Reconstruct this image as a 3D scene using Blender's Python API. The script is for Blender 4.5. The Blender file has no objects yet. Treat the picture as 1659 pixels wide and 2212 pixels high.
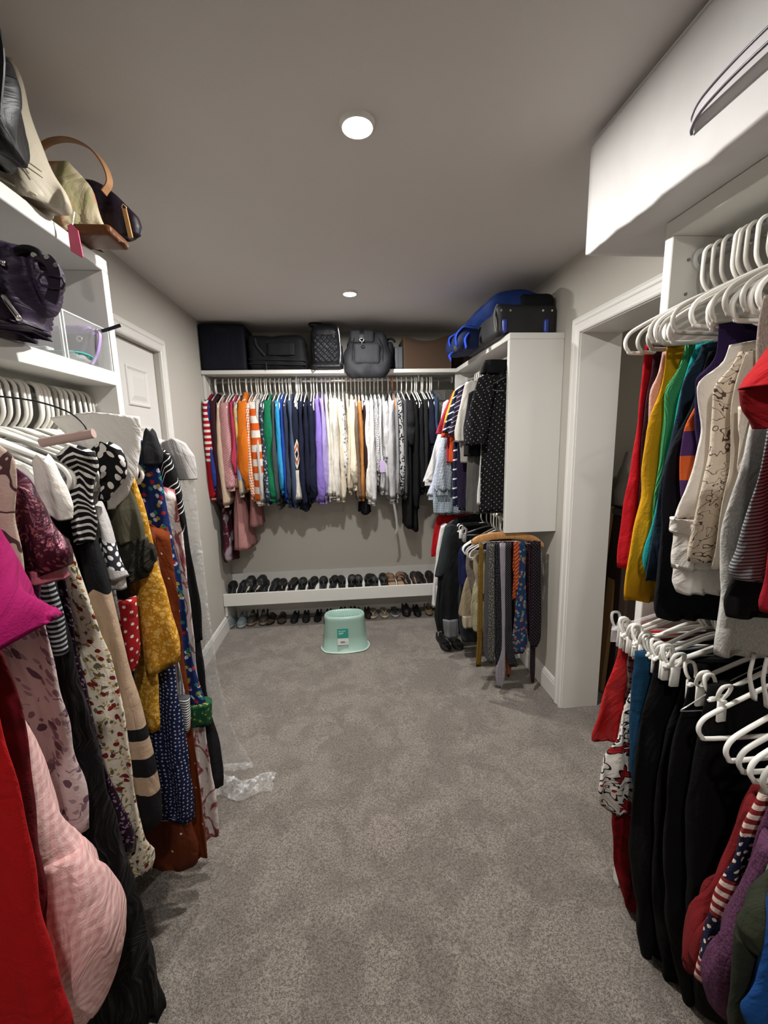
import bpy, math, random
import numpy as np
from mathutils import Matrix, Vector
PI = math.pi
SC = bpy.context.scene
COL = SC.collection

# ------------------------------------------------------------------ camera
CAM_ROWS = [[0.995638, -0.090559, -0.022461], [0.03721, 0.164632, 0.985653], [-0.085562, -0.982189, 0.167284]]          # right, up, back axes of the camera in the room
cd = bpy.data.cameras.new('camera'); cam = bpy.data.objects.new('camera', cd); COL.objects.link(cam)
cd.sensor_fit = 'VERTICAL'; cd.sensor_height = 36.0; cd.lens = 14.757; cd.clip_start = 0.02
r_, u_, b_ = [Vector(v) for v in CAM_ROWS]
M = Matrix(((r_.x, u_.x, b_.x, 0.0), (r_.y, u_.y, b_.y, 0.0), (r_.z, u_.z, b_.z, 1.53), (0, 0, 0, 1)))
cam.matrix_world = M
SC.camera = cam
# ------------------------------------------------------------------ world, lamps, exposure
wd = bpy.data.worlds.new('world'); SC.world = wd; wd.use_nodes = True
wd.node_tree.nodes['Background'].inputs[0].default_value = (0.05, 0.05, 0.05, 1)
wd.node_tree.nodes['Background'].inputs[1].default_value = 0.3
SC.view_settings.view_transform = 'Standard'; SC.view_settings.look = 'None'
SC.view_settings.gamma = 1.0; SC.view_settings.use_curve_mapping = False
SC.view_settings.exposure = 0.12
CEIL = 2.415
LAMPS = [(0.067, 1.35, 30.0), (0.060, 2.715, 24.0), (0.07, -0.35, 15.0)]  # two ceiling downlights, then an unseen fill lamp added behind the camera
for i, (lx, ly, pw) in enumerate(LAMPS):
    ld = bpy.data.lights.new('downlight_or_fill', 'AREA'); ld.shape = 'DISK'; ld.size = 0.085 if i != 1 else .075
    ld.energy = pw; ld.color = (1.0, 0.97, 0.93)
    lo = bpy.data.objects.new('downlight_or_fill', ld); COL.objects.link(lo); lo.location = (lx, ly, CEIL-0.026)

hd = bpy.data.lights.new('hall_fill', 'AREA'); hd.shape = 'DISK'; hd.size = .10; hd.energy = 3.0; hd.color = (1.0, .95, .86)  # unseen dim lamp, added to brighten the space beyond the doorway
ho = bpy.data.objects.new('hall_fill', hd); COL.objects.link(ho); ho.location = (1.95, 1.3, CEIL-.02)

# ------------------------------------------------------------------ helpers
def lin(h):
    if not isinstance(h, str): return (h[0], h[1], h[2], 1.0)
    h = h.lstrip('#'); o = []
    for i in (0, 2, 4):
        c = int(h[i:i+2], 16)/255.0
        o.append(c/12.92 if c <= 0.04045 else ((c+0.055)/1.055)**2.4)
    return (o[0], o[1], o[2], 1.0)

def mesh(name, V, Fc, uv=None, smooth=True):
    me = bpy.data.meshes.new(name); V = np.asarray(V, dtype=np.float32)
    me.from_pydata([], [], []) if False else None
    fs = [tuple(int(i) for i in f) for f in Fc] if not isinstance(Fc, np.ndarray) else None
    if fs is not None:
        tot = np.array([len(f) for f in fs], dtype=np.int32); idx = np.array([i for f in fs for i in f], dtype=np.int32)
    else:
        tot = np.full(len(Fc), Fc.shape[1], dtype=np.int32); idx = Fc.astype(np.int32).ravel()
    me.vertices.add(len(V)); me.vertices.foreach_set('co', V.ravel())
    me.loops.add(len(idx)); me.loops.foreach_set('vertex_index', idx)
    me.polygons.add(len(tot)); st = np.concatenate([[0], np.cumsum(tot)[:-1]]).astype(np.int32)
    me.polygons.foreach_set('loop_start', st); me.polygons.foreach_set('loop_total', tot)
    me.polygons.foreach_set('use_smooth', np.full(len(tot), bool(smooth)))
    if uv is not None:
        l = me.uv_layers.new(name='UVMap'); l.data.foreach_set('uv', np.asarray(uv, dtype=np.float32).ravel())
    me.update(calc_edges=True); me.validate(verbose=False)
    return me

class MB:
    def __init__(s): s.v = []; s.f = []; s.n = 0
    def add(s, V, Fc):
        V = np.asarray(V, dtype=float)
        s.v.append(V); s.f += [tuple(int(i)+s.n for i in f) for f in Fc]; s.n += len(V); return s
    def box(s, x0, x1, y0, y1, z0, z1, c=0.0):
        if c <= 0:
            V = [(x, y, z) for x in (x0, x1) for y in (y0, y1) for z in (z0, z1)]
            return s.add(V, [(0,1,3,2),(4,6,7,5),(0,4,5,1),(2,3,7,6),(0,2,6,4),(1,5,7,3)])
        # chamfered box
        V = []; X = (x0, x1); Y = (y0, y1); Z = (z0, z1); ix = {}
        for a in (0, 1):
            for b in (0, 1):
                for d in (0, 1):
                    sx, sy, sz = (1, -1)[a]*c, (1, -1)[b]*c, (1, -1)[d]*c
                    for k in range(3):
                        ix[(a, b, d, k)] = len(V)
                        V.append((X[a]+(0 if k == 0 else sx), Y[b]+(0 if k == 1 else sy), Z[d]+(0 if k == 2 else sz)))
        Fs = []
        for a in (0, 1): q = [ix[(a,0,0,0)], ix[(a,1,0,0)], ix[(a,1,1,0)], ix[(a,0,1,0)]]; Fs.append(q if a else q[::-1])
        for b in (0, 1): q = [ix[(0,b,0,1)], ix[(0,b,1,1)], ix[(1,b,1,1)], ix[(1,b,0,1)]]; Fs.append(q if b else q[::-1])
        for d in (0, 1): q = [ix[(0,0,d,2)], ix[(1,0,d,2)], ix[(1,1,d,2)], ix[(0,1,d,2)]]; Fs.append(q if d else q[::-1])
        for a in (0, 1):
            for b in (0, 1):
                q = [ix[(a,b,0,0)], ix[(a,b,1,0)], ix[(a,b,1,1)], ix[(a,b,0,1)]]; Fs.append(q if (a ^ b) else q[::-1])
        for a in (0, 1):
            for d in (0, 1):
                q = [ix[(a,0,d,0)], ix[(a,1,d,0)], ix[(a,1,d,2)], ix[(a,0,d,2)]]; Fs.append(q[::-1] if (a ^ d) else q)
        for b in (0, 1):
            for d in (0, 1):
                q = [ix[(0,b,d,1)], ix[(1,b,d,1)], ix[(1,b,d,2)], ix[(0,b,d,2)]]; Fs.append(q if (b ^ d) else q[::-1])
        for a in (0, 1):
            for b in (0, 1):
                for d in (0, 1):
                    q = [ix[(a,b,d,k)] for k in range(3)]; Fs.append(q if (a ^ b ^ d) else q[::-1])
        return s.add(V, Fs)
    def tube(s, pts, r, n=8, closed=False, flat=1.0):
        V, Fs = tube_vf(pts, r, n, closed, flat); return s.add(V, Fs)
    def cyl(s, c, r, h, ax='z', n=20, r2=None):
        r2 = r if r2 is None else r2; V = []
        for k, (t, rr) in enumerate(((0, r), (h, r2))):
            for i in range(n):
                a = 2*PI*i/n; p = (rr*math.cos(a), rr*math.sin(a), t)
                if ax == 'x': p = (p[2], p[0], p[1])
                if ax == 'y': p = (p[1], p[2], p[0])
                V.append((c[0]+p[0], c[1]+p[1], c[2]+p[2]))
        Fs = [(i, (i+1) % n, n+(i+1) % n, n+i) for i in range(n)]+[tuple(range(n))[::-1], tuple(range(n, 2*n))]
        return s.add(V, Fs)
    def me(s, name, smooth=False): return mesh(name, np.concatenate(s.v), s.f, None, smooth)

def tube_vf(pts, r, n=8, closed=False, flat=1.0):
    P = np.asarray(pts, dtype=float); m = len(P); R = np.full(m, r) if np.isscalar(r) else np.asarray(r, float)
    if closed: T = np.roll(P, -1, 0)-np.roll(P, 1, 0)
    else: T = np.gradient(P, axis=0)
    T /= np.linalg.norm(T, axis=1)[:, None]+1e-12
    up = np.array([0, 0, 1.0]) if abs(T[0][2]) < .9 else np.array([0, 1.0, 0])
    Nn = np.cross(T[0], up); Nn /= np.linalg.norm(Nn); V = []
    for i in range(m):
        Nn = Nn-T[i]*(Nn@T[i]); Nn /= np.linalg.norm(Nn)+1e-12; B = np.cross(T[i], Nn)
        for k in range(n):
            a = 2*PI*k/n; V.append(P[i]+R[i]*(math.cos(a)*Nn+flat*math.sin(a)*B))
    Fs = []
    for i in range(m if closed else m-1):
        j = (i+1) % m
        for k in range(n): Fs.append((i*n+k, i*n+(k+1) % n, j*n+(k+1) % n, j*n+k))
    if not closed: Fs += [tuple(range(n))[::-1], tuple(range((m-1)*n, m*n))]
    return V, Fs

def smooth_pts(pts, k=6, closed=False):
    P = [np.array(p, float) for p in pts]; n = len(P); out = []
    for i in range(n if closed else n-1):
        p0 = P[(i-1) % n] if closed or i > 0 else 2*P[0]-P[1]; p1 = P[i]; p2 = P[(i+1) % n]
        p3 = P[(i+2) % n] if closed or i+2 < n else 2*P[-1]-P[-2]
        for j in range(k):
            t = j/k; out.append(.5*((2*p1)+(-p0+p2)*t+(2*p0-5*p1+4*p2-p3)*t*t+(-p0+3*p1-3*p2+p3)*t**3))
    if not closed: out.append(P[-1])
    return np.array(out)

def empty(name, loc=(0, 0, 0), rz=0.0):
    o = bpy.data.objects.new(name, None); o.empty_display_size = .05; COL.objects.link(o); o.location = loc; o.rotation_euler = (0, 0, rz); return o
def tag(o, label=None, cat=None, group=None, kind=None):
    if label: o['label'] = label
    if cat: o['category'] = cat
    if group: o['group'] = group
    if kind: o['kind'] = kind
    return o
def thing(name, label, cat, loc=(0, 0, 0), rz=0.0, group=None): return tag(empty(name, loc, rz), label, cat, group)
def part(name, me, mat, parent=None, loc=None, rot=None, bev=0, label=None):
    me2 = me
    if mat is not None:
        if len(me.materials) == 0: me.materials.append(mat)
        elif me.materials[0] is not mat: me2 = me.copy(); me2.materials[0] = mat
    o = bpy.data.objects.new(name, me2); COL.objects.link(o)
    if parent is not None: o.parent = parent
    if loc is not None: o.location = loc
    if rot is not None: o.rotation_euler = rot
    if bev:
        b = o.modifiers.new('bevel', 'BEVEL'); b.width = bev; b.segments = 2; b.limit_method = 'ANGLE'; b.angle_limit = .6
    if label: o['label'] = label
    return o
def struct(name, me, mat, bev=0): o = part(name, me, mat, None, None, None, bev); o['kind'] = 'structure'; return o

# ------------------------------------------------------------------ materials
class NT:
    def __init__(s, name, rough=.8, metal=0, spec=.5, **kw):
        s.m = bpy.data.materials.new(name); s.m.use_nodes = True; s.t = s.m.node_tree; s.b = s.t.nodes['Principled BSDF']
        s.b.inputs['Roughness'].default_value = rough; s.b.inputs['Metallic'].default_value = metal
        s.b.inputs['Specular IOR Level'].default_value = spec
        for k, v in kw.items(): s.b.inputs[k.replace('_', ' ')].default_value = v
        s._uv = None; s._ob = None
    def n(s, t, **kw):
        x = s.t.nodes.new(t)
        for k, v in kw.items(): setattr(x, k, v)
        return x
    def link(s, a, b): s.t.links.new(a, b)
    def put(s, sock, v):
        if hasattr(v, 'is_linked') or hasattr(v, 'links'): s.link(v, sock)
        elif isinstance(v, str): sock.default_value = lin(v)
        else:
            if isinstance(v, (tuple, list)) and len(v) == 3 and len(sock.default_value) == 4: v = tuple(v)+(1.0,)
            sock.default_value = v
    def uv(s):
        if s._uv is None: s._uv = s.n('ShaderNodeTexCoord').outputs['UV']
        return s._uv
    def ob(s):
        if s._ob is None: s._ob = s.n('ShaderNodeTexCoord').outputs['Object']
        return s._ob
    def ma(s, op, a, b=None, c=None, clamp=False):
        x = s.n('ShaderNodeMath', operation=op); x.use_clamp = clamp; s.put(x.inputs[0], a)
        if b is not None: s.put(x.inputs[1], b)
        if c is not None: s.put(x.inputs[2], c)
        return x.outputs[0]
    def mix(s, f, a, b, bt='MIX'):
        x = s.n('ShaderNodeMix', data_type='RGBA', blend_type=bt); s.put(x.inputs[0], f); s.put(x.inputs[6], a); s.put(x.inputs[7], b); return x.outputs[2]
    def sep(s, v): x = s.n('ShaderNodeSeparateXYZ'); s.link(v, x.inputs[0]); return x.outputs[0], x.outputs[1], x.outputs[2]
    def com(s, a, b, c=0.0): x = s.n('ShaderNodeCombineXYZ'); s.put(x.inputs[0], a); s.put(x.inputs[1], b); s.put(x.inputs[2], c); return x.outputs[0]
    def noise(s, v, sc, det=2.0, dist=0.0, col=False): x = s.n('ShaderNodeTexNoise'); s.link(v, x.inputs['Vector']); x.inputs['Scale'].default_value = sc; x.inputs['Detail'].default_value = det; x.inputs['Distortion'].default_value = dist; return x.outputs[1 if col else 0]
    def vor(s, v, sc, rnd=1.0, feat='F1', out='Distance', dim='2D'):
        x = s.n('ShaderNodeTexVoronoi', feature=feat, voronoi_dimensions=dim); s.link(v, x.inputs['Vector']); x.inputs['Scale'].default_value = sc; x.inputs['Randomness'].default_value = rnd; return x.outputs[out]
    def step(s, v, th, inv=False): return s.ma('LESS_THAN' if inv else 'GREATER_THAN', v, th)
    def ss(s, v, a, b):
        x = s.n('ShaderNodeMapRange', interpolation_type='SMOOTHSTEP'); s.put(x.inputs[0], v); x.inputs[1].default_value = a; x.inputs[2].default_value = b; return x.outputs[0]
    def bump(s, h, st=.3, d=.002):
        x = s.n('ShaderNodeBump'); x.inputs['Strength'].default_value = st; x.inputs['Distance'].default_value = d; s.link(h, x.inputs['Height']); s.link(x.outputs[0], s.b.inputs['Normal'])
    def base(s, c): s.put(s.b.inputs['Base Color'], c)
    def warp(s, v, sc, amt):
        c = s.noise(v, sc, 2.0, 0, True); x = s.n('ShaderNodeVectorMath', operation='SCALE'); 
        y = s.n('ShaderNodeVectorMath', operation='SUBTRACT'); s.link(c, y.inputs[0]); y.inputs[1].default_value = (.5, .5, .5)
        s.link(y.outputs[0], x.inputs[0]); x.inputs[3].default_value = amt
        z = s.n('ShaderNodeVectorMath', operation='ADD'); s.link(v, z.inputs[0]); s.link(x.outputs[0], z.inputs[1]); return z.outputs[0]
    def scale(s, v, x, y):
        z = s.n('ShaderNodeVectorMath', operation='MULTIPLY'); s.link(v, z.inputs[0]); z.inputs[1].default_value = (x, y, 1); return z.outputs[0]
    def rot45(s, v): a, b, _ = s.sep(v); return s.com(s.ma('ADD', a, b), s.ma('SUBTRACT', a, b))

MC = {}
def fabric(p):
    """p: 'pattern|colour|colour...|numbers'"""
    if p in MC: return MC[p]
    q = p.split('|'); k = q[0]; C = [x for x in q[1:] if x.startswith('#')]; A = [float(x) for x in q[1:] if not x.startswith('#')]
    def a(i, d): return A[i] if len(A) > i else d
    N = NT('fabric_'+k, rough=.88, spec=.2); uv = N.uv(); U, V, _ = N.sep(uv)
    N.b.inputs['Sheen Weight'].default_value = .0
    weave = N.noise(N.scale(uv, 1, 1), 260.0, 2.0); wr = N.ma('ADD', N.noise(N.scale(uv, 2.2, .45), 12.0, 3.0, .5), N.ma('MULTIPLY', N.noise(N.warp(uv, 5.0, .1), 17.0, 2.0, .8), .45))
    ht = N.ma('ADD', N.ma('MULTIPLY', weave, .07), wr)
    c = C[0]
    fr = lambda s_, per, ph=0.0: N.ma('FRACT', N.ma('ADD', N.ma('DIVIDE', s_, per), ph))
    if k == 'solid': pass
    elif k == 'satin': N.b.inputs['Roughness'].default_value = .33; N.b.inputs['Specular IOR Level'].default_value = .5
    elif k == 'leather': N.b.inputs['Roughness'].default_value = .45; N.b.inputs['Specular IOR Level'].default_value = .22
    elif k == 'nylon': N.b.inputs['Roughness'].default_value = .7; N.b.inputs['Specular IOR Level'].default_value = .2
    elif k == 'velvet': c = N.mix(N.ss(N.noise(uv, 30.0, 3.0), .35, .7), C[0], C[1] if len(C) > 1 else C[0]); N.b.inputs['Sheen Weight'].default_value = .4; N.put(N.b.inputs['Sheen Tint'], C[0])
    elif k == 'heather': c = N.mix(N.ss(N.noise(N.scale(uv, 1, .4), 420.0, 3.0), .35, .65), C[0], C[1])
    elif k == 'rib': f = N.ma('SINE', N.ma('MULTIPLY', U, 2*PI/a(0, .006))); ht = N.ma('ADD', ht, N.ma('MULTIPLY', f, .12))
    elif k == 'cable': f = N.ma('SINE', N.ma('ADD', N.ma('MULTIPLY', V, 2*PI/.018), N.ma('MULTIPLY', U, 220.0))); ht = N.ma('ADD', ht, N.ma('MULTIPLY', f, .16))
    elif k == 'hs':
        f = N.step(fr(V, a(0, .05), a(2, 0)), a(1, .5), True); f = N.ma('MULTIPLY', f, N.step(V, a(3, 9), True)); c = N.mix(f, C[0], C[1])
    elif k == 'vs': c = N.mix(N.step(fr(U, a(0, .05), a(2, 0)), a(1, .5), True), C[0], C[1])
    elif k == 'ds': c = N.mix(N.step(fr(N.ma('ADD', U, V), a(0, .05), a(2, 0)), a(1, .5), True), C[0], C[1])
    elif k == 'gingham':
        f = N.ma('MULTIPLY', N.ma('ADD', N.step(fr(U, a(0, .02)), .5), N.step(fr(V, a(0, .02)), .5)), .5); c = N.mix(f, C[0], C[1])
    elif k == 'plaid':
        per = a(0, .04); f = N.ma('MULTIPLY', N.ma('ADD', N.step(fr(U, per), .55), N.step(fr(V, per), .55)), .5); c = N.mix(f, C[0], C[1])
        g = N.ma('MAXIMUM', N.step(N.ma('ABSOLUTE', N.ma('SUBTRACT', fr(U, per), .28)), .05, True), N.step(N.ma('ABSOLUTE', N.ma('SUBTRACT', fr(V, per), .28)), .05, True)); c = N.mix(N.ma('MULTIPLY', g, .8), c, C[2])
    elif k == 'dots': c = N.mix(N.step(N.vor(N.rot45(uv), .7071/a(0, .03), a(2, 0.)), a(1, .25), True), C[0], C[1])
    elif k == 'rdots': c = N.mix(N.step(N.vor(uv, 1/a(0, .03), 1.), a(1, .25), True), C[0], C[1])
    elif k == 'floral':      # ground, flower, leaf / stem
        w = N.warp(uv, 60.0, .012); sc = 1/a(0, .05)
        stem = N.ma('MULTIPLY', N.step(N.ma('ABSOLUTE', N.ma('SUBTRACT', N.noise(w, sc*.55, 2.0), .5)), .010, True), N.step(N.noise(w, sc*1.3, 1.), .5))
        leaf = N.step(N.vor(N.scale(w, 1, .6), sc*2.0), .20, True); fl = N.step(N.vor(w, sc), a(1, .24), True)
        c = N.mix(stem, C[0], C[2]); c = N.mix(N.ma('MULTIPLY', leaf, N.step(N.noise(w, sc*.8), .46)), c, C[2]); c = N.mix(fl, c, C[1])
        if len(C) > 3: c = N.mix(N.step(N.vor(w, sc*1.7), .17, True), c, C[3])
    elif k == 'petal':       # big outlined flowers
        sc = 1/a(0, .07); x = N.n('ShaderNodeTexVoronoi', feature='F1', voronoi_dimensions='2D'); N.link(N.warp(uv, 14., .004), x.inputs['Vector']); x.inputs['Scale'].default_value = sc; x.inputs['Randomness'].default_value = .5
        lc = N.n('ShaderNodeVectorMath', operation='SUBTRACT'); N.link(N.scale(N.warp(uv, 14., .004), sc, sc), lc.inputs[0]); 
        p2 = N.n('ShaderNodeVectorMath', operation='MULTIPLY'); N.link(x.outputs['Position'], p2.inputs[0]); p2.inputs[1].default_value = (sc, sc, 0) if False else (sc, sc, 1)
        N.link(p2.outputs[0], lc.inputs[1]); lx, ly, _z = N.sep(lc.outputs[0]); ang = N.ma('ARCTAN2', ly, lx)
        rad = N.ma('ADD', .24, N.ma('MULTIPLY', N.ma('ABSOLUTE', N.ma('COSINE', N.ma('MULTIPLY', ang, 2.5))), .22)); d = N.ma('SUBTRACT', x.outputs['Distance'], rad)
        cr = N.n('ShaderNodeSeparateColor'); N.link(x.outputs['Color'], cr.inputs[0])
        c = N.mix(N.ma('MULTIPLY', N.step(d, 0, True), N.step(cr.outputs[0], .55)), C[0], C[2]); c = N.mix(N.step(N.ma('ABSOLUTE', d), .05, True), c, C[1])
        c = N.mix(N.step(x.outputs['Distance'], .10, True), c, C[2])
    elif k == 'scroll':      # line drawing
        w = N.warp(uv, 18.0, .05); f = N.step(N.ma('ABSOLUTE', N.ma('SUBTRACT', N.noise(w, 1/a(0, .05), 1.0), .5)), a(1, .02), True); c = N.mix(f, C[0], C[1])
        if len(C) > 2: c = N.mix(N.ma('MULTIPLY', N.step(N.vor(w, 1/a(0, .05)), .2, True), .8), c, C[2])
    elif k == 'batik':
        w = N.warp(uv, 9.0, .06); f = N.step(N.ma('SINE', N.ma('MULTIPLY', N.vor(w, 14.0), 26.0)), .35); m = N.step(N.noise(uv, 7.0, 1.), .42)
        g = N.mix(N.noise(uv, 5.0, 2.0), C[0], C[2]); c = N.mix(N.ma('MULTIPLY', f, m), g, C[1])
    elif k == 'zebra':
        f = N.ma('SINE', N.ma('ADD', N.ma('MULTIPLY', V, 2*PI/a(0, .02)), N.ma('MULTIPLY', N.noise(uv, 16.0, 1.0), a(1, 9.)))); c = N.mix(N.step(f, a(2, .25)), C[0], C[1])
    elif k == 'leopard':
        d = N.vor(N.warp(uv, 40., .01), 1/a(0, .05)); f = N.ma('MULTIPLY', N.step(d, .42, True), N.step(d, .20)); f = N.ma('MULTIPLY', f, N.step(N.noise(uv, 45., 1.), .44)); c = N.mix(f, C[0], C[1])
    elif k == 'snow':
        c = C[0]
        for i, cc in enumerate(C[1:]):
            o = N.n('ShaderNodeVectorMath', operation='ADD'); N.link(uv, o.inputs[0]); o.inputs[1].default_value = (i*.37, i*.61, 0)
            c = N.mix(N.step(N.vor(N.warp(o.outputs[0], 120., .006), 1/a(0, .06)), .16, True), c, cc)
    elif k == 'tiedye': c = N.mix(N.ss(N.noise(N.scale(uv, 1, .7), 9.0, 2., 1.5), .42, .58), C[0], C[1]); c = N.mix(N.ss(N.noise(uv, 7.0, 2., 1.0), .52, .62), c, C[2])
    elif k == 'marble': f = N.ss(N.ma('ABSOLUTE', N.ma('SUBTRACT', N.noise(N.scale(uv, 1, .5), 12.0, 4.0, 1.2), .5)), .01, .06); c = N.mix(f, C[1], C[0])
    elif k == 'sequin':
        x = N.n('ShaderNodeTexVoronoi', voronoi_dimensions='2D'); N.link(uv, x.inputs['Vector']); x.inputs['Scale'].default_value = 1/a(0, .004); cr = N.n('ShaderNodeSeparateColor'); N.link(x.outputs['Color'], cr.inputs[0])
        c = N.mix(N.step(cr.outputs[0], .8), C[0], C[1]); N.b.inputs['Metallic'].default_value = .5; N.b.inputs['Roughness'].default_value = .35
        ht = N.ma('ADD', ht, N.ma('MULTIPLY', cr.outputs[1], .25))
    elif k == 'tulle':
        f = N.ss(N.noise(N.scale(uv, 1, .05), 160.0, 3.0), .4, .75); c = N.mix(f, C[0], C[1]); ht = N.ma('ADD', ht, f)
    elif k == 'aztec':       # bands of diamonds between two plain zones; a0 = top, a1 = bottom of the band
        pu = fr(U, .09, .5); pv = N.ma('DIVIDE', N.ma('SUBTRACT', V, a(0, .1)), a(1, .3)-a(0, .1))
        d = N.ma('ADD', N.ma('MULTIPLY', N.ma('ABSOLUTE', N.ma('SUBTRACT', pu, .5)), 2.0), N.ma('MULTIPLY', N.ma('ABSOLUTE', N.ma('SUBTRACT', pv, .5)), 2.0))
        c = N.mix(N.step(d, .95, True), C[2], C[1]); c = N.mix(N.step(d, .72, True), c, C[3]); c = N.mix(N.step(d, .45, True), c, C[1]); c = N.mix(N.step(d, .28, True), c, C[2])
        c = N.mix(N.step(pv, 0, True), c, C[0]); c = N.mix(N.step(pv, 1.0), c, C[1])
    elif k == 'bands':       # colours with break positions in metres from the top
        c = C[0]
        for cc, p0 in zip(C[1:], A): c = N.mix(N.step(V, p0), c, cc)
    elif k == 'lines':       # pairs of thin diagonal lines on a plain ground
        d = N.ma('ADD', V, N.ma('MULTIPLY', N.ma('PINGPONG', U, .09), 1.2)); f = N.ma('MULTIPLY', N.step(fr(d, .016), .22, True), N.step(fr(d, .075), .62, True)); c = N.mix(f, C[0], C[1])
    elif k == 'fair':        # knitted band of dark blocks
        w = N.vor(N.rot45(uv), 40.0, .4); g = N.mix(N.step(w, .34, True), C[1], C[2]); b = N.ma('MULTIPLY', N.step(V, .085), N.step(V, .155, True)); c = N.mix(b, C[0], g)
    elif k == 'flag':
        s1 = N.mix(N.step(fr(V, .022), .5, True), C[0], C[1]); st = N.mix(N.step(N.vor(uv, 55., .3), .22, True), C[2], C[1]); c = N.mix(N.step(fr(V, .19), .5), s1, st)
    elif k == 'micro':       # two-tone fine pattern (repeat, duty)
        c = N.mix(N.step(N.vor(N.scale(uv, 1, 1), 1/a(0, .008), .35), a(1, .35), True), C[0], C[1])
    N.base(c); N.bump(ht, .7, .004 if k in ('nylon', 'leather') else .014)
    MC[p] = N.m; return N.m

def simple(name, col, rough=.5, metal=0, bump=0, bs=200, spec=.5, **kw):
    key = (name, col, rough, metal)
    if key in MC: return MC[key]
    N = NT(name, rough, metal, spec, **kw); N.base(col)
    if bump: N.bump(N.noise(N.ob(), bs, 3.0), bump, .002)
    MC[key] = N.m; return N.m

# ------------------------------------------------------------------ cloth body
def interp_rows(rows, n, smooth=True):
    R = np.array(rows, dtype=float); R = R[np.argsort(-R[:, 0])]
    z = R[:, 0]; t = (z[0]-z)/(z[0]-z[-1]+1e-9); tt = np.linspace(0, 1, n)
    out = [np.interp(tt, t, R[:, j]) for j in range(R.shape[1])]
    if smooth and len(R) > 2:
        k = max(3, n//9) | 1; ker = np.hanning(k+2)[1:-1]; ker /= ker.sum()
        for j in range(1, R.shape[1]):
            x = np.pad(out[j], k//2, mode='reflect', reflect_type='odd'); out[j] = np.convolve(x, ker, mode='valid')
    return out

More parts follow.
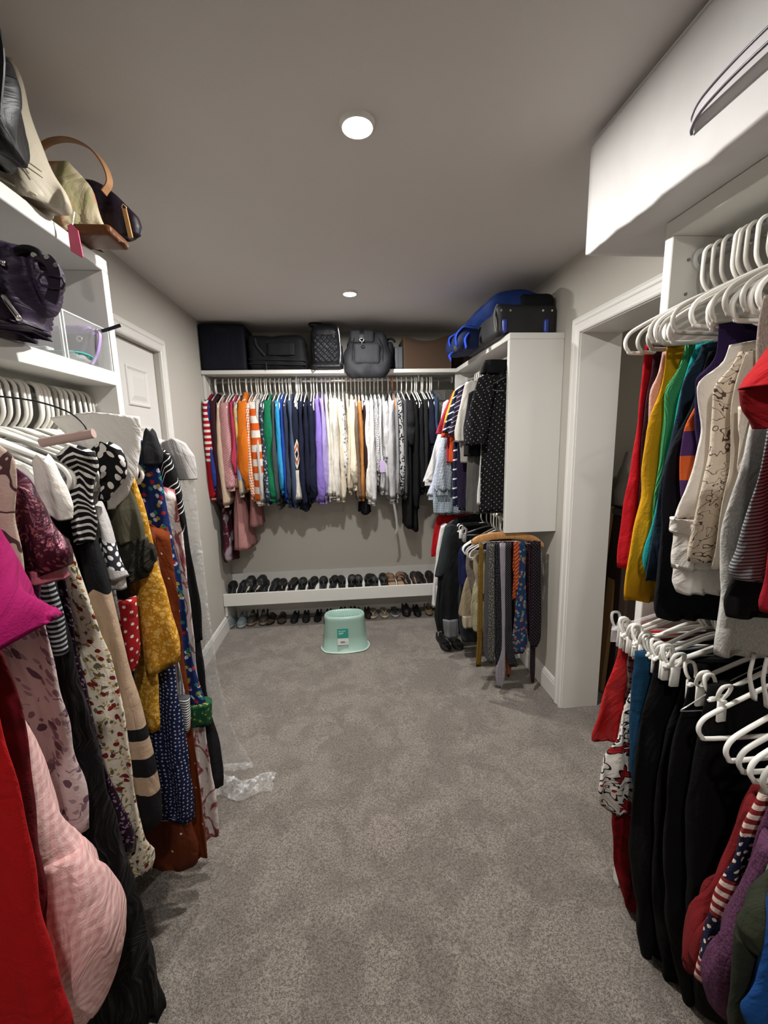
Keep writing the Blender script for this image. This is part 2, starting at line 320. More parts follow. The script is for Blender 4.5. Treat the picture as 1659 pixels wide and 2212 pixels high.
def cloth(rows, th=(.02, .02, .02), seed=0, nu=44, nv=36, amp=.006, freq=9.0, rise=0.0, neck=0.0, dip=0.0, ex=.62, hemw=0.0, drift=.4, topth=None, wtilt=0.0, wr=1.0, name='cloth', closed=True, w0=0.0, shear=0.0):
    """Hanging cloth tube.  rows: (z, ua, ub[, w]) with u across, w along the rod."""
    rg = np.random.RandomState(seed); I = interp_rows(rows, nv); z = I[0]; ua = I[1]; ub = I[2]; wc = I[3] if len(I) > 3 else np.zeros(nv)
    t = np.linspace(0, 1, nv); th = np.array(th, float); T = np.interp(t, np.linspace(0, 1, len(th)), th)
    if topth is not None: T = T*np.clip((t/.10), 0, 1)**.6+topth*(1-np.clip(t/.10, 0, 1))
    A = 2*PI*np.arange(nu)/nu+PI; c = np.cos(A); s = np.sin(A)
    cu = np.sign(c)*np.abs(c)**ex; sw = np.sign(s)*np.abs(s)**(.85)
    mid = (ua+ub)/2; half = np.abs(ub-ua)/2
    H = z[0]-z[-1]
    e1 = amp*.32*wr; ed = e1*(np.sin(2*PI*(t*H*3.1+rg.rand()))+.6*np.sin(2*PI*(t*H*7.3+rg.rand())))*np.clip(t*3, 0, 1)
    Ug = mid[:, None]+(half[:, None]+ed[:, None]*.6)*cu[None, :]
    grow = (.25+.75*np.clip(t*1.2, 0, 1))[:, None]
    F = np.zeros((nv, nu)); S = np.zeros((nv, nu))
    for i in range(5):
        f = freq*(.45+1.1*rg.rand()); ph = rg.rand()*2*PI; dr = (rg.rand()-.5)*drift*8
        aa = 2*PI*f*1.7*Ug+ph+dr*t[:, None]*H; F += (np.sin(aa)+.3*np.sin(2*aa+.5))/(1+.35*i)
        f = freq*(1.2+1.6*rg.rand()); ph = rg.rand()*2*PI
        S += np.sin(2*PI*f*Ug*1.0+ph+dr*1.6*t[:, None]*H+1.3*np.sign(sw)[None, :])/(1+.35*i)
    S2 = np.zeros((nv, nu))
    for i in range(4):
        kx, kz = rg.randn()*26, rg.randn()*18; S2 += np.sin(kx*Ug+kz*z[:, None]+rg.rand()*6.3)
    Wg = wc[:, None]+T[:, None]*sw[None, :]*(1+.22*S*grow)+amp*F*grow*.5+amp*.28*S2*wr*sw[None, :]+w0
    Wg += wtilt*(t[:, None])
    Zg = np.repeat(z[:, None], nu, 1)
    sn = np.clip(np.abs(cu), 0, 1)[None, :]
    fall = ((1-t)**2.2)[:, None]
    prof = rise*(1-sn**1.1)
    if neck > 0: prof = prof-dip*np.sqrt(np.clip(1-(sn/neck)**2, 0, 1))*(1+.25*(sw[None, :] > 0))
    Zg = Zg+prof*fall
    hw = np.clip((t-.80)/.2, 0, 1)[:, None]
    Zg += hemw*hw*np.sin(2*PI*(Ug*freq*.5)+rg.rand()*6)
    V = np.stack([Ug, Wg, Zg], -1)
    if shear: V[..., 2] += shear*(Ug-mid[:, None])*(t[:, None]**2)
    # inner hem ring and cap
    last = V[-1]; cen = last.mean(0); inner = last.copy(); inner[:, :2] = cen[:2]+(last[:, :2]-cen[:2])*.86; inner[:, 2] += .012
    cap = inner.mean(0)[None]; top = V[0].mean(0)[None]; top[0, 2] = V[0][:, 2].min()*.5+V[0][:, 2].max()*.5-.004
    allv = np.concatenate([V.reshape(-1, 3), inner, cap+[[0, 0, .01]], top])
    # arc length uv
    dU = np.linalg.norm(np.diff(np.concatenate([V, V[:, :1]], 1), axis=1), axis=2); arc = np.concatenate([np.zeros((nv, 1)), np.cumsum(dU, 1)], 1)
    arc = arc-arc[:, -1:]*0.0
    vv = np.concatenate([np.zeros((1, nu)), np.cumsum(np.linalg.norm(np.diff(V, axis=0), axis=2), 0)], 0)
    vv = np.concatenate([vv, vv[:, :1]], 1)
    ii, jj = np.meshgrid(np.arange(nv-1), np.arange(nu), indexing='ij'); ii = ii.ravel(); jj = jj.ravel(); j2 = (jj+1) % nu
    Fq = np.stack([ii*nu+jj, (ii+1)*nu+jj, (ii+1)*nu+j2, ii*nu+j2], 1)
    uq = np.stack([np.stack([arc[ii, jj], vv[ii, jj]], -1), np.stack([arc[ii+1, jj], vv[ii+1, jj]], -1), np.stack([arc[ii+1, jj+1], vv[ii+1, jj+1]], -1), np.stack([arc[ii, jj+1], vv[ii, jj+1]], -1)], 1)
    b0 = nv*nu; faces = [tuple(x) for x in Fq]; uvs = [uq.reshape(-1, 2)]
    hemv = float(vv[-1].max())
    for j in range(nu):
        k = (j+1) % nu
        faces.append(((nv-1)*nu+j, b0+j, b0+k, (nv-1)*nu+k)); faces.append((b0+j, b0+nu, b0+k)); faces.append((j, k, b0+nu+1))
        uvs.append(np.array([[arc[-1, j], vv[-1, j]], [arc[-1, j], vv[-1, j]+.01], [arc[-1, j+1], vv[-1, j]+.01], [arc[-1, j+1], vv[-1, j]], [arc[-1, j], hemv+.02], [arc[-1, j], hemv+.05], [arc[-1, j+1], hemv+.02], [arc[0, j], 0], [arc[0, j+1], 0], [arc[0, j], 0]]))
    return mesh(name, allv, faces, np.concatenate(uvs))

# ------------------------------------------------------------------ room shell
XL, XR, YB, YF, WT = -1.036, 1.177, 3.665, -1.50, .205
def paint(name, col, rough=.9, bs=180, st=.12):
    N = NT(name, rough, 0, .25); N.base(N.mix(N.noise(N.ob(), 2.5, 3.0), lin(col), [x*.965 for x in lin(col)[:3]]+[1])); N.bump(N.noise(N.ob(), bs, 3.0), st, .0015); return N.m
M_wall = paint('wall_paint', '#bdb9b0'); M_ceil = paint('ceiling_paint', '#d3cfcc', .95, 140, .2)
M_white = paint('white_melamine', '#d6d5d0', .38, 60, .02); M_trim = paint('trim_gloss_paint', '#e3e1dc', .35, 40, .03)
M_door = paint('door_paint', '#dddbd7', .4, 60, .04)
def carpet():
    N = NT('carpet_pile', .97, 0, .1); o = N.ob(); f1 = N.noise(o, 330.0, 3.0); f2 = N.noise(o, 130.0, 3.0); f3 = N.noise(o, 3.0, 3.0, 1.2); f4 = N.noise(o, 8.0, 3.0, .8)
    sp = N.ss(N.ma('ADD', N.ma('MULTIPLY', f1, .6), N.ma('MULTIPLY', f2, .4)), .39, .61)
    c = N.mix(sp, '#665e56', '#a89e93'); d = N.ss(N.ma('ADD', N.ma('MULTIPLY', f3, .5), N.ma('MULTIPLY', f4, .5)), .42, .58)
    c = N.mix(d, N.mix(.36, c, '#4e4741'), c); N.base(c); N.b.inputs['Sheen Weight'].default_value = .25
    N.bump(N.ma('ADD', f1, N.ma('MULTIPLY', N.ma('ADD', f4, f2), 1.0)), .85, .008); return N.m
M_carpet = carpet()
def floor_mesh(x0, x1, y0, y1, step=.025):
    xs = np.arange(x0, x1+step, step); ys = np.arange(y0, y1+step, step); X, Y = np.meshgrid(xs, ys, indexing='ij'); rg = np.random.RandomState(5); Z = np.zeros_like(X)
    for i in range(26):
        k = rg.randn(2)*14; Z += .0007*np.sin(k[0]*X+k[1]*Y+rg.rand()*6.3)
    nx, ny = X.shape; V = np.stack([X, Y, Z-.002], -1).reshape(-1, 3); i, j = np.meshgrid(np.arange(nx-1), np.arange(ny-1), indexing='ij'); i = i.ravel(); j = j.ravel()
    return mesh('floor', V, np.stack([i*ny+j, (i+1)*ny+j, (i+1)*ny+j+1, i*ny+j+1], 1))
struct('floor', floor_mesh(XL, 2.7, YF, YB), M_carpet)
struct('ceiling', MB().box(XL-.1, XR+WT, YF-.1, YB+.1, CEIL, CEIL+.1).me('ceiling'), M_ceil)
DY0, DY1, DZ = 1.22, 2.083, 2.035           # doorway in the right wall
DL0, DL1, DLZ = 1.80, 2.60, 2.055           # closed door in the left wall
m = MB(); m.box(XL-.12, XL, YF-.1, DL0, 0, CEIL); m.box(XL-.12, XL, DL1, YB+.1, 0, CEIL); m.box(XL-.12, XL, DL0, DL1, DLZ, CEIL)
struct('wall_left', m.me('wall_left'), M_wall)
m = MB(); m.box(XR, XR+WT, YF-.1, DY0, 0, CEIL); m.box(XR, XR+WT, DY1, YB+.1, 0, CEIL); m.box(XR, XR+WT, DY0, DY1, DZ, CEIL)
struct('wall_right', m.me('wall_right'), M_wall)
struct('wall_back', MB().box(XL-.1, XR+WT, YB, YB+.1, 0, CEIL).me('wall_back'), M_wall)
struct('wall_front', MB().box(XL-.1, XR+WT, YF-.1, YF, 0, CEIL).me('wall_front'), M_wall)
# dim space beyond the doorway
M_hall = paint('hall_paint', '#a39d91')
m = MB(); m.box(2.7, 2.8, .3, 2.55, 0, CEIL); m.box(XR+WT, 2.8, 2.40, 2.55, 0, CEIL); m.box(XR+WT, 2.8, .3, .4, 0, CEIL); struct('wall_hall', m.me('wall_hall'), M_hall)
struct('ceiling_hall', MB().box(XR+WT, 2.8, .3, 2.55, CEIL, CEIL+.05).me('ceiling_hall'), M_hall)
def casing_profile(h):   # three stepped ridges across the width w of a casing: list of (offset, depth)
    return [(0, .0), (0, .012), (.006, .016), (.018, .016), (.022, .012), (.040, .013), (.046, .018), (.058, .019), (.064, .015), (.072, .012), (.073, 0)]
def casing(name, X, sgn, y0, y1, z1):
    """door casing round an opening y0..y1, head at z1, on plane x = X projecting in direction sgn"""
    pr = casing_profile(0); m = MB(); path = []
    for o, d in pr: path.append([(X+sgn*d, y0-o, 0.0), (X+sgn*d, y0-o, z1+o), (X+sgn*d, y1+o, z1+o), (X+sgn*d, y1+o, 0.0)])
    V = [p for q in path for p in q]; n = 4; Fs = []
    for i in range(len(path)-1):
        for k in range(3): Fs.append((i*n+k, (i+1)*n+k, (i+1)*n+k+1, i*n+k+1))
    m.add(V, Fs); return struct(name, m.me(name), M_trim)
casing('trim_1', XR, -1, DY0, DY1, DZ); casing('trim_2', XL, 1, DL0, DL1, DLZ)
m = MB(); m.box(XR-.003, XR+WT+.004, DY1-.004, DY1+.001, 0, DZ); m.box(XR-.003, XR+WT+.004, DY0, DY0+.004, 0, DZ); m.box(XR-.003, XR+WT+.004, DY0, DY1, DZ-.004, DZ+.001)
struct('door_jamb', m.me('door_jamb'), M_trim)
def baseboard(name, x, sx, y0, y1):
    pr = [(0, 0), (.013, 0), (.013, .098), (.010, .104), (.012, .112), (.008, .124), (.005, .130), (0, .132)]
    V = [(x+sx*d, y, z) for y in (y0, y1) for d, z in pr]; n = len(pr); Fs = [(i, i+1, n+i+1, n+i) for i in range(n-1)]+[tuple(range(n)), tuple(range(n, 2*n))[::-1]]
    struct(name, mesh(name, V, Fs, None, False), M_trim)
baseboard('baseboard_right', XR, -1, DY1+.073, YB); baseboard('baseboard_left', XL, 1, DL1+.073, YB); baseboard('baseboard_left_near', XL, 1, 1.45, DL0-.073)
struct('baseboard_back', MB().box(XL, XR, YB-.012, YB, 0, .13).me('baseboard_back'), M_trim)
# six panel door in the left wall
dr = tag(empty('door_1', (XL-.03, (DL0+DL1)/2, 0)), kind='structure')
W2 = (DL1-DL0)/2
m = MB(); m.box(-.02, .0, -W2+.003, W2-.003, .012, DLZ-.004)
part('door_slab', m.me('door_slab'), M_door, dr)
zr = [(.20, .84), (.97, 1.63), (1.735, 1.932)]
def panel_me():
    return None
for (y0, y1) in ((-W2+.115, -.055), (.055, W2-.115)):
    for (z0, z1) in zr:
        V = []; Fs = []
        for k, (d, i) in enumerate(((.0, 0), (.007, .002), (.009, .008), (.003, .020), (.003, .030), (.009, .052))):
            V += [(d, y0+i, z0+i), (d, y1-i, z0+i), (d, y1-i, z1-i), (d, y0+i, z1-i)]
            if k: Fs += [((k-1)*4+a, (k-1)*4+(a+1) % 4, k*4+(a+1) % 4, k*4+a) for a in range(4)]
        Fs.append((20, 21, 22, 23)); part('door_panel', mesh('door_panel', V, Fs, None, False), M_door, dr)
k = MB(); k.cyl((0, W2-.07, .95), .012, .05, 'x'); k.cyl((.05, W2-.07, .95), .026, .02, 'x', 20, .02); part('door_knob', k.me('door_knob'), simple('nickel', (.6, .58, .55), .3, 1), dr)
# things beyond the doorway
M_ply = simple('raw_pine', lin('#a8865a')[:3], .7, 0, .3, 40); M_dark = simple('dark_cardboard', lin('#3a2a20')[:3], .8)
for i, (x, y, w, h, rx, mt, lb) in enumerate(((1.455, 2.325, .09, 1.13, .05, M_ply, 'raw pine board leaning in the dark space beyond the doorway'), (1.50, 2.24, .07, .98, -.02, M_ply, 'wide raw pine plank standing beside the doorway jamb'), (1.62, 2.20, .14, .80, .02, M_dark, 'dark brown cardboard sheet standing beyond the doorway'))):
    t = thing('wooden_board' if mt is M_ply else 'cardboard_sheet', lb, 'board', (x, y, 0)); part('plank', MB().box(-.012, .012, -w/2, w/2, 0, h, .002).me('plank'), mt, t, None, (rx*.3, .06, .0))
t = thing('storage_box', 'dark box on the floor of the space beyond the doorway', 'box', (1.78, 2.22, 0)); part('box_body', MB().box(-.25, .25, -.12, .14, 0, 1.08, .01).me('box_body'), M_dark, t); part('box_lid', MB().box(-.26, .26, -.13, .15, 1.08, 1.12, .01).me('box_lid'), simple('grey_lid', (.1, .1, .1), .6), t)
t = thing('crumpled_sheet', 'crumpled white plastic sheet on the dark box beyond the doorway', 'sheet', (1.62, 2.22, 1.12))
part('folds', cloth([(.32, -.06, .06), (.2, -.09, .10), (.02, -.10, .12)], (.04, .07, .09), 3, 30, 20, .03, 9, name='folds'), fabric('solid|#a7a49c'), t)

# ceiling downlights
def dome_me(r):
    V = []; Fs = []; n = 32
    for k in range(7): a = PI/2*k/6; V += [(r*math.cos(a)*math.cos(2*PI*j/n), r*math.cos(a)*math.sin(2*PI*j/n), -.008-.012*math.sin(a)) for j in range(n)]
    for k in range(6): Fs += [(k*n+j, k*n+(j+1) % n, (k+1)*n+(j+1) % n, (k+1)*n+j) for j in range(n)]
    return mesh('lens', V, Fs)
M_em = NT('downlight_lens', .5); M_em.b.inputs['Emission Color'].default_value = (1, .96, .9, 1); M_em.b.inputs['Emission Strength'].default_value = 60; M_em.base((1, 1, 1, 1)); M_em = M_em.m
for i, (lx, ly, pw) in enumerate(LAMPS[:2]):
    t = thing('ceiling_light', ['bright round downlight nearest the viewer in the grey ceiling', 'smaller looking round downlight near the back shelf'][i], 'light', (lx, ly, CEIL), 0, 'round recessed ceiling lights')
    r = .042 if i == 0 else .038; V = []; Fs = []; n = 40
    for rr, zz in ((r, -.012), (r+.002, -.014), (r+.006, -.009), (r+.008, -.0)):
        V += [(rr*math.cos(2*PI*a/n), rr*math.sin(2*PI*a/n), zz) for a in range(n)]
    for q in range(3): Fs += [(q*n+a, q*n+(a+1) % n, (q+1)*n+(a+1) % n, (q+1)*n+a) for a in range(n)]
    part('trim_ring', mesh('trim_ring', V, Fs), M_trim, t); part('lens', dome_me(r), M_em, t)

# ------------------------------------------------------------------ closet units
def unit_left():
    X0, X1, Y0, Y1 = XL+.001, -.695, -1.2, 1.44
    t = thing('closet_unit', 'white left closet unit with bag cubby above the hanging rod', 'closet unit', (-.86, .12, 0), 0, 'white built in closet units')
    def P(n, x0, x1, y0, y1, z0, z1, b=.002): return part(n, MB().box(x0+.86, x1+.86, y0-.12, y1-.12, z0, z1, b).me(n), M_white, t)
    P('side_panel', X0, X1, Y1-.030, Y1, 0, 2.045); P('side_panel', X0, X1, -1.2, -1.17, 0, 2.045)
    P('top_shelf', X0, X1, -1.2, Y1, 2.045, 2.082); P('cubby_shelf', X0, X1-.001, -1.17, Y1-.030, 1.715, 1.757); P('back_cleat', X0, X0+.018, -1.17, Y1-.03, 1.60, 1.70)
    mm = MB(); 
    for a, b in ((-.78+.86, 1.655), (-.84+.86, 1.655), (-.74+.86, 1.60)): mm.cyl((a, Y1-.0305-.12, b), .004, .003, 'y', 10)
    part('screw', mm.me('screw'), simple('screw_steel', (.25, .25, .25), .4, 1), t)
    return t
unit_left()
def rod(label, axis, p0, p1, r=.0155, mat=None):
    L = (Vector(p1)-Vector(p0)).length; t = thing('closet_rod', label, 'rod', p0, 0)
    mat = mat or simple('chrome_rod', (.75, .75, .76), .22, 1)
    m = MB(); m.cyl((0, 0, 0), r, L, axis, 20); part('tube', m.me('tube', True), mat, t)
    d = {'x': (1, 0, 0), 'y': (0, 1, 0)}[axis]
    for q in (.0, L-.008):
        m = MB(); m.cyl((d[0]*q, d[1]*q, 0), .028, .008, axis, 20); part('end_socket', m.me('end_socket', False), M_white, t)
    return t
def unit_right():
    X0, X1, Y0, Y1 = .877, XR-.001, -1.2, 1.162
    t = thing('closet_unit', 'white right closet unit beside the doorway carrying the long white box', 'closet unit', (1.02, 0, 0), 0, 'white built in closet units')
    def P(n, x0, x1, y0, y1, z0, z1, b=.002): return part(n, MB().box(x0-1.02, x1-1.02, y0, y1, z0, z1, b).me(n), M_white, t)
    P('side_panel', X0, X1, Y1-.030, Y1, 0, 2.045); P('side_panel', X0, X1, -1.2, -1.17, 0, 2.045); P('top_shelf', X0, X1, -1.2, Y1, 2.045, 2.085)
    P('back_cleat', X1-.018, X1, -1.17, Y1-.03, 1.93, 2.0)
    mm = MB()
    for a, b in ((.925-1.02, 1.985), (.925-1.02, 1.90)): mm.cyl((a, Y1-.0335, b), .004, .003, 'y', 10)
    part('screw', mm.me('screw'), simple('screw_steel', (.25, .25, .25), .4, 1), t)
unit_right()
def unit_far():
    X0, X1, Y0, Y1 = .876, XR-.001, 2.245, YB-.001
    t = thing('closet_unit', 'white corner closet unit with a plain end panel beside the doorway', 'closet unit', (1.02, 3.0, 0), 0, 'white built in closet units')
    def P(n, x0, x1, y0, y1, z0, z1, b=.002): return part(n, MB().box(x0-1.02, x1-1.02, y0-3, y1-3, z0, z1, b).me(n), M_white, t)
    P('end_panel', X0, X1, Y0, Y0+.030, 1.0, 2.040); P('top_shelf', X0, X1, Y0-.001, 3.37, 2.040, 2.072); P('inner_post', X0, X0+.30, 3.34, 3.37, .98, 2.040)
    P('back_cleat', X1-.018, X1, 2.28, 3.34, 1.93, 2.02)
unit_far()
def unit_back():
    t = thing('hanging_shelf', 'long white shelf across the back wall holding the luggage', 'shelf', (0, 3.5, 2.04))
    def P(n, x0, x1, y0, y1, z0, z1, b=.002): return part(n, MB().box(x0, x1, y0-3.5, y1-3.5, z0-2.04, z1-2.04, b).me(n), M_white, t)
    P('shelf_board', XL+.001, XR-.002, 3.372, YB-.001, 2.040, 2.068); P('shelf_front', XL+.001, .876, 3.312, 3.372, 2.040, 2.068)
    P('side_cleat', XL+.001, XL+.019, 3.33, YB-.02, 1.86, 2.040); P('back_cleat', XL+.02, .87, YB-.019, YB-.001, 1.86, 1.945)
    for x in (-.36, .25, .60): P('hook_bracket', x-.006, x+.006, 3.43, 3.47, 1.99, 2.04)
unit_back()
M_chrome = simple('chrome_rod', (.75, .75, .76), .22, 1)
ROD = {'L': (-.785, 1.672, 0.0), 'R': (.96, 1.985, PI), 'RL': (.96, 1.105, PI), 'B': (3.45, 2.005, -PI/2), 'F': (.985, 1.985, PI), 'FL': (.92, 1.06, PI)}
rod('chrome clothes rod under the left cubby shelf', 'y', (ROD['L'][0], -1.17, ROD['L'][1]), (ROD['L'][0], 1.41, 0)[:2]+(ROD['L'][1],))
rod('chrome clothes rod high in the right unit by the white box', 'y', (.96, -1.17, 1.985), (.96, 1.132, 1.985))
rod('lower rod of the right unit holding skirts and trousers', 'y', (.96, -1.17, 1.105), (.96, 1.132, 1.105))
rod('long rod across the back wall below the luggage shelf', 'x', (XL+.019, 3.45, 2.005), (.876, 3.45, 2.005), .0135)
rod('upper rod of the far right corner unit with shirts', 'y', (.985, 2.275, 1.985), (.985, 3.34, 1.985))
rod('lower rod of the far right corner unit with trousers', 'y', (.92, 2.26, 1.06), (.92, YB-.015, 1.06))
# shoe shelf
t = thing('shoe_shelf', 'low sloping white shoe shelf along the back wall', 'shelf', (0, 3.5, 0))
def slope_box(n, x0, x1, y0, z0, y1, z1, th):
    V = [(x, y, z) for x in (x0, x1) for (y, z) in ((y0, z0), (y0, z0+th), (y1, z1+th), (y1, z1))]
    return mesh(n, V, [(0, 1, 2, 3)[::-1], (4, 5, 6, 7), (0, 4, 7, 3)[::-1], (1, 5, 6, 2), (0, 1, 5, 4), (3, 2, 6, 7)[::-1]], None, False)
SX0, SX1 = XL+.003, XR-.003
part('sloping_board', slope_box('sloping_board', SX0, SX1, 3.36-3.5, .272, 3.643-3.5, .325, .018), M_white, t)
part('front_lip', MB().box(SX0, SX1, 3.345-3.5, 3.363-3.5, .228, .331, .002).me('front_lip'), M_white, t)
part('back_board', MB().box(SX0, SX1, 3.643-3.5, 3.663-3.5, .25, .408, .002).me('back_board'), M_white, t)
for x in (XL+.003, XR-.023): part('end_support', MB().box(x, x+.02, 3.365-3.5, 3.64-3.5, 0.135, .272, .001).me('end_support'), M_white, t)

# ------------------------------------------------------------------ hangers (local x across, y along the rod, z from rod axis)
def hook_pts(r=.020, drop=.085, fx=.0):
    P = []
    for a in np.linspace(205, 0, 12): P.append((r*math.cos(math.radians(a)), 0, r*math.sin(math.radians(a))))
    P += [(r+.001, 0, -.030), (r, 0, -.058), (r*.62, 0, -.076), (r*.12, 0, -.088), (0, 0, -.096)]   # long outer leg, then in to the neck
    return smooth_pts(P, 3)
HK = {}
def hanger_meshes(kind):
    if kind in HK: return HK[kind]
    if kind == 'tube':       # moulded plastic tube hanger
        hk = MB(); hk.tube(hook_pts(.0212), .0048, 8, flat=1.0)
        fr = MB(); pts = [(0, 0, -.094), (.05, 0, -.110), (.13, 0, -.148), (.185, 0, -.176), (.206, 0, -.192), (.213, 0, -.212), (.204, 0, -.231), (.18, 0, -.238), (0, 0, -.238)]
        full = pts+[(-x, y, z) for x, y, z in pts[::-1][1:-1]]; fr.tube(smooth_pts(full, 4, True), .0049, 8, True)
    elif kind == 'broad':    # broad flat contoured plastic hanger
        hk = MB(); hk.tube(hook_pts(.0205), .0045, 8); fr = MB()
        pts = [(0, 0, -.092), (.05, 0, -.105), (.12, 0, -.14), (.175, 0, -.172), (.205, 0, -.198), (.203, 0, -.222), (.17, 0, -.228), (.12, 0, -.19), (.06, 0, -.14), (0, 0, -.118)]
        full = pts+[(-x, y, z) for x, y, z in pts[::-1][1:-1]]; fr.tube(smooth_pts(full, 3, True), .0052, 8, True)
    elif kind == 'wire':
        hk = MB(); hk.tube(hook_pts(.0195), .0014, 6); fr = MB()
        full = [(0, 0, -.094), (.10, 0, -.13), (.205, 0, -.19), (.20, 0, -.202), (0, 0, -.206), (-.20, 0, -.202), (-.205, 0, -.19), (-.10, 0, -.125)]; fr.tube(smooth_pts(full, 3, True), .0014, 6, True)
    elif kind == 'clip':     # skirt hanger: bar and two clips
        hk = MB(); hk.tube(hook_pts(.0205), .0040, 8); fr = MB(); fr.tube(smooth_pts([(-.18, 0, -.150), (-.10, 0, -.120), (0, 0, -.094), (.10, 0, -.120), (.18, 0, -.150)], 4), .0050, 8); fr.tube([(-.185, 0, -.152), (.185, 0, -.152)], .0036, 8)
    elif kind == 'empty_clip':
        return hanger_meshes('clip')
    HK[kind] = (hk.me('hook', True), fr.me('frame', True)); return HK[kind]
def clip_me():
    if 'c' in HK: return HK['c']
    m = MB()
    for s in (-1, 1):
        V, Fs = tube_vf(smooth_pts([(0, s*.006, 0), (.012, s*.014, .020), (.010, s*.022, .044), (-.010, s*.022, .044), (-.012, s*.014, .020)], 3, True), .0042, 6, True); m.add(V, Fs)
        m.box(-.011, .011, s*.014-.003, s*.014+.003, -.045, .006, .0015)
    HK['c'] = m.me('clip', True); return HK['c']
PL = lambda c, t=0: simple('hanger_plastic', lin(c)[:3], .35)
def clear_mat():
    if 'clear' in MC: return MC['clear']
    N = NT('clear_plastic', .08, 0, .5); N.base((.95, .96, .96, 1)); N.b.inputs['Alpha'].default_value = .28; MC['clear'] = N.m; return N.m
def film_mat():
    if 'film' in MC: return MC['film']
    N = NT('garment_film', .14, 0, .6); N.base((.93, .94, .94, 1)); f = N.ss(N.noise(N.scale(N.ob(), 1, 1), 22.0, 3.0, 1.0), .45, .75); N.put(N.b.inputs['Alpha'], N.ma('ADD', .20, N.ma('MULTIPLY', f, .34))); N.bump(N.noise(N.ob(), 35.0, 3.0, 1.0), .8, .01); MC['film'] = N.m; return N.m
HCOL = {'w': '#edebe4', 'g': '#b9b5ac', 'k': '#26242a', 'b': '#c8c6c0', 'm': '#8a8a8a', 'o': '#d9742c', 't': '#2a9a8c'}
def frame_of(rod, s):
    x, z, rz = ROD[rod]
    return ((s, x, z) if rod == 'B' else (x, s, z)), rz
def hanger(rod, s, kind, col, label, group, tilt=0.0, drop=0.0):
    (x, y, z), rz = frame_of(rod, s); hk, fr = hanger_meshes(kind)
    rr = {'B': .0135}.get(rod, .0155)
    t = thing('clothes_hanger', label, 'hanger', (x, y, z+rr-.0163), rz+tilt, group)
    mt = clear_mat() if col == 'c' else (simple('hanger_wire', (.6, .6, .6), .3, 1) if kind == 'wire' else PL(HCOL[col]))
    hmt = mt if kind != 'clip' or col == 'c' else (mt if col == 'w' else simple('hanger_wire', (.6, .6, .6), .3, 1))
    q = s*997.3; k_ = .35 if rod == 'B' else 1.0
    t.rotation_euler = (0, .045*math.sin(q*1.7)*k_, rz+tilt+.075*math.sin(q)*k_)
    part('hook', hk, hmt, t); part('frame', fr, mt, t)
    if kind == 'clip':
        for cx in (-.165, .165): part('clip', clip_me(), mt, t, (cx, 0, -.152))
    return t
NG = [0]
HGR = {'L': 'hangers on the left rod', 'R': 'hangers on the upper right rod', 'RL': 'hangers on the lower right rod', 'B': 'hangers on the back rod', 'F': 'hangers on the far corner rod', 'FL': 'hangers on the low corner rod'}
CN = {'w': 'white', 'g': 'greyish', 'k': 'black', 'b': 'pale grey', 'c': 'clear', 'm': 'grey', 'o': 'orange', 't': 'teal'}
def h(rod, s, kind, col, what, tilt=0.0):
    nm = ('thin wire hanger' if kind == 'wire' else CN[col]+{'tube': ' plastic hanger', 'broad': ' contoured hanger', 'clip': ' clip hanger'}[kind])
    lab = ('spare '+nm+' '+what[1:]) if what[0] == '+' else nm+' holding the '+what
    return hanger(rod, s, kind, col, lab, HGR[rod], tilt)
def garment(rod, s, name, label, cat, group, rows, mat, o=None, sl=(), ex=(), tilt=0.0):
    """rows in the frame of the rod: (z, ua, ub)"""
    o = dict(o or {}); (x, y, z), rz = frame_of(rod, s); NG[0] += 1
    zb = min([r[0] for r in rows]+[r[0] for q in sl for r in q[0]]+[r[0] for q in ex for r in q[1]])
    t = thing(name, label, cat, (x, y, zb), rz+tilt, group)
    def mk(nm, rws, mt, oo, cuff=None):
        oo = dict(oo); sd = oo.pop('seed', NG[0]*7+len(nm)); sp = oo.pop('sharp', True)
        me = cloth(rws, oo.pop('th', (.012, .018, .018)), sd, name=nm, smooth=sp, **oo) if False else cloth(rws, oo.pop('th', (.012, .018, .018)), sd, name=nm, **oo)
        return part(nm, me, fabric(mt), t, (0, 0, -zb))
    mk('body', rows, mat, o)
    for q in sl:
        rws, mt = q[0], q[1] or mat; oo = dict(q[2]) if len(q) > 2 else {}
        cuff = oo.pop('cuff', None); oo.setdefault('nu', 28); oo.setdefault('nv', 26); oo.setdefault('th', (.016, .02, .018)); oo.setdefault('rise', .02); oo.setdefault('ex', .85)
        if cuff:
            L, cm = cuff; zz = min(r[0] for r in rws); lo = [r for r in rws if r[0] == zz][0]; w = lo[2]-lo[1]
            th = oo['th'][-1]; crow = [(zz+.008, lo[1]+.10*w, lo[2]-.10*w)+tuple(lo[3:]), (zz-L*.5, lo[1]+.14*w, lo[2]-.14*w)+tuple(lo[3:]), (zz-L, lo[1]+.12*w, lo[2]-.12*w)+tuple(lo[3:])]
            mk('cuff', crow, cm or mt, dict(th=(th*.8, th*.75, th*.75), nu=28, nv=8, amp=.001, w0=oo.get('w0', 0), ex=.85))
        mk('sleeve', rws, mt, oo)
    for nm, rws, mt, oo in ex: mk(nm, rws, mt, oo)
    return t


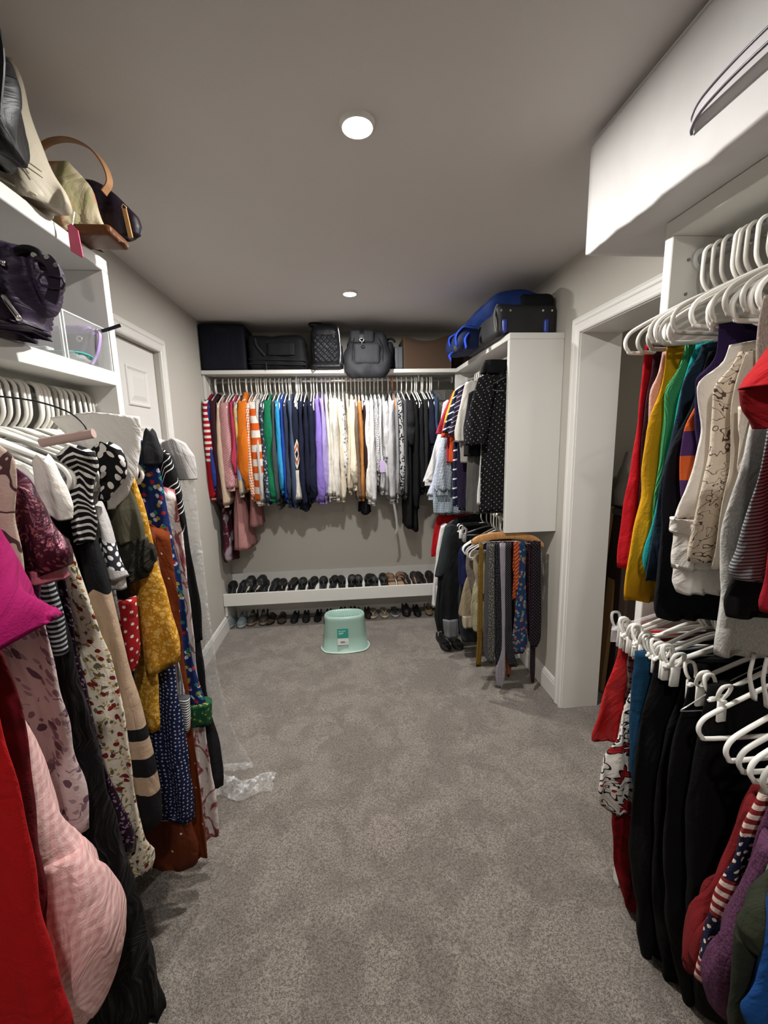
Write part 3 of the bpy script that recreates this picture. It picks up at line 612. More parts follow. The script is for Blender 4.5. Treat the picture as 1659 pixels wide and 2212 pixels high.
# ------------------------------------------------------------------ clothes and hangers
garment('L', 1.375, 'dress', 'long plain black dress hanging beside the clear garment bag', 'dress', 'clothes on the left rod', [(1.498, -.235, .246), (1.389, -.235, .26), (1.176, -.235, .271), (.852, -.235, .276), (.627, -.235, .286), (.41, -.235, .312), (.332, -.235, .305)], 'solid|#1c1c1e', {'th': (.01, .015, .02), 'amp': .01, 'rise': .05, 'hemw': .01}, [], [], 0)
h('L', 1.375, 'tube', 'w', 'long black skirt dress')
garment('L', 1.352, 'dress', 'black dress with thin white diagonal line bands at shoulder', 'dress', 'clothes on the left rod', [(1.513, -.219, .219), (1.484, -.235, .261), (1.376, -.235, .271), (1.258, -.235, .275), (1.136, -.235, .286), (1.033, -.235, .295), (.899, -.235, .291)], 'solid|#121214', {'th': (.01, .014, .018), 'rise': .05, 'amp': .007, 'hemw': .006}, [([(1.5, .211, .255), (1.392, .216, .28), (1.289, .219, .279), (1.244, .223, .268)], 'lines|#121214|#e6e6e4', {'w0': -.016, 'th': (.012, .014, .012)})], [], 0)
h('L', 1.352, 'tube', 'w', 'black dress with white lines')
garment('L', 1.325, 'dress', 'white dress marbled with pink and brown, low behind the rust dress', 'dress', 'clothes on the left rod', [(1.394, -.235, .272), (1.19, -.235, .272), (.797, -.235, .271), (.611, -.235, .276), (.397, -.235, .29), (.202, -.235, .294), (.162, -.235, .289)], 'marble|#d9cfcb|#8d4b52', {'th': (.01, .012, .018), 'amp': .009, 'rise': .09, 'hemw': .01}, [], [], 0)
h('L', 1.325, 'tube', 'w', 'marbled pink and white dress')
garment('L', 1.298, 'dress', 'blue dress printed with snowflakes, stars and green trees', 'dress', 'clothes on the left rod', [(1.542, -.215, .215), (1.481, -.235, .236), (1.342, -.235, .246), (1.198, -.235, .256), (1.063, -.235, .264), (.861, -.235, .271), (.729, -.235, .295), (.653, -.235, .313), (.628, -.235, .31)], 'snow|#16275a|#aeb8c6|#8e2530|#26706e|#9a8c3c|.040', {'th': (.01, .016, .022), 'amp': .009, 'rise': .05, 'hemw': .008}, [], [('hem_trees', [(.706, .214, .319), (.657, .216, .316), (.631, .216, .311)], 'snow|#1a4a30|#2f6e40|#9a8c3c|.02', {'th': (.024, .025, .025), 'nv': 8, 'amp': .009}), ('hood_trim', [(1.562, .212, .238), (1.501, .198, .25), (1.474, .202, .238)], 'solid|#17171a', {'th': (.018, .024, .02), 'nv': 12, 'w0': -.01, 'rise': .02})], 0)
h('L', 1.298, 'tube', 'w', 'blue winter print dress')
garment('L', 1.272, 'dress', 'rust orange dress with sparse white dots beside the marbled dress', 'dress', 'clothes on the left rod', [(1.276, -.235, .254), (1.059, -.235, .258), (.781, -.235, .257), (.567, -.235, .26), (.323, -.235, .267), (.186, -.235, .274), (.148, -.235, .266)], 'rdots|#70300f|#c9bdb0|.07|.04', {'th': (.01, .014, .018), 'amp': .01, 'rise': .12, 'hemw': .01}, [], [], 0)
h('L', 1.272, 'tube', 'w', 'rust dress with white dots')
garment('L', 1.25, 'blouse', 'grey and white pinstripe blouse with ribbed cuff above the rust dress', 'blouse', 'clothes on the left rod', [(1.213, -.223, .223), (1.025, -.235, .236), (.858, -.235, .25), (.747, -.235, .259), (.666, -.235, .265)], 'vs|#8d8e92|#e3e3e1|.010|.4', {'th': (.01, .012, .012), 'rise': .12, 'neck': .3, 'dip': .03}, [], [('cuff', [(.764, .241, .277), (.708, .241, .275), (.655, .239, .267)], 'hs|#e3e3e1|#45464a|.008', {'th': (.016, .018, .018), 'nv': 12, 'w0': -.014})], 0)
h('L', 1.25, 'tube', 'w', 'grey pinstripe blouse')
garment('L', 1.228, 'dress', 'darker rust brown dress, shorter, low beside the cream floral dress', 'dress', 'clothes on the left rod', [(1.287, -.234, .234), (1.006, -.23, .23), (.702, -.225, .225), (.388, -.235, .236), (.21, -.235, .256), (.172, -.235, .245)], 'rdots|#5a260f|#c9bdb0|.09|.04', {'th': (.01, .014, .018), 'amp': .01, 'rise': .12, 'hemw': .012}, [], [], 0)
h('L', 1.228, 'tube', 'g', 'second rust dress')
garment('L', 1.203, 'dress', 'navy dress with rows of tiny white motifs', 'dress', 'clothes on the left rod', [(1.292, -.233, .233), (1.087, -.235, .236), (.914, -.235, .257), (.717, -.235, .261), (.475, -.235, .27), (.372, -.235, .265)], 'micro|#131b3c|#a9adb8|.013|.20', {'th': (.01, .016, .02), 'amp': .012, 'rise': .12, 'hemw': .01}, [], [], 0)
h('L', 1.203, 'tube', 'w', 'navy dotted print dress')
garment('L', 1.172, 'dress', 'mustard yellow dress with small pale floral print and wide sleeve', 'dress', 'clothes on the left rod', [(1.475, -.216, .216), (1.338, -.222, .222), (1.168, -.22, .22), (.99, -.219, .219), (.846, -.22, .22), (.705, -.209, .209)], 'floral|#b27d1e|#cfa550|#c4963c|#d8b56a|.022|.28', {'th': (.01, .018, .022), 'amp': .008, 'rise': .05}, [([(1.469, .204, .233), (1.35, .197, .259), (1.208, .19, .27), (1.058, .19, .292), (.97, .202, .308), (.919, .207, .301)], 'floral|#b27d1e|#cfa550|#c4963c|#d8b56a|.022|.28', {'w0': -.03, 'th': (.016, .022, .03), 'amp': .008, 'shear': .35})], [], 0)
h('L', 1.172, 'tube', 'w', 'mustard floral dress')
garment('L', 1.128, 'dress', 'dark olive dress with a gathered ruffle sleeve end', 'dress', 'clothes on the left rod', [(1.478, -.196, .196), (1.371, -.198, .198), (1.248, -.197, .197), (1.093, -.196, .196), (.959, -.186, .186)], 'solid|#3b392b', {'th': (.01, .014, .014), 'rise': .06}, [([(1.443, .166, .235), (1.389, .166, .248), (1.334, .168, .262), (1.29, .177, .264)], 'solid|#454234', {'w0': -.022, 'th': (.014, .022, .024), 'amp': .008})], [('ruffle', [(1.296, .18, .267), (1.265, .171, .28), (1.228, .171, .274), (1.189, .18, .254)], 'solid|#211f18', {'w0': -.022, 'th': (.022, .032, .034), 'amp': .016, 'freq': 34, 'hemw': .012, 'nv': 20, 'nu': 70})], 0)
h('L', 1.128, 'tube', 'w', 'olive dress with ruffle sleeve')
garment('L', 1.09, 't_shirt', 'large white cotton tee spread over its hanger near the post', 't-shirt', 'clothes on the left rod', [(1.601, .09, .29), (1.575, .107, .291), (1.519, .162, .28), (1.463, .182, .265), (1.417, .194, .244), (1.379, .196, .216)], 'solid|#dedad4', {'th': (.014, .02, .016), 'rise': .012, 'amp': .007, 'ex': .5, 'seed': 4}, [], [], 0)
h('L', 1.09, 'broad', 'w', 'white cotton tee')
garment('L', 1.065, 'top', 'black top with a red white-dotted lower half', 'top', 'clothes on the left rod', [(1.404, -.198, .198), (1.288, -.216, .216), (1.155, -.222, .222), (1.017, -.217, .217), (.887, -.21, .21)], 'solid|#0f0f11', {'th': (.01, .014, .016), 'rise': .08}, [], [('skirt', [(1.155, .189, .245), (1.093, .189, .246), (1.018, .187, .241), (.966, .188, .228)], 'dots|#8f1519|#d0c6c0|.022|.18', {'th': (.018, .02, .02), 'w0': -.006, 'nv': 16})], 0)
h('L', 1.065, 'tube', 'w', 'black top over red dotted skirt')
garment('L', 1.04, 'sweater', 'light grey sweater with a dark geometric band across the sleeve', 'sweater', 'clothes on the left rod', [(1.494, -.203, .203), (1.362, -.209, .209), (1.213, -.209, .209), (1.105, -.214, .214)], 'heather|#b5b1ac|#97938f', {'th': (.01, .014, .014), 'rise': .06}, [([(1.39, .189, .217), (1.34, .196, .23), (1.282, .199, .242), (1.224, .203, .254)], 'fair|#b0acaa|#2a2b34|#e3e1de', {'w0': -.022, 'th': (.014, .018, .018), 'cuff': (.03, 'heather|#b5b1ac|#97938f')})], [], 0)
h('L', 1.04, 'tube', 'w', 'grey patterned sweater')
garment('L', 1.015, 'blouse', 'black blouse with large white dots poking out below the hangers', 'blouse', 'clothes on the left rod', [(1.523, .215, .275), (1.494, .223, .285), (1.465, .23, .276), (1.409, .216, .236)], 'rdots|#131314|#d8d3cc|.022|.32', {'th': (.016, .02, .014), 'rise': .02, 'seed': 9}, [], [], 0)
h('L', 1.023, 'tube', 'w', 'black polka dot blouse')
garment('L', .985, 'sweater_dress', 'long black sweater dress whose beige sleeve has black bands', 'dress', 'clothes on the left rod', [(1.436, -.191, .191), (1.287, -.206, .206), (1.06, -.204, .204), (.864, -.208, .208), (.695, -.217, .217), (.601, -.214, .214)], 'solid|#0e0e10', {'th': (.012, .018, .024), 'amp': .008, 'rise': .06}, [([(1.362, .189, .223), (1.27, .197, .235), (1.191, .203, .239), (1.058, .2, .258), (.911, .201, .278), (.744, .205, .295), (.677, .215, .297), (.607, .215, .292)], 'bands|#101012|#a48d76|#101012|#a48d76|#101012|#a48d76|#101012|0.161|0.496|0.527|0.575|0.624|0.674', {'w0': -.026, 'th': (.016, .024, .028), 'amp': .006, 'sharp': True})], [], 0)
h('L', 0.985, 'tube', 'w', 'black and beige sweater dress')
garment('L', .945, 'blouse', 'black and white zebra striped blouse crumpled under the hangers', 'blouse', 'clothes on the left rod', [(1.516, .178, .259), (1.49, .19, .263), (1.459, .2, .252), (1.419, .196, .241), (1.369, .187, .246), (1.328, .191, .234)], 'zebra|#131315|#d8d5cf|.014|16.0|.35', {'th': (.018, .022, .016), 'rise': .02, 'amp': .01, 'wr': 2}, [], [], 0)
h('L', 0.945, 'tube', 'w', 'zebra striped blouse')
garment('L', .915, 'dress', 'long cream dress with scattered dark red flowers and leaves', 'dress', 'clothes on the left rod', [(1.336, -.201, .201), (1.244, -.216, .216), (1.159, -.231, .231), (1.071, -.235, .247), (.969, -.235, .26), (.911, -.235, .261), (.767, -.235, .258), (.64, -.235, .271), (.546, -.235, .288), (.502, -.235, .277)], 'floral|#cfc6b4|#6a1f26|#5c5a43|#a68b4c|.034|.17', {'th': (.012, .022, .032), 'amp': .013, 'freq': 13, 'rise': .14, 'hemw': .02}, [], [], 0)
h('L', 0.915, 'tube', 'w', 'cream floral dress')
garment('L', .872, 'gown', 'dark purple sequinned gown beside the cream floral dress', 'dress', 'clothes on the left rod', [(1.318, -.207, .207), (1.189, -.211, .211), (1.055, -.213, .213), (.912, -.223, .223), (.759, -.235, .246), (.633, -.235, .269), (.609, -.235, .26)], 'sequin|#241622|#8a6a86|.004', {'th': (.01, .018, .024), 'amp': .01, 'rise': .15}, [], [], 0)
h('L', 0.872, 'tube', 'w', 'purple sequin gown')
garment('L', .832, 'gown', 'floor length black gathered tulle gown with silvery bodice', 'dress', 'clothes on the left rod', [(1.319, -.217, .217), (1.206, -.224, .224), (1.087, -.231, .231), (.93, -.235, .244), (.75, -.235, .262), (.545, -.235, .28), (.349, -.235, .296), (.198, -.235, .302)], 'tulle|#0e0d0f|#3b3838', {'th': (.012, .024, .036), 'amp': .014, 'freq': 20, 'rise': .14, 'nu': 80}, [], [('bodice', [(1.309, .202, .224), (1.216, .202, .234), (1.138, .205, .232)], 'zebra|#17171a|#9a9ba0|.010|3.0|.2', {'w0': -.02, 'th': (.012, .016, .014), 'nv': 20})], 0)
h('L', 0.832, 'tube', 'w', 'black tulle gown')
garment('L', .792, 'blouse', 'plain white satin blouse sleeve beside the maroon velvet top', 'blouse', 'clothes on the left rod', [(1.501, .243, .269), (1.464, .244, .282), (1.426, .249, .29), (1.403, .263, .286)], 'solid|#ded9d0', {'th': (.016, .022, .016), 'rise': .02, 'amp': .008}, [], [], 0)
h('L', 0.792, 'tube', 'w', 'white blouse')
garment('L', .765, 'dress', 'lilac pink dress with dark folk scroll and flower print', 'dress', 'clothes on the left rod', [(1.303, -.233, .233), (1.225, -.235, .236), (1.135, -.235, .24), (1.04, -.235, .251), (.942, -.235, .254), (.839, -.235, .255), (.792, -.235, .252)], 'floral|#b7a3a1|#5d4450|#7a606a|#8f7a80|.050|.16', {'th': (.012, .02, .03), 'amp': .012, 'freq': 12, 'rise': .18, 'hemw': .015}, [], [], 0)
h('L', 0.765, 'tube', 'b', 'lilac batik print dress')
garment('L', .722, 'top', 'maroon velvet top with sequinned sleeve and pink satin hem band', 'top', 'clothes on the left rod', [(1.509, -.235, .255), (1.474, -.235, .283), (1.425, -.235, .284), (1.356, -.235, .276), (1.275, -.235, .266), (1.243, -.235, .259)], 'velvet|#3a0e2c|#57173f', {'th': (.012, .016, .016), 'rise': .04}, [([(1.47, .26, .29), (1.437, .259, .305), (1.394, .255, .323), (1.361, .256, .34), (1.333, .266, .334)], 'sequin|#3d1524|#7a4048|.004', {'w0': -.026, 'th': (.014, .024, .026), 'amp': .01, 'shear': .3, 'cuff': (.012, 'satin|#a65766')})], [], 0)
h('L', 0.722, 'tube', 'w', 'maroon velvet top')
garment('L', .684, 'dress', 'pale pink gingham dress with a big puffed sleeve', 'dress', 'clothes on the left rod', [(1.215, -.219, .219), (1.082, -.226, .226), (.922, -.223, .223), (.769, -.227, .227), (.604, -.235, .239), (.549, -.232, .232)], 'gingham|#c49592|#d8b6b2|.017', {'th': (.012, .02, .028), 'amp': .01, 'rise': .2, 'hemw': .01}, [([(1.191, .205, .232), (1.111, .208, .253), (1.002, .21, .278), (.895, .214, .296), (.849, .222, .315)], 'gingham|#c99a97|#dcbab6|.017', {'w0': -.036, 'th': (.016, .028, .03), 'amp': .009}), ([(.861, .224, .313), (.802, .223, .343), (.726, .221, .355), (.649, .224, .354), (.573, .236, .331), (.53, .258, .302)], 'gingham|#c79794|#dab6b2|.017', {'w0': -.036, 'th': (.032, .058, .03), 'amp': .012, 'freq': 16})], [], 0)
h('L', 0.684, 'tube', 'w', 'pink gingham dress')
garment('L', .64, 'cardigan', 'beige cardigan with dark brown folk print beside the maroon top', 'cardigan', 'clothes on the left rod', [(1.54, -.235, .299), (1.521, -.235, .321), (1.485, -.235, .319), (1.432, -.235, .307), (1.376, -.235, .31), (1.313, -.235, .308)], 'scroll|#b9a596|#4b3434|.05|.03', {'th': (.014, .02, .02), 'rise': .03, 'amp': .008}, [], [], 0)
h('L', 0.64, 'tube', 'w', 'beige folk print cardigan')
garment('L', .6, 'gown', 'dark crimson velvet gown behind the bright red one', 'dress', 'clothes on the left rod', [(1.253, -.235, .288), (1.181, -.235, .298), (1.06, -.235, .297), (.948, -.235, .29), (.838, -.235, .285), (.767, -.235, .282)], 'velvet|#4a0810|#5a0a14', {'th': (.012, .018, .02), 'amp': .009, 'rise': .18}, [], [], 0)
h('L', 0.6, 'tube', 'w', 'dark crimson gown')
garment('L', .56, 'top', 'fuchsia pink top with a wide flared cape sleeve', 'top', 'clothes on the left rod', [(1.515, -.235, .319), (1.428, -.235, .325), (1.336, -.235, .321), (1.259, -.235, .314)], 'solid|#800a48', {'th': (.012, .018, .02), 'rise': .1}, [([(1.466, .295, .353), (1.421, .298, .361), (1.376, .306, .378), (1.332, .309, .397), (1.294, .314, .408)], 'solid|#980e58', {'w0': -.026, 'th': (.014, .024, .04), 'amp': .012, 'freq': 8, 'shear': .45})], [], 0)
h('L', 0.56, 'tube', 'w', 'fuchsia cape sleeve top')
garment('L', .52, 'gown', 'long bright red gown at the very front of the left rod', 'dress', 'clothes on the left rod', [(1.322, -.235, .329), (1.229, -.235, .339), (1.138, -.235, .342), (1.042, -.235, .344), (.931, -.235, .344), (.805, -.235, .346), (.678, -.235, .349)], 'solid|#9e0c0f', {'th': (.012, .022, .03), 'amp': .01, 'rise': .2}, [], [], 0)
h('L', 0.52, 'tube', 'w', 'bright red gown')
garment('R', 1.095, 'tank_top', 'plain bright red tank top farthest along by the doorway', 'tank top', 'tops on the upper right rod', [(1.763, -.167, .167), (1.699, -.168, .168), (1.579, -.172, .172), (1.404, -.184, .184), (1.286, -.191, .191), (1.176, -.196, .196), (1.154, -.193, .193)], 'solid|#a80f1c', {'th': (.008, .012, .014), 'neck': .7, 'dip': .1, 'rise': .03, 'amp': .006}, [], [], 0)
h('R', 1.095, 'tube', 'w', 'red tank top')
garment('R', 1.068, 'tank_top', 'very dark maroon tank top between the red and pink ones', 'tank top', 'tops on the upper right rod', [(1.757, -.159, .159), (1.695, -.161, .161), (1.636, -.168, .168), (1.553, -.17, .17), (1.406, -.167, .167), (1.225, -.165, .165)], 'solid|#2a0f18', {'th': (.008, .012, .014), 'neck': .7, 'dip': .1, 'rise': .03, 'amp': .006}, [], [], 0)
h('R', 1.068, 'tube', 'g', 'maroon tank top')
garment('R', 1.042, 'tank_top', 'pale pink tank top peeping out behind the yellow one', 'tank top', 'tops on the upper right rod', [(1.735, -.154, .154), (1.685, -.159, .159), (1.648, -.181, .181), (1.599, -.18, .18), (1.505, -.18, .18), (1.334, -.175, .175)], 'solid|#c79f96', {'th': (.008, .012, .014), 'neck': .7, 'dip': .1, 'rise': .03, 'amp': .006}, [], [], 0)
h('R', 1.042, 'tube', 'g', 'pale pink tank top')
garment('R', 1.01, 'tank_top', 'mustard yellow tank top hanging lowest among the coloured ones', 'tank top', 'tops on the upper right rod', [(1.745, -.17, .17), (1.685, -.168, .168), (1.633, -.179, .179), (1.588, -.197, .197), (1.506, -.2, .206), (1.436, -.2, .21), (1.388, -.2, .204), (1.304, -.2, .216), (1.205, -.2, .226), (1.11, -.2, .238), (1.09, -.2, .234)], 'solid|#bd8a12', {'th': (.008, .016, .022), 'neck': .7, 'dip': .1, 'rise': .03, 'amp': .009, 'hemw': .006}, [], [], 0)
h('R', 1.01, 'tube', 'w', 'yellow tank top')
garment('R', .975, 'tank_top', 'light green tank top right of the yellow one', 'tank top', 'tops on the upper right rod', [(1.737, -.152, .152), (1.685, -.16, .16), (1.64, -.193, .193), (1.594, -.188, .188), (1.506, -.186, .186), (1.461, -.186, .186), (1.369, -.195, .195), (1.262, -.193, .193)], 'rib|#3f8a55|.006', {'th': (.008, .012, .014), 'neck': .7, 'dip': .1, 'rise': .03, 'amp': .006}, [], [], 0)
h('R', 0.975, 'tube', 'g', 'green tank top')
garment('R', .95, 'tank_top', 'turquoise tank top whose hem shows beside the yellow one', 'tank top', 'tops on the upper right rod', [(1.732, -.146, .146), (1.686, -.162, .162), (1.603, -.178, .178), (1.517, -.186, .186), (1.401, -.198, .198), (1.321, -.2, .212), (1.252, -.2, .231), (1.204, -.2, .233), (1.185, -.2, .22)], 'solid|#17888c', {'th': (.008, .012, .014), 'neck': .7, 'dip': .1, 'rise': .03, 'amp': .006}, [], [], 0)
h('R', 0.95, 'tube', 'w', 'teal tank top')
garment('R', .918, 'blouse', 'dark slate blue sleeveless blouse beside the turquoise one', 'blouse', 'tops on the upper right rod', [(1.725, -.159, .159), (1.681, -.169, .169), (1.659, -.2, .201), (1.59, -.2, .202), (1.517, -.2, .212), (1.459, -.2, .221), (1.394, -.2, .229), (1.288, -.2, .229), (1.178, -.2, .242)], 'solid|#1b2a38', {'th': (.008, .012, .014), 'neck': .7, 'dip': .06, 'rise': .03, 'amp': .006}, [], [], 0)
h('R', 0.918, 'tube', 'g', 'dark slate blouse')
garment('R', .885, 'top', 'long plain black top ending above the clip hangers', 'top', 'tops on the upper right rod', [(1.704, -.171, .171), (1.607, -.193, .193), (1.523, -.2, .226), (1.467, -.2, .245), (1.404, -.2, .25), (1.307, -.2, .243), (1.185, -.2, .238), (1.113, -.2, .245), (1.096, -.2, .227)], 'solid|#080911', {'th': (.01, .018, .024), 'neck': .7, 'dip': .05, 'rise': .03, 'amp': .006}, [], [], 0)
h('R', 0.885, 'tube', 'w', 'long black tank')
garment('R', .852, 'top', 'purple top with wide orange stripes', 'top', 'tops on the upper right rod', [(1.66, -.173, .173), (1.593, -.2, .217), (1.542, -.2, .238), (1.483, -.2, .243), (1.408, -.2, .235), (1.26, -.2, .213)], 'hs|#452a58|#bf5527|.105|.5|.15', {'th': (.008, .012, .014), 'neck': .7, 'dip': .03, 'rise': .03, 'amp': .006}, [], [], 0)
h('R', 0.852, 'tube', 'g', 'purple and orange striped top')
garment('R', .83, 'tank_top', 'dark violet tank top behind the white blouse', 'tank top', 'tops on the upper right rod', [(1.746, -.2, .203), (1.684, -.199, .199), (1.657, -.2, .226), (1.646, -.2, .245), (1.565, -.2, .235), (1.469, -.2, .221)], 'solid|#221238', {'th': (.008, .012, .014), 'neck': .7, 'dip': .1, 'rise': .03, 'amp': .006}, [], [], 0)
h('R', 0.83, 'tube', 'w', 'dark violet tank top')
garment('R', .797, 'blouse', 'white blouse with stitched tiers at its hem', 'blouse', 'tops on the upper right rod', [(1.699, -.2, .207), (1.66, -.2, .217), (1.635, -.2, .269), (1.59, -.2, .26), (1.536, -.2, .244), (1.462, -.2, .254), (1.401, -.2, .27), (1.356, -.2, .292)], 'solid|#d3cec6', {'th': (.008, .012, .014), 'neck': .7, 'dip': .07, 'rise': .03, 'amp': .006}, [], [('tier', [(1.358, .18, .291), (1.326, .177, .285)], 'solid|#d8d3cb', {'th': (.02, .024, .024), 'nv': 8, 'amp': .01, 'freq': 16}), ('tier', [(1.336, .178, .282), (1.276, .17, .279), (1.25, .167, .276)], 'solid|#cfcac2', {'th': (.018, .021, .022), 'nv': 10, 'amp': .01, 'freq': 16}), ('tier', [(1.26, .169, .277), (1.219, .164, .276), (1.197, .161, .266)], 'solid|#d3cec8', {'th': (.017, .02, .021), 'nv': 10, 'amp': .009, 'freq': 14})], 0)
h('R', 0.797, 'tube', 'w', 'white tiered blouse')
garment('R', .762, 'tank_top', 'cream sleeveless top printed with thin dark flower outlines', 'tank top', 'tops on the upper right rod', [(1.679, -.2, .22), (1.646, -.2, .23), (1.628, -.2, .265), (1.561, -.2, .258), (1.491, -.2, .255), (1.419, -.2, .261), (1.354, -.2, .272), (1.282, -.2, .28), (1.274, -.2, .275)], 'scroll|#c8bba9|#54443c|.018|.018', {'th': (.01, .016, .02), 'neck': .7, 'dip': .1, 'rise': .03, 'amp': .006}, [], [], 0)
h('R', 0.762, 'tube', 'g', 'cream top with line drawing')
garment('R', .73, 'blouse', 'cream blouse with a soft vertical ruffle', 'blouse', 'tops on the upper right rod', [(1.673, -.2, .236), (1.625, -.2, .25), (1.576, -.2, .254), (1.509, -.2, .242), (1.466, -.2, .241), (1.422, -.2, .25), (1.332, -.2, .253), (1.267, -.2, .253)], 'solid|#b9ae9f', {'th': (.008, .012, .014), 'neck': .7, 'dip': .06, 'rise': .03, 'amp': .01}, [], [('ruffle', [(1.576, .234, .26), (1.517, .219, .249), (1.466, .22, .246), (1.421, .21, .233)], 'solid|#c4baac', {'w0': .022, 'th': (.01, .014, .012), 'amp': .014, 'freq': 22, 'nv': 24})], 0)
h('R', 0.73, 'tube', 'w', 'cream ruffled blouse')
garment('R', .712, 'cardigan', 'beige knit cardigan at the right edge above the red tee', 'cardigan', 'tops on the upper right rod', [(1.761, -.2, .233), (1.723, -.2, .236), (1.669, -.2, .232), (1.598, -.2, .228), (1.517, -.2, .222)], 'heather|#9c8f84|#85786e', {'th': (.012, .016, .016), 'neck': .7, 'dip': .0, 'rise': .05, 'amp': .006}, [], [], 0)
h('R', 0.712, 'tube', 'w', 'beige cardigan')
garment('R', .684, 'hoodie', 'light grey hoodie with drawstrings hanging over the clip hangers', 'hoodie', 'tops on the upper right rod', [(1.588, -.2, .247), (1.525, -.2, .26), (1.477, -.2, .267), (1.412, -.2, .281), (1.353, -.2, .287), (1.283, -.2, .287), (1.22, -.2, .275), (1.13, -.2, .281), (1.118, -.2, .278)], 'heather|#a9a8a3|#c1c0bb', {'th': (.012, .022, .03), 'amp': .01, 'rise': .05}, [], [('drawstring', [(1.129, .222, .228), (1.086, .226, .232), (1.036, .212, .218)], 'solid|#cfccc6', {'w0': .03, 'th': (.0022, .0022, .004), 'nv': 14, 'nu': 12, 'amp': .002}), ('drawstring', [(1.127, .207, .213), (1.085, .211, .217), (1.024, .193, .199)], 'solid|#cfccc6', {'w0': .04, 'th': (.0022, .0022, .004), 'nv': 14, 'nu': 12, 'amp': .002})], 0)
h('R', 0.684, 'tube', 'w', 'light grey hoodie')
garment('R', .618, 't_shirt', 'grey tee with fine horizontal stripes', 't-shirt', 'tops on the upper right rod', [(1.582, -.2, .296), (1.525, -.2, .295), (1.482, -.2, .302), (1.43, -.2, .313), (1.376, -.2, .321), (1.33, -.2, .327), (1.302, -.2, .336), (1.29, -.2, .322)], 'hs|#8e9092|#3f4247|.006|.45', {'th': (.012, .018, .026), 'amp': .008, 'rise': .05}, [], [], 0)
h('R', 0.618, 'tube', 'w', 'grey pinstripe tee')
garment('R', .648, 'top', 'plain black knit top below the grey striped tee', 'top', 'tops on the upper right rod', [(1.555, -.2, .247), (1.432, -.2, .264), (1.36, -.2, .278), (1.295, -.2, .289), (1.236, -.2, .305), (1.208, -.2, .295)], 'solid|#0e0e0f', {'th': (.012, .02, .026), 'rise': .05}, [], [], 0)
h('R', 0.648, 'tube', 'w', 'black knit top')
garment('R', .55, 'cardigan', 'dark red cardigan at the right edge below the red tee', 'cardigan', 'tops on the upper right rod', [(1.55, -.2, .327), (1.453, -.2, .341), (1.37, -.2, .342), (1.313, -.2, .343), (1.271, -.2, .351), (1.262, -.2, .343)], 'solid|#8a1020', {'th': (.012, .018, .022), 'rise': .05}, [], [], 0)
h('R', 0.55, 'tube', 'w', 'dark red cardigan')
garment('R', .5, 't_shirt', 'bright red short sleeved tee nearest on the upper right rod', 't-shirt', 'tops on the upper right rod', [(1.617, -.2, .382), (1.549, -.2, .404), (1.49, -.2, .401), (1.429, -.2, .396)], 'solid|#a30e17', {'th': (.012, .018, .02), 'rise': .05}, [([(1.648, .387, .436), (1.619, .386, .453), (1.598, .385, .468), (1.583, .386, .474)], 'solid|#b01019', {'w0': .024, 'th': (.016, .028, .036), 'amp': .007, 'rise': .01}), ([(1.581, .402, .472), (1.555, .405, .462), (1.534, .414, .449)], 'solid|#7c0b12', {'w0': .01, 'th': (.016, .016, .008), 'amp': .006})], [], 0)  # second sleeve piece: darker red paints in the shaded underside
h('R', 0.5, 'tube', 'w', 'bright red tee')
garment('RL', 1.1, 'skirt', 'red satin skirt nearest the doorway jamb', 'skirt', 'clothes on the lower right rod', [(.946, -.169, .169), (.875, -.172, .172), (.798, -.19, .19), (.71, -.2, .21), (.624, -.2, .241), (.605, -.2, .238)], 'satin|#a3161a', {'th': (.01, .02, .03), 'amp': .012, 'rise': .0}, [], [], 0)
h('RL', 1.1, 'clip', 'c', 'red satin skirt')
garment('RL', 1.078, 'skirt', 'dark plaid skirt showing as a narrow strip by the red satin one', 'skirt', 'clothes on the lower right rod', [(.926, -.148, .148), (.856, -.152, .152), (.766, -.149, .149), (.643, -.158, .158)], 'plaid|#1c1820|#7a6f6a|#8a3038|.035', {'th': (.008, .014, .018), 'amp': .009, 'rise': .0}, [], [], 0)
h('RL', 1.078, 'clip', 'w', 'plaid skirt')
garment('RL', 1.027, 'skirt', 'white skirt printed with black outlined red flowers', 'skirt', 'clothes on the lower right rod', [(.886, -.165, .165), (.801, -.177, .177), (.726, -.195, .195), (.625, -.2, .225), (.523, -.2, .251), (.482, -.2, .253), (.44, -.2, .238)], 'petal|#cfcac2|#17141a|#8e1c1e|.062', {'th': (.01, .02, .03), 'amp': .012, 'rise': .0, 'hemw': .01}, [], [], 0)
h('RL', 1.027, 'clip', 'w', 'white flower print skirt')
garment('RL', 1.058, 'trousers', 'dark red velvet trousers below the flower print skirt', 'trousers', 'clothes on the lower right rod', [(.866, -.14, .14), (.688, -.149, .149), (.502, -.171, .171), (.386, -.182, .182), (.323, -.18, .18), (.184, -.16, .16), (.055, -.12, .12), (-.031, -.085, .085)], 'velvet|#63060c|#8a0a12', {'th': (.01, .018, .018), 'amp': .009, 'rise': .0}, [], [], 0)
h('RL', 1.058, 'clip', 'g', 'red velvet trousers')
garment('RL', .99, 'leggings', 'petrol blue leggings between the flower skirt and the black trousers', 'leggings', 'clothes on the lower right rod', [(.953, -.2, .2), (.909, -.198, .198), (.799, -.2, .2), (.684, -.195, .195), (.549, -.181, .181), (.439, -.159, .159)], 'solid|#123a56', {'th': (.012, .02, .014), 'amp': .009, 'rise': .0}, [], [], 0)
h('RL', 0.99, 'clip', 'w', 'blue leggings')
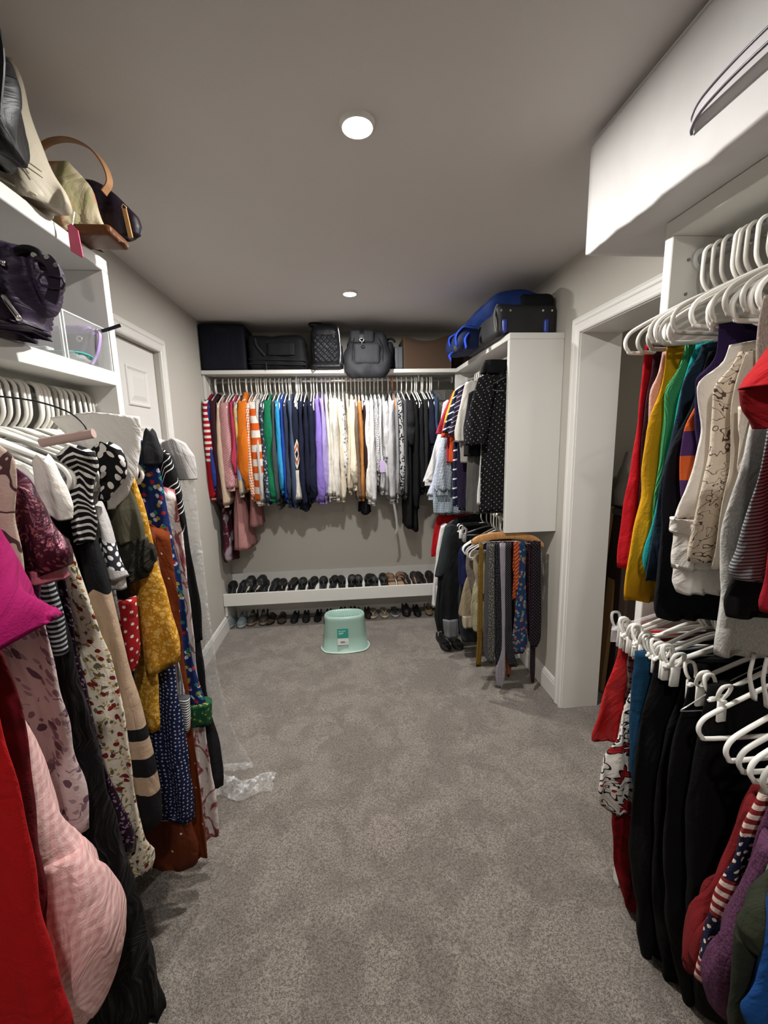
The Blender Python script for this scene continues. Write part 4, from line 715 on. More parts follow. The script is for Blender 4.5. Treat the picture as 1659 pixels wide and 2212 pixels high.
garment('RL', .945, 'trousers', 'black trousers with satin waist tab nearest the blue leggings', 'trousers', 'clothes on the lower right rod', [(.957, -.178, .178), (.901, -.181, .181), (.775, -.2, .201), (.636, -.2, .207), (.49, -.2, .203), (.273, -.187, .187), (.157, -.167, .167), (.002, -.137, .137), (-.115, -.11, .11), (-.157, -.101, .101)], 'solid|#050506', {'th': (.014, .026, .024), 'amp': .01, 'rise': .0}, [], [], 0)
h('RL', 0.945, 'clip', 'w', 'black trousers with folded waistband')
garment('RL', .892, 'trousers', 'wide black trousers reaching the carpet behind the hoodie strings', 'trousers', 'clothes on the lower right rod', [(.971, -.14, .14), (.885, -.141, .141), (.811, -.171, .171), (.706, -.181, .181), (.569, -.184, .184), (.335, -.169, .169), (.096, -.134, .134), (-.058, -.095, .095), (-.115, -.084, .084)], 'solid|#050507', {'th': (.014, .024, .03), 'amp': .012, 'rise': .0}, [], [], 0)
h('RL', 0.892, 'clip', 'b', 'wide black trousers')
garment('RL', .838, 'trousers', 'black leggings held by two large white clips', 'trousers', 'clothes on the lower right rod', [(.959, -.173, .173), (.911, -.177, .177), (.84, -.2, .201), (.703, -.2, .209), (.516, -.2, .201), (.255, -.163, .163), (.031, -.104, .104), (-.07, -.082, .082)], 'solid|#060607', {'th': (.014, .024, .022), 'amp': .009, 'rise': .0}, [], [], 0)
h('RL', 0.838, 'clip', 'w', 'black leggings')
garment('RL', .79, 'skirt', 'long black skirt beside the red knit cardigans', 'skirt', 'clothes on the lower right rod', [(.977, -.175, .175), (.886, -.181, .181), (.744, -.188, .188), (.593, -.185, .185), (.391, -.166, .166), (.201, -.124, .124), (.029, -.089, .089)], 'solid|#050506', {'th': (.014, .024, .03), 'amp': .009, 'rise': .0}, [], [], 0)
h('RL', 0.79, 'clip', 'w', 'long black skirt')
garment('RL', .7, 'cardigan', 'brick red cardigan with long hanging sleeve', 'cardigan', 'clothes on the lower right rod', [(.797, -.137, .137), (.754, -.152, .152), (.687, -.165, .165), (.619, -.184, .184), (.551, -.2, .208), (.467, -.2, .22)], 'solid|#641317', {'th': (.014, .02, .024), 'amp': .009, 'rise': .03}, [([(.774, .126, .171), (.686, .136, .192), (.595, .147, .219), (.506, .169, .26), (.441, .195, .275), (.401, .212, .274)], 'solid|#6b1519', {'w0': .024, 'th': (.014, .022, .024), 'cuff': (.02, None)})], [], 0)
h('RL', 0.7, 'tube', 'w', 'brick red cardigan')
garment('RL', .665, 'cardigan', 'dark red cardigan close behind the star print top', 'cardigan', 'clothes on the lower right rod', [(.831, -.153, .153), (.725, -.174, .174), (.639, -.199, .199), (.55, -.2, .219), (.445, -.2, .238)], 'solid|#5e1013', {'th': (.012, .018, .02), 'amp': .009, 'rise': .03}, [([(.768, .143, .183), (.671, .15, .208), (.583, .17, .244), (.504, .192, .272), (.436, .21, .28)], 'solid|#671316', {'w0': .02, 'th': (.014, .02, .02), 'cuff': (.02, None)})], [], 0)
h('RL', 0.665, 'tube', 'b', 'second red cardigan')
garment('RL', .632, 'top', 'top patterned in red and white stripes with white stars on navy', 'top', 'clothes on the lower right rod', [(.851, -.2, .2), (.792, -.2, .219), (.731, -.2, .231), (.685, -.2, .248), (.621, -.2, .26), (.544, -.2, .267), (.489, -.2, .285), (.433, -.2, .289)], 'flag|#7a2324|#cfb9ad|#161a30', {'th': (.014, .022, .02), 'amp': .009, 'rise': .03}, [], [], 0)
h('RL', 0.632, 'tube', 'g', 'stars and stripes top')
garment('RL', .6, 'sweater', 'plum coloured fuzzy knit sweater with long sleeve', 'sweater', 'clothes on the lower right rod', [(.859, -.2, .213), (.801, -.2, .227), (.722, -.2, .243), (.641, -.2, .258), (.533, -.2, .266), (.441, -.2, .257)], 'heather|#3f2035|#5a3450', {'th': (.014, .02, .022), 'amp': .009, 'rise': .03}, [([(.8, .204, .246), (.721, .206, .262), (.639, .214, .286), (.573, .234, .312), (.514, .241, .321), (.451, .258, .303)], 'heather|#43243a|#603a56', {'w0': .022, 'th': (.016, .026, .022)})], [], 0)
h('RL', 0.6, 'tube', 'w', 'plum knit sweater')
garment('RL', .562, 'top', 'pale mint green top showing as a sliver at the right edge', 'top', 'clothes on the lower right rod', [(.879, -.2, .226), (.805, -.2, .239), (.758, -.2, .248), (.71, -.2, .254), (.659, -.2, .247)], 'solid|#6f9a76', {'th': (.008, .014, .018), 'amp': .009, 'rise': .03}, [], [], 0)
h('RL', 0.562, 'tube', 'w', 'pale green top')
garment('RL', .53, 'jacket', 'dark olive jacket at the lower right', 'jacket', 'clothes on the lower right rod', [(.837, -.2, .272), (.739, -.2, .301), (.644, -.2, .314), (.5, -.2, .304), (.445, -.2, .297)], 'solid|#23261c', {'th': (.016, .024, .03), 'amp': .009, 'rise': .03}, [([(.81, .26, .302), (.771, .262, .335), (.732, .273, .35), (.702, .278, .341)], 'solid|#2b2e22', {'w0': .022, 'th': (.016, .024, .02)}), ([(.704, .252, .341), (.621, .239, .341), (.494, .221, .33)], 'solid|#23261c', {'w0': .014, 'th': (.02, .022, .022)})], [], 0)
h('RL', 0.53, 'tube', 'w', 'olive jacket')
garment('RL', .485, 'jacket', 'blue fleece jacket in the bottom right corner', 'jacket', 'clothes on the lower right rod', [(.892, -.2, .299), (.828, -.2, .333), (.741, -.2, .334), (.66, -.2, .341), (.607, -.2, .354), (.579, -.2, .342)], 'solid|#12407a', {'th': (.016, .024, .03), 'amp': .009, 'rise': .03}, [], [], 0)
h('RL', 0.485, 'tube', 'w', 'blue fleece jacket')
garment('F', 2.325, 'polo_shirt', 'black short sleeved polo covered in small white dots', 'shirt', 'shirts on the far corner rod', [(1.908, -.175, .175), (1.823, -.18, .21), (1.7, -.18, .224), (1.498, -.18, .225), (1.29, -.18, .23), (1.113, -.18, .23)], 'dots|#0c0c0e|#98948e|.024|.11', {'th': (.014, .022, .026), 'rise': .05, 'amp': .006}, [([(1.853, .159, .257), (1.725, .177, .297), (1.587, .195, .327), (1.494, .204, .323)], 'dots|#0c0c0e|#98948e|.024|.11', {'w0': .024, 'th': (.016, .024, .03)})], [('collar', [(1.949, .083, .212), (1.907, .082, .232), (1.877, .102, .237)], 'solid|#050507', {'th': (.02, .026, .028), 'nv': 10, 'amp': .003})], 0)
h('F', 2.325, 'tube', 'b', 'black dotted polo')
garment('F', 2.405, 'shirt', 'charcoal grey shirt, its body showing below the black dotted polo', 'shirt', 'shirts on the far corner rod', [(1.871, -.18, .216), (1.783, -.18, .253), (1.603, -.18, .277), (1.432, -.18, .281), (1.229, -.18, .29), (1.091, -.18, .288)], 'solid|#4f4e4c', {'th': (.012, .02, .02), 'rise': .05}, [([(1.782, .204, .285), (1.603, .212, .31), (1.431, .215, .308)], 'solid|#141416', {'w0': .022, 'th': (.014, .02, .024)})], [], 0)
h('F', 2.405, 'tube', 'w', 'charcoal grey shirt')
garment('F', 2.485, 'shirt', 'pale grey short sleeved shirt left of the dotted polo', 'shirt', 'shirts on the far corner rod', [(1.875, -.18, .221), (1.792, -.18, .267), (1.66, -.18, .294), (1.498, -.18, .309), (1.388, -.18, .3)], 'solid|#9b9791', {'th': (.012, .02, .02), 'rise': .05}, [([(1.844, .207, .284), (1.713, .227, .316), (1.579, .242, .343), (1.512, .253, .337)], 'solid|#bab6af', {'w0': .024, 'th': (.014, .022, .022)})], [], 0)
h('F', 2.485, 'tube', 'w', 'pale grey shirt')
garment('F', 2.56, 'polo_shirt', 'dark purple polo with thin white piping', 'shirt', 'shirts on the far corner rod', [(1.875, -.18, .235), (1.773, -.18, .268), (1.581, -.18, .295), (1.385, -.18, .305), (1.124, -.18, .298), (1.088, -.18, .291)], 'solid|#231a30', {'th': (.012, .018, .02), 'rise': .05}, [([(1.833, .234, .297), (1.692, .261, .33), (1.554, .277, .364)], 'hs|#231a30|#c9c2cc|.03|.1', {'w0': .022, 'th': (.014, .02, .022)})], [], 0)
h('F', 2.56, 'tube', 'g', 'purple piped polo')
garment('F', 2.63, 'polo_shirt', 'navy polo with broken white stripes', 'shirt', 'shirts on the far corner rod', [(1.874, -.18, .232), (1.752, -.18, .277), (1.526, -.18, .305), (1.323, -.18, .313), (1.099, -.18, .309)], 'hs|#171b34|#d4d2d8|.06|.16', {'th': (.012, .018, .018), 'rise': .05}, [([(1.83, .243, .301), (1.696, .271, .342), (1.57, .294, .388)], 'hs|#171b34|#d4d2d8|.05|.2', {'w0': .02, 'th': (.012, .018, .018)})], [], 0)
h('F', 2.63, 'tube', 'w', 'navy and white striped polo')
garment('F', 2.69, 'shirt', 'yellow tee with an orange hem between navy and crimson', 'shirt', 'shirts on the far corner rod', [(1.865, -.18, .232), (1.758, -.18, .279), (1.585, -.18, .314), (1.379, -.18, .32)], 'bands|#c99a2a|#c24a1c|.22', {'th': (.01, .016, .016), 'rise': .05}, [([(1.825, .244, .298), (1.687, .273, .345), (1.542, .296, .381)], 'bands|#cf9f2c|#c24a1c|.20', {'w0': .02, 'th': (.012, .016, .016)})], [], 0)
h('F', 2.69, 'tube', 'g', 'yellow and orange tee')
garment('F', 2.75, 'shirt', 'faded crimson short sleeved tee by the corner', 'shirt', 'shirts on the far corner rod', [(1.861, -.18, .228), (1.763, -.18, .282), (1.557, -.18, .318), (1.376, -.18, .324)], 'solid|#8e2436', {'th': (.01, .016, .016), 'rise': .05}, [([(1.821, .239, .291), (1.69, .269, .352), (1.564, .299, .404)], 'solid|#96283a', {'w0': .02, 'th': (.012, .018, .018)})], [], 0)
h('F', 2.75, 'tube', 'w', 'crimson tee')
garment('F', 2.81, 'shirt', 'navy and white plaid long sleeved shirt', 'shirt', 'shirts on the far corner rod', [(1.857, -.18, .23), (1.738, -.18, .279), (1.496, -.18, .303), (1.247, -.18, .309), (1.183, -.18, .302)], 'plaid|#1c2a44|#aab6c2|#dfe4e6|.022', {'th': (.012, .018, .02), 'rise': .05}, [([(1.739, .241, .298), (1.557, .253, .329), (1.373, .265, .367), (1.184, .283, .396)], 'plaid|#1c2a44|#aab6c2|#dfe4e6|.022', {'w0': .022, 'th': (.014, .022, .024), 'cuff': (.03, None)})], [], 0)
h('F', 2.81, 'tube', 'b', 'navy plaid shirt')
garment('F', 2.87, 'shirt', 'blue and white gingham shirt with buttoned cuff', 'shirt', 'shirts on the far corner rod', [(1.858, -.18, .226), (1.743, -.18, .277), (1.496, -.18, .308), (1.242, -.18, .334), (1.08, -.18, .357), (1.007, -.18, .36)], 'gingham|#2d4a68|#c8d2d6|.012', {'th': (.012, .02, .024), 'rise': .05}, [], [('hem', [(1.216, .255, .396), (1.095, .248, .393), (1.018, .254, .387)], 'gingham|#2d4a68|#c8d2d6|.012', {'w0': .022, 'th': (.016, .02, .02), 'nv': 14}), ('button', [(1.182, .288, .301), (1.172, .284, .304), (1.163, .288, .301)], 'solid|#d8d8d4', {'w0': .046, 'th': (.003, .004, .003), 'nv': 6, 'nu': 10, 'amp': 0, 'rise': 0})], 0)
h('F', 2.87, 'tube', 'w', 'blue gingham shirt')
garment('F', 2.935, 'shirt', 'light blue and white striped long sleeved shirt', 'shirt', 'shirts on the far corner rod', [(1.853, -.18, .222), (1.717, -.18, .273), (1.495, -.18, .306), (1.17, -.18, .353)], 'ds|#8d9bbb|#d9dce2|.012', {'th': (.012, .018, .018), 'rise': .05}, [([(1.748, .234, .293), (1.495, .253, .332), (1.236, .286, .386), (1.137, .319, .427)], 'ds|#8d9bbb|#d9dce2|.012', {'w0': .022, 'th': (.012, .018, .02), 'cuff': (.03, None)})], [], 0)
h('F', 2.935, 'tube', 'w', 'light blue striped shirt')
garment('F', 3.0, 'shirt', 'white shirt with fine grey pattern nearest the corner', 'shirt', 'shirts on the far corner rod', [(1.848, -.18, .218), (1.721, -.18, .264), (1.495, -.18, .311), (1.231, -.18, .359)], 'scroll|#c6c5c6|#7b7e92|.02|.03', {'th': (.012, .018, .018), 'rise': .05}, [([(1.784, .231, .291), (1.56, .251, .331), (1.364, .291, .393), (1.232, .332, .441)], 'solid|#c9c8c8', {'w0': .022, 'th': (.012, .018, .02), 'cuff': (.03, None)})], [], 0)
h('F', 3.0, 'tube', 'g', 'white patterned shirt')
garment('F', 2.35, 'shirt', 'white shirt hem with two black lines below the dotted polo', 'shirt', 'shirts on the far corner rod', [(1.826, -.17, .17), (1.651, -.18, .206), (1.393, -.18, .226), (1.207, -.18, .237), (1.153, -.18, .239)], 'bands|#c9c7c3|#141416|#c9c7c3|#141416|#c9c7c3|.72|.727|.745|.752', {'th': (.008, .012, .012), 'rise': .04}, [], [], 0)
h('F', 2.35, 'tube', 'w', 'white ringer shirt')
garment('FL', 2.95, 'trousers', 'bright red trousers under the gingham shirt', 'trousers', 'trousers and jackets on the low corner rod', [(1.013, -.182, .182), (.992, -.24, .275), (.863, -.24, .306), (.725, -.24, .323), (.683, -.24, .32)], 'solid|#a00f18', {'th': (.012, .018, .018)}, [], [], 0)
h('FL', 2.95, 'clip', 'm', 'red trousers')
garment('FL', 2.87, 'jacket', 'grey and white track jacket sleeve at the end of the shoe shelf', 'jacket', 'trousers and jackets on the low corner rod', [(.96, -.192, .192), (.912, -.24, .259), (.779, -.24, .296), (.608, -.24, .313), (.469, -.24, .327), (.335, -.24, .338)], 'bands|#77787a|#c9c9c8|.10', {'th': (.014, .02, .02), 'rise': .03}, [([(.929, .202, .275), (.777, .222, .302), (.537, .248, .32), (.333, .276, .338)], 'solid|#cfcfce', {'w0': .02, 'th': (.012, .018, .018)})], [], 0)
h('FL', 2.87, 'tube', 'w', 'white panelled track jacket')
garment('FL', 2.8, 'jacket', 'black and charcoal track jacket with small white marks', 'jacket', 'trousers and jackets on the low corner rod', [(.989, -.177, .177), (.926, -.24, .252), (.73, -.24, .291), (.527, -.24, .308), (.286, -.24, .332), (.172, -.24, .312)], 'nylon|#18191b', {'th': (.014, .022, .026), 'rise': .03}, [([(.942, .177, .259), (.762, .219, .298), (.629, .252, .324), (.585, .285, .331)], 'nylon|#2c3234', {'w0': .022, 'th': (.014, .02, .02)})], [], 0)
h('FL', 2.8, 'tube', 'w', 'black track jacket')
garment('FL', 2.73, 'trousers', 'black joggers with turned grey cuffs almost on the carpet', 'trousers', 'trousers and jackets on the low corner rod', [(.969, -.164, .164), (.908, -.227, .227), (.682, -.24, .268), (.417, -.24, .307), (.246, -.24, .314), (.175, -.24, .287)], 'solid|#121315', {'th': (.016, .028, .024), 'amp': .008}, [], [('cuff', [(.293, .175, .291), (.224, .168, .284), (.157, .174, .274)], 'solid|#6d6e72', {'w0': .006, 'th': (.026, .027, .024), 'nv': 10})], 0)
h('FL', 2.73, 'clip', 'w', 'black joggers')
garment('FL', 2.62, 'trousers', 'slate grey long trousers behind the khaki ones', 'trousers', 'trousers and jackets on the low corner rod', [(.835, -.14, .14), (.774, -.177, .177), (.52, -.206, .206), (.256, -.198, .198), (.17, -.178, .178)], 'solid|#2b2e32', {'th': (.014, .022, .022)}, [], [], 0)
h('FL', 2.62, 'clip', 'm', 'slate grey trousers')
garment('FL', 2.54, 'shorts', 'navy blue shorts above the khaki trousers', 'shorts', 'trousers and jackets on the low corner rod', [(.858, -.212, .212), (.813, -.23, .23), (.706, -.232, .232), (.619, -.228, .228), (.586, -.198, .198)], 'solid|#161d42', {'th': (.014, .022, .022)}, [], [], 0)
h('FL', 2.54, 'tube', 'w', 'navy shorts')
garment('FL', 2.485, 'trousers', 'khaki trousers folded over a hanger, light cuffs below', 'trousers', 'trousers and jackets on the low corner rod', [(.72, -.161, .161), (.643, -.202, .202), (.54, -.225, .225), (.423, -.24, .242), (.409, -.23, .23)], 'solid|#8b7d66', {'th': (.014, .02, .022)}, [], [('cuff', [(.419, .145, .218), (.365, .144, .217), (.337, .15, .211)], 'solid|#a59a84', {'th': (.02, .022, .02), 'nv': 8, 'w0': .006})], 0)
h('FL', 2.485, 'tube', 'w', 'khaki trousers')
garment('FL', 2.435, 'trousers', 'taupe trousers folded over a hanger beside the khaki ones', 'trousers', 'trousers and jackets on the low corner rod', [(.854, -.172, .172), (.832, -.209, .209), (.753, -.211, .211), (.648, -.193, .193), (.592, -.174, .174)], 'solid|#6e655c', {'th': (.014, .022, .022)}, [], [], 0)
h('FL', 2.435, 'tube', 'g', 'taupe trousers')
garment('FL', 2.395, 'trousers', 'olive cream trousers hanging long behind the gold tie', 'trousers', 'trousers and jackets on the low corner rod', [(.718, -.153, .153), (.631, -.175, .175), (.512, -.191, .191), (.39, -.178, .178), (.347, -.166, .166)], 'solid|#9a9377', {'th': (.012, .02, .02)}, [], [], 0)
h('FL', 2.395, 'tube', 'w', 'olive cream trousers')
garment('FL', 2.36, 'trousers', 'beige trousers right beside the gold tie', 'trousers', 'trousers and jackets on the low corner rod', [(.872, -.138, .138), (.846, -.189, .189), (.76, -.188, .188), (.666, -.164, .164), (.607, -.151, .151)], 'solid|#948972', {'th': (.012, .02, .02)}, [], [], 0)
h('FL', 2.36, 'tube', 'g', 'beige trousers')
garment('B', -1.0, 'sweatshirt', 'red sweatshirt with white stripes down its sleeve at far left', 'sweatshirt', 'clothes on the back rod', [(1.837, -.19, .185), (1.692, -.2, .205), (1.15, -.2, .205)], 'solid|#a5131f', {'th': (.01, .029, .031), 'rise': .095, 'topth': .005, 'amp': .006, 'nu': 30, 'nv': 22}, [([(1.842, .175, .205, .0), (1.797, .145, .23, -.0), (1.642, .115, .242, .003), (1.487, .118, .239, .003), (1.232, .125, .226, -.002), (1.132, .15, .21, -.003)], 'hs|#a5131f|#e2dcd8|.042|.45|0|.46', {'th': (.02, .034, .036, .04, .027), 'amp': .007, 'rise': .015, 'nu': 22, 'nv': 26, 'cuff': (.022, None)})], [('hem_band', [(1.154, -.2, .199), (1.12, -.195, .193)], 'solid|#a5131f', {'th': (.029, .029), 'nu': 26, 'nv': 6, 'amp': .003})], -0.018)
h('B', -1.058, 'tube', 'w', 'red sweatshirt with striped sleeve')
garment('B', -.98, 'sweatshirt', 'royal blue top sliver behind the striped red sleeve', 'sweatshirt', 'clothes on the back rod', [(1.831, -.19, .185), (1.686, -.2, .205), (1.213, -.2, .205)], 'solid|#26357a', {'th': (.01, .015, .016), 'rise': .095, 'topth': .005, 'amp': .006, 'nu': 30, 'nv': 22}, [([(1.836, .175, .205, .0), (1.791, .145, .23, -.001), (1.636, .115, .225, -.007), (1.523, .123, .238, -.009), (1.31, .125, .251, -.006), (1.21, .15, .233, -.007)], 'solid|#26357a', {'th': (.01, .017, .018, .02, .014), 'amp': .007, 'rise': .015, 'nu': 22, 'nv': 26, 'cuff': (.022, None)})], [('hem_band', [(1.217, -.2, .199), (1.183, -.195, .193)], 'solid|#26357a', {'th': (.015, .015), 'nu': 26, 'nv': 6, 'amp': .003})], 0.0)
h('B', -1.019, 'tube', 'w', 'royal blue top')
garment('B', -.96, 'sweater', 'dark maroon heather sweater next to the red striped one', 'sweater', 'clothes on the back rod', [(1.839, -.19, .185), (1.694, -.2, .205), (1.093, -.2, .205)], 'heather|#2b141b|#3b1c24', {'th': (.01, .03, .032), 'rise': .095, 'topth': .005, 'amp': .006, 'nu': 30, 'nv': 22}, [([(1.844, .175, .205, .0), (1.799, .145, .23, .001), (1.644, .115, .241, .0), (1.474, .109, .24, .002), (1.205, .125, .226, .005), (1.105, .15, .225, .006)], 'heather|#2b141b|#3b1c24', {'th': (.021, .036, .038, .042, .029), 'amp': .007, 'rise': .015, 'nu': 22, 'nv': 26, 'cuff': (.022, None)})], [('hem_band', [(1.097, -.2, .199), (1.063, -.195, .193)], 'heather|#2b141b|#3b1c24', {'th': (.03, .03), 'nu': 26, 'nv': 6, 'amp': .003})], 0.017)
h('B', -0.976, 'tube', 'w', 'maroon sweater')
garment('B', -.97, 'dress', 'long wine red dress with white tie pattern reaching lowest at left', 'dress', 'clothes on the back rod', [(1.8, -.15, .09), (1.5, -.18, .12), (.605, -.18, .13999999999999999)], 'tiedye|#3c1420|#4a1522|#8b8088', {'th': (.008, .012, .04), 'rise': .05, 'amp': .008, 'hemw': .006}, (), (), 0.0)
h('B', -0.97, 'tube', 'w', 'long wine patterned dress')
garment('B', -.917, 'cardigan', 'thin beige cardigan strip beside the pink sweater', 'cardigan', 'clothes on the back rod', [(1.817, -.19, .185), (1.672, -.2, .205), (1.073, -.2, .205)], 'solid|#b9a48f', {'th': (.01, .018, .019), 'rise': .095, 'topth': .005, 'amp': .006, 'nu': 30, 'nv': 22}, [([(1.822, .175, .205, .0), (1.777, .145, .23, -.0), (1.622, .115, .236, -.007), (1.45, .118, .247, -.007), (1.178, .125, .23, -.001), (1.078, .15, .228, -.001)], 'solid|#b9a48f', {'th': (.012, .021, .022, .025, .017), 'amp': .007, 'rise': .015, 'nu': 22, 'nv': 26, 'cuff': (.022, None)})], [], 0.009)
h('B', -0.917, 'tube', 'w', 'thin beige cardigan')
garment('B', -.874, 'sweater', 'dusty pink cable knit sweater with high neck', 'sweater', 'clothes on the back rod', [(1.823, -.19, .185), (1.678, -.2, .205), (1.215, -.2, .205)], 'cable|#c08e90', {'th': (.01, .037, .04), 'rise': .095, 'topth': .005, 'amp': .006, 'nu': 30, 'nv': 22}, [([(1.828, .175, .205, .0), (1.783, .145, .23, .0), (1.628, .115, .231, .004), (1.515, .114, .239, .004), (1.302, .125, .234, .001), (1.202, .15, .233, .001)], 'cable|#c08e90', {'th': (.026, .044, .047, .051, .035), 'amp': .007, 'rise': .015, 'nu': 22, 'nv': 26, 'cuff': (.022, None)})], [('hem_band', [(1.219, -.2, .199), (1.185, -.195, .193)], 'cable|#c08e90', {'th': (.037, .037), 'nu': 26, 'nv': 6, 'amp': .003})], 0.018)
h('B', -0.874, 'tube', 'w', 'pink cable sweater')
garment('B', -.851, 'dress', 'long dusty pink knit dress hanging well below the sweaters', 'dress', 'clothes on the back rod', [(1.8, -.15, .09), (1.5, -.18, .12), (.701, -.18, .13999999999999999)], 'solid|#ab7a78', {'th': (.008, .012, .062), 'rise': .05, 'amp': .008, 'hemw': .006}, (), (), 0.0)
h('B', -0.851, 'tube', 'w', 'long dusty pink dress')
garment('B', -.821, 'top', 'raspberry pink top beside the pink cable sweater', 'top', 'clothes on the back rod', [(1.83, -.19, .185), (1.685, -.2, .205), (1.284, -.2, .205)], 'solid|#a83550', {'th': (.01, .014, .015), 'rise': .095, 'topth': .005, 'amp': .006, 'nu': 30, 'nv': 22}, [([(1.835, .175, .205, .0), (1.79, .145, .23, -.001), (1.635, .115, .238, .003), (1.57, .117, .229, .001), (1.404, .125, .254, -.007), (1.304, .15, .217, -.008)], 'solid|#a83550', {'th': (.01, .017, .018, .019, .013), 'amp': .007, 'rise': .015, 'nu': 22, 'nv': 26, 'cuff': (.022, None)})], [], -0.01)
h('B', -0.821, 'tube', 'w', 'raspberry top')
garment('B', -.792, 't_shirt', 'pastel yellow and blue tie dyed top', 't-shirt', 'clothes on the back rod', [(1.824, -.19, .185), (1.679, -.2, .205), (1.158, -.2, .205)], 'tiedye|#c9b46a|#7d8bb0|#c79aa6', {'th': (.01, .018, .019), 'rise': .095, 'topth': .005, 'amp': .006, 'nu': 30, 'nv': 22}, [([(1.829, .175, .205, .0), (1.784, .145, .23, -.0), (1.629, .115, .234, .003), (1.49, .119, .22, .003), (1.251, .125, .233, -.002), (1.151, .15, .221, -.003)], 'tiedye|#c9b46a|#7d8bb0|#c79aa6', {'th': (.012, .021, .022, .024, .016), 'amp': .007, 'rise': .015, 'nu': 22, 'nv': 26, 'cuff': (.022, None)})], [], -0.008)
h('B', -0.792, 'tube', 'w', 'pastel tie dye tee')
garment('B', -.745, 'hoodie', 'bright orange hoodie with its hood up beside the tie dyed top', 'hoodie', 'clothes on the back rod', [(1.832, -.19, .185), (1.687, -.2, .205), (1.203, -.2, .205)], 'solid|#cf6f1c', {'th': (.01, .043, .046), 'rise': .095, 'topth': .005, 'amp': .006, 'nu': 30, 'nv': 22}, [([(1.837, .175, .205, .0), (1.792, .145, .23, .001), (1.637, .115, .241, .005), (1.521, .117, .256, .007), (1.305, .125, .242, .007), (1.205, .15, .207, .009)], 'solid|#cf6f1c', {'th': (.03, .051, .054, .059, .04), 'amp': .007, 'rise': .015, 'nu': 22, 'nv': 26, 'cuff': (.022, None)})], [('hood', [(1.915, -.02, .08), (1.87, -.05, .13), (1.82, -.05, .14), (1.79, -.03, .12)], 'solid|#cf6f1c', {'th': (.012, .02, .022, .014), 'nu': 24, 'nv': 14, 'amp': .006, 'rise': .01})], -0.004)
h('B', -0.745, 'tube', 'w', 'orange hoodie')
garment('B', -.705, 'shirt', 'orange and white checked shirt beside the orange hoodie', 'shirt', 'clothes on the back rod', [(1.821, -.19, .185), (1.676, -.2, .205), (1.137, -.2, .205)], 'gingham|#c75e1c|#e2d6c8|.02', {'th': (.01, .016, .017), 'rise': .095, 'topth': .005, 'amp': .006, 'nu': 30, 'nv': 22}, [([(1.826, .175, .205, .0), (1.781, .145, .23, -.001), (1.626, .115, .239, -.001), (1.478, .107, .25, -.003), (1.23, .125, .24, -.007), (1.13, .15, .219, -.008)], 'gingham|#c75e1c|#e2d6c8|.02', {'th': (.011, .019, .02, .022, .015), 'amp': .007, 'rise': .015, 'nu': 22, 'nv': 26, 'cuff': (.022, None)})], [], -0.012)
h('B', -0.705, 'tube', 'w', 'orange gingham shirt')
garment('B', -.742, 'skirt', 'shorter dusty pink garment below the orange striped sweatshirt', 'dress', 'clothes on the back rod', [(1.8, -.15, .07), (1.5, -.18, .1), (.876, -.18, .12000000000000001)], 'solid|#a37270', {'th': (.008, .012, .044), 'rise': .05, 'amp': .008, 'hemw': .006}, (), (), 0.0)
h('B', -0.742, 'tube', 'w', 'short dusty pink dress')
garment('B', -.669, 'sweatshirt', 'sweatshirt with wide orange and white stripes', 'sweatshirt', 'clothes on the back rod', [(1.825, -.19, .185), (1.68, -.2, .205), (1.086, -.2, .205)], 'hs|#c9561a|#d9d2ca|.105|.5', {'th': (.01, .03, .032), 'rise': .095, 'topth': .005, 'amp': .006, 'nu': 30, 'nv': 22}, [([(1.83, .175, .205, .0), (1.785, .145, .23, .0), (1.63, .115, .243, .007), (1.464, .124, .249, .007), (1.197, .125, .229, .0), (1.097, .15, .227, .0)], 'hs|#c9561a|#d9d2ca|.105|.5', {'th': (.021, .036, .038, .042, .029), 'amp': .007, 'rise': .015, 'nu': 22, 'nv': 26, 'cuff': (.022, None)})], [('hem_band', [(1.09, -.2, .199), (1.056, -.195, .193)], 'hs|#c9561a|#d9d2ca|.105|.5', {'th': (.03, .03), 'nu': 26, 'nv': 6, 'amp': .003})], 0.004)
h('B', -0.669, 'tube', 'w', 'orange striped sweatshirt')
garment('B', -.632, 'top', 'light grey thin top right of the orange stripes', 'top', 'clothes on the back rod', [(1.841, -.19, .185), (1.696, -.2, .205), (1.099, -.2, .205)], 'solid|#b5b0ac', {'th': (.01, .013, .013), 'rise': .095, 'topth': .005, 'amp': .006, 'nu': 30, 'nv': 22}, [([(1.846, .175, .205, .0), (1.801, .145, .23, -.001), (1.646, .115, .228, -.009), (1.469, .122, .255, -.012), (1.192, .125, .251, -.007), (1.092, .15, .227, -.009)], 'solid|#b5b0ac', {'th': (.009, .015, .016, .017, .012), 'amp': .007, 'rise': .015, 'nu': 22, 'nv': 26, 'cuff': (.022, None)})], [], -0.016)
h('B', -0.632, 'tube', 'w', 'light grey top')
garment('B', -.605, 'blouse', 'dark navy sheer floral blouse beside the green sweatshirt', 'blouse', 'clothes on the back rod', [(1.825, -.19, .185), (1.68, -.2, .205), (1.061, -.2, .205)], 'floral|#2a3340|#8f98a6|#4c5666|.03|.25', {'th': (.01, .017, .018), 'rise': .095, 'topth': .005, 'amp': .006, 'nu': 30, 'nv': 22}, [([(1.83, .175, .205, .0), (1.785, .145, .23, .0), (1.63, .115, .23, -.0), (1.456, .108, .223, .001), (1.181, .125, .248, .005), (1.081, .15, .223, .005)], 'floral|#2a3340|#8f98a6|#4c5666|.03|.25', {'th': (.012, .021, .022, .024, .016), 'amp': .007, 'rise': .015, 'nu': 22, 'nv': 26, 'cuff': (.022, None)})], [], -0.007)
h('B', -0.605, 'tube', 'w', 'dark floral blouse')
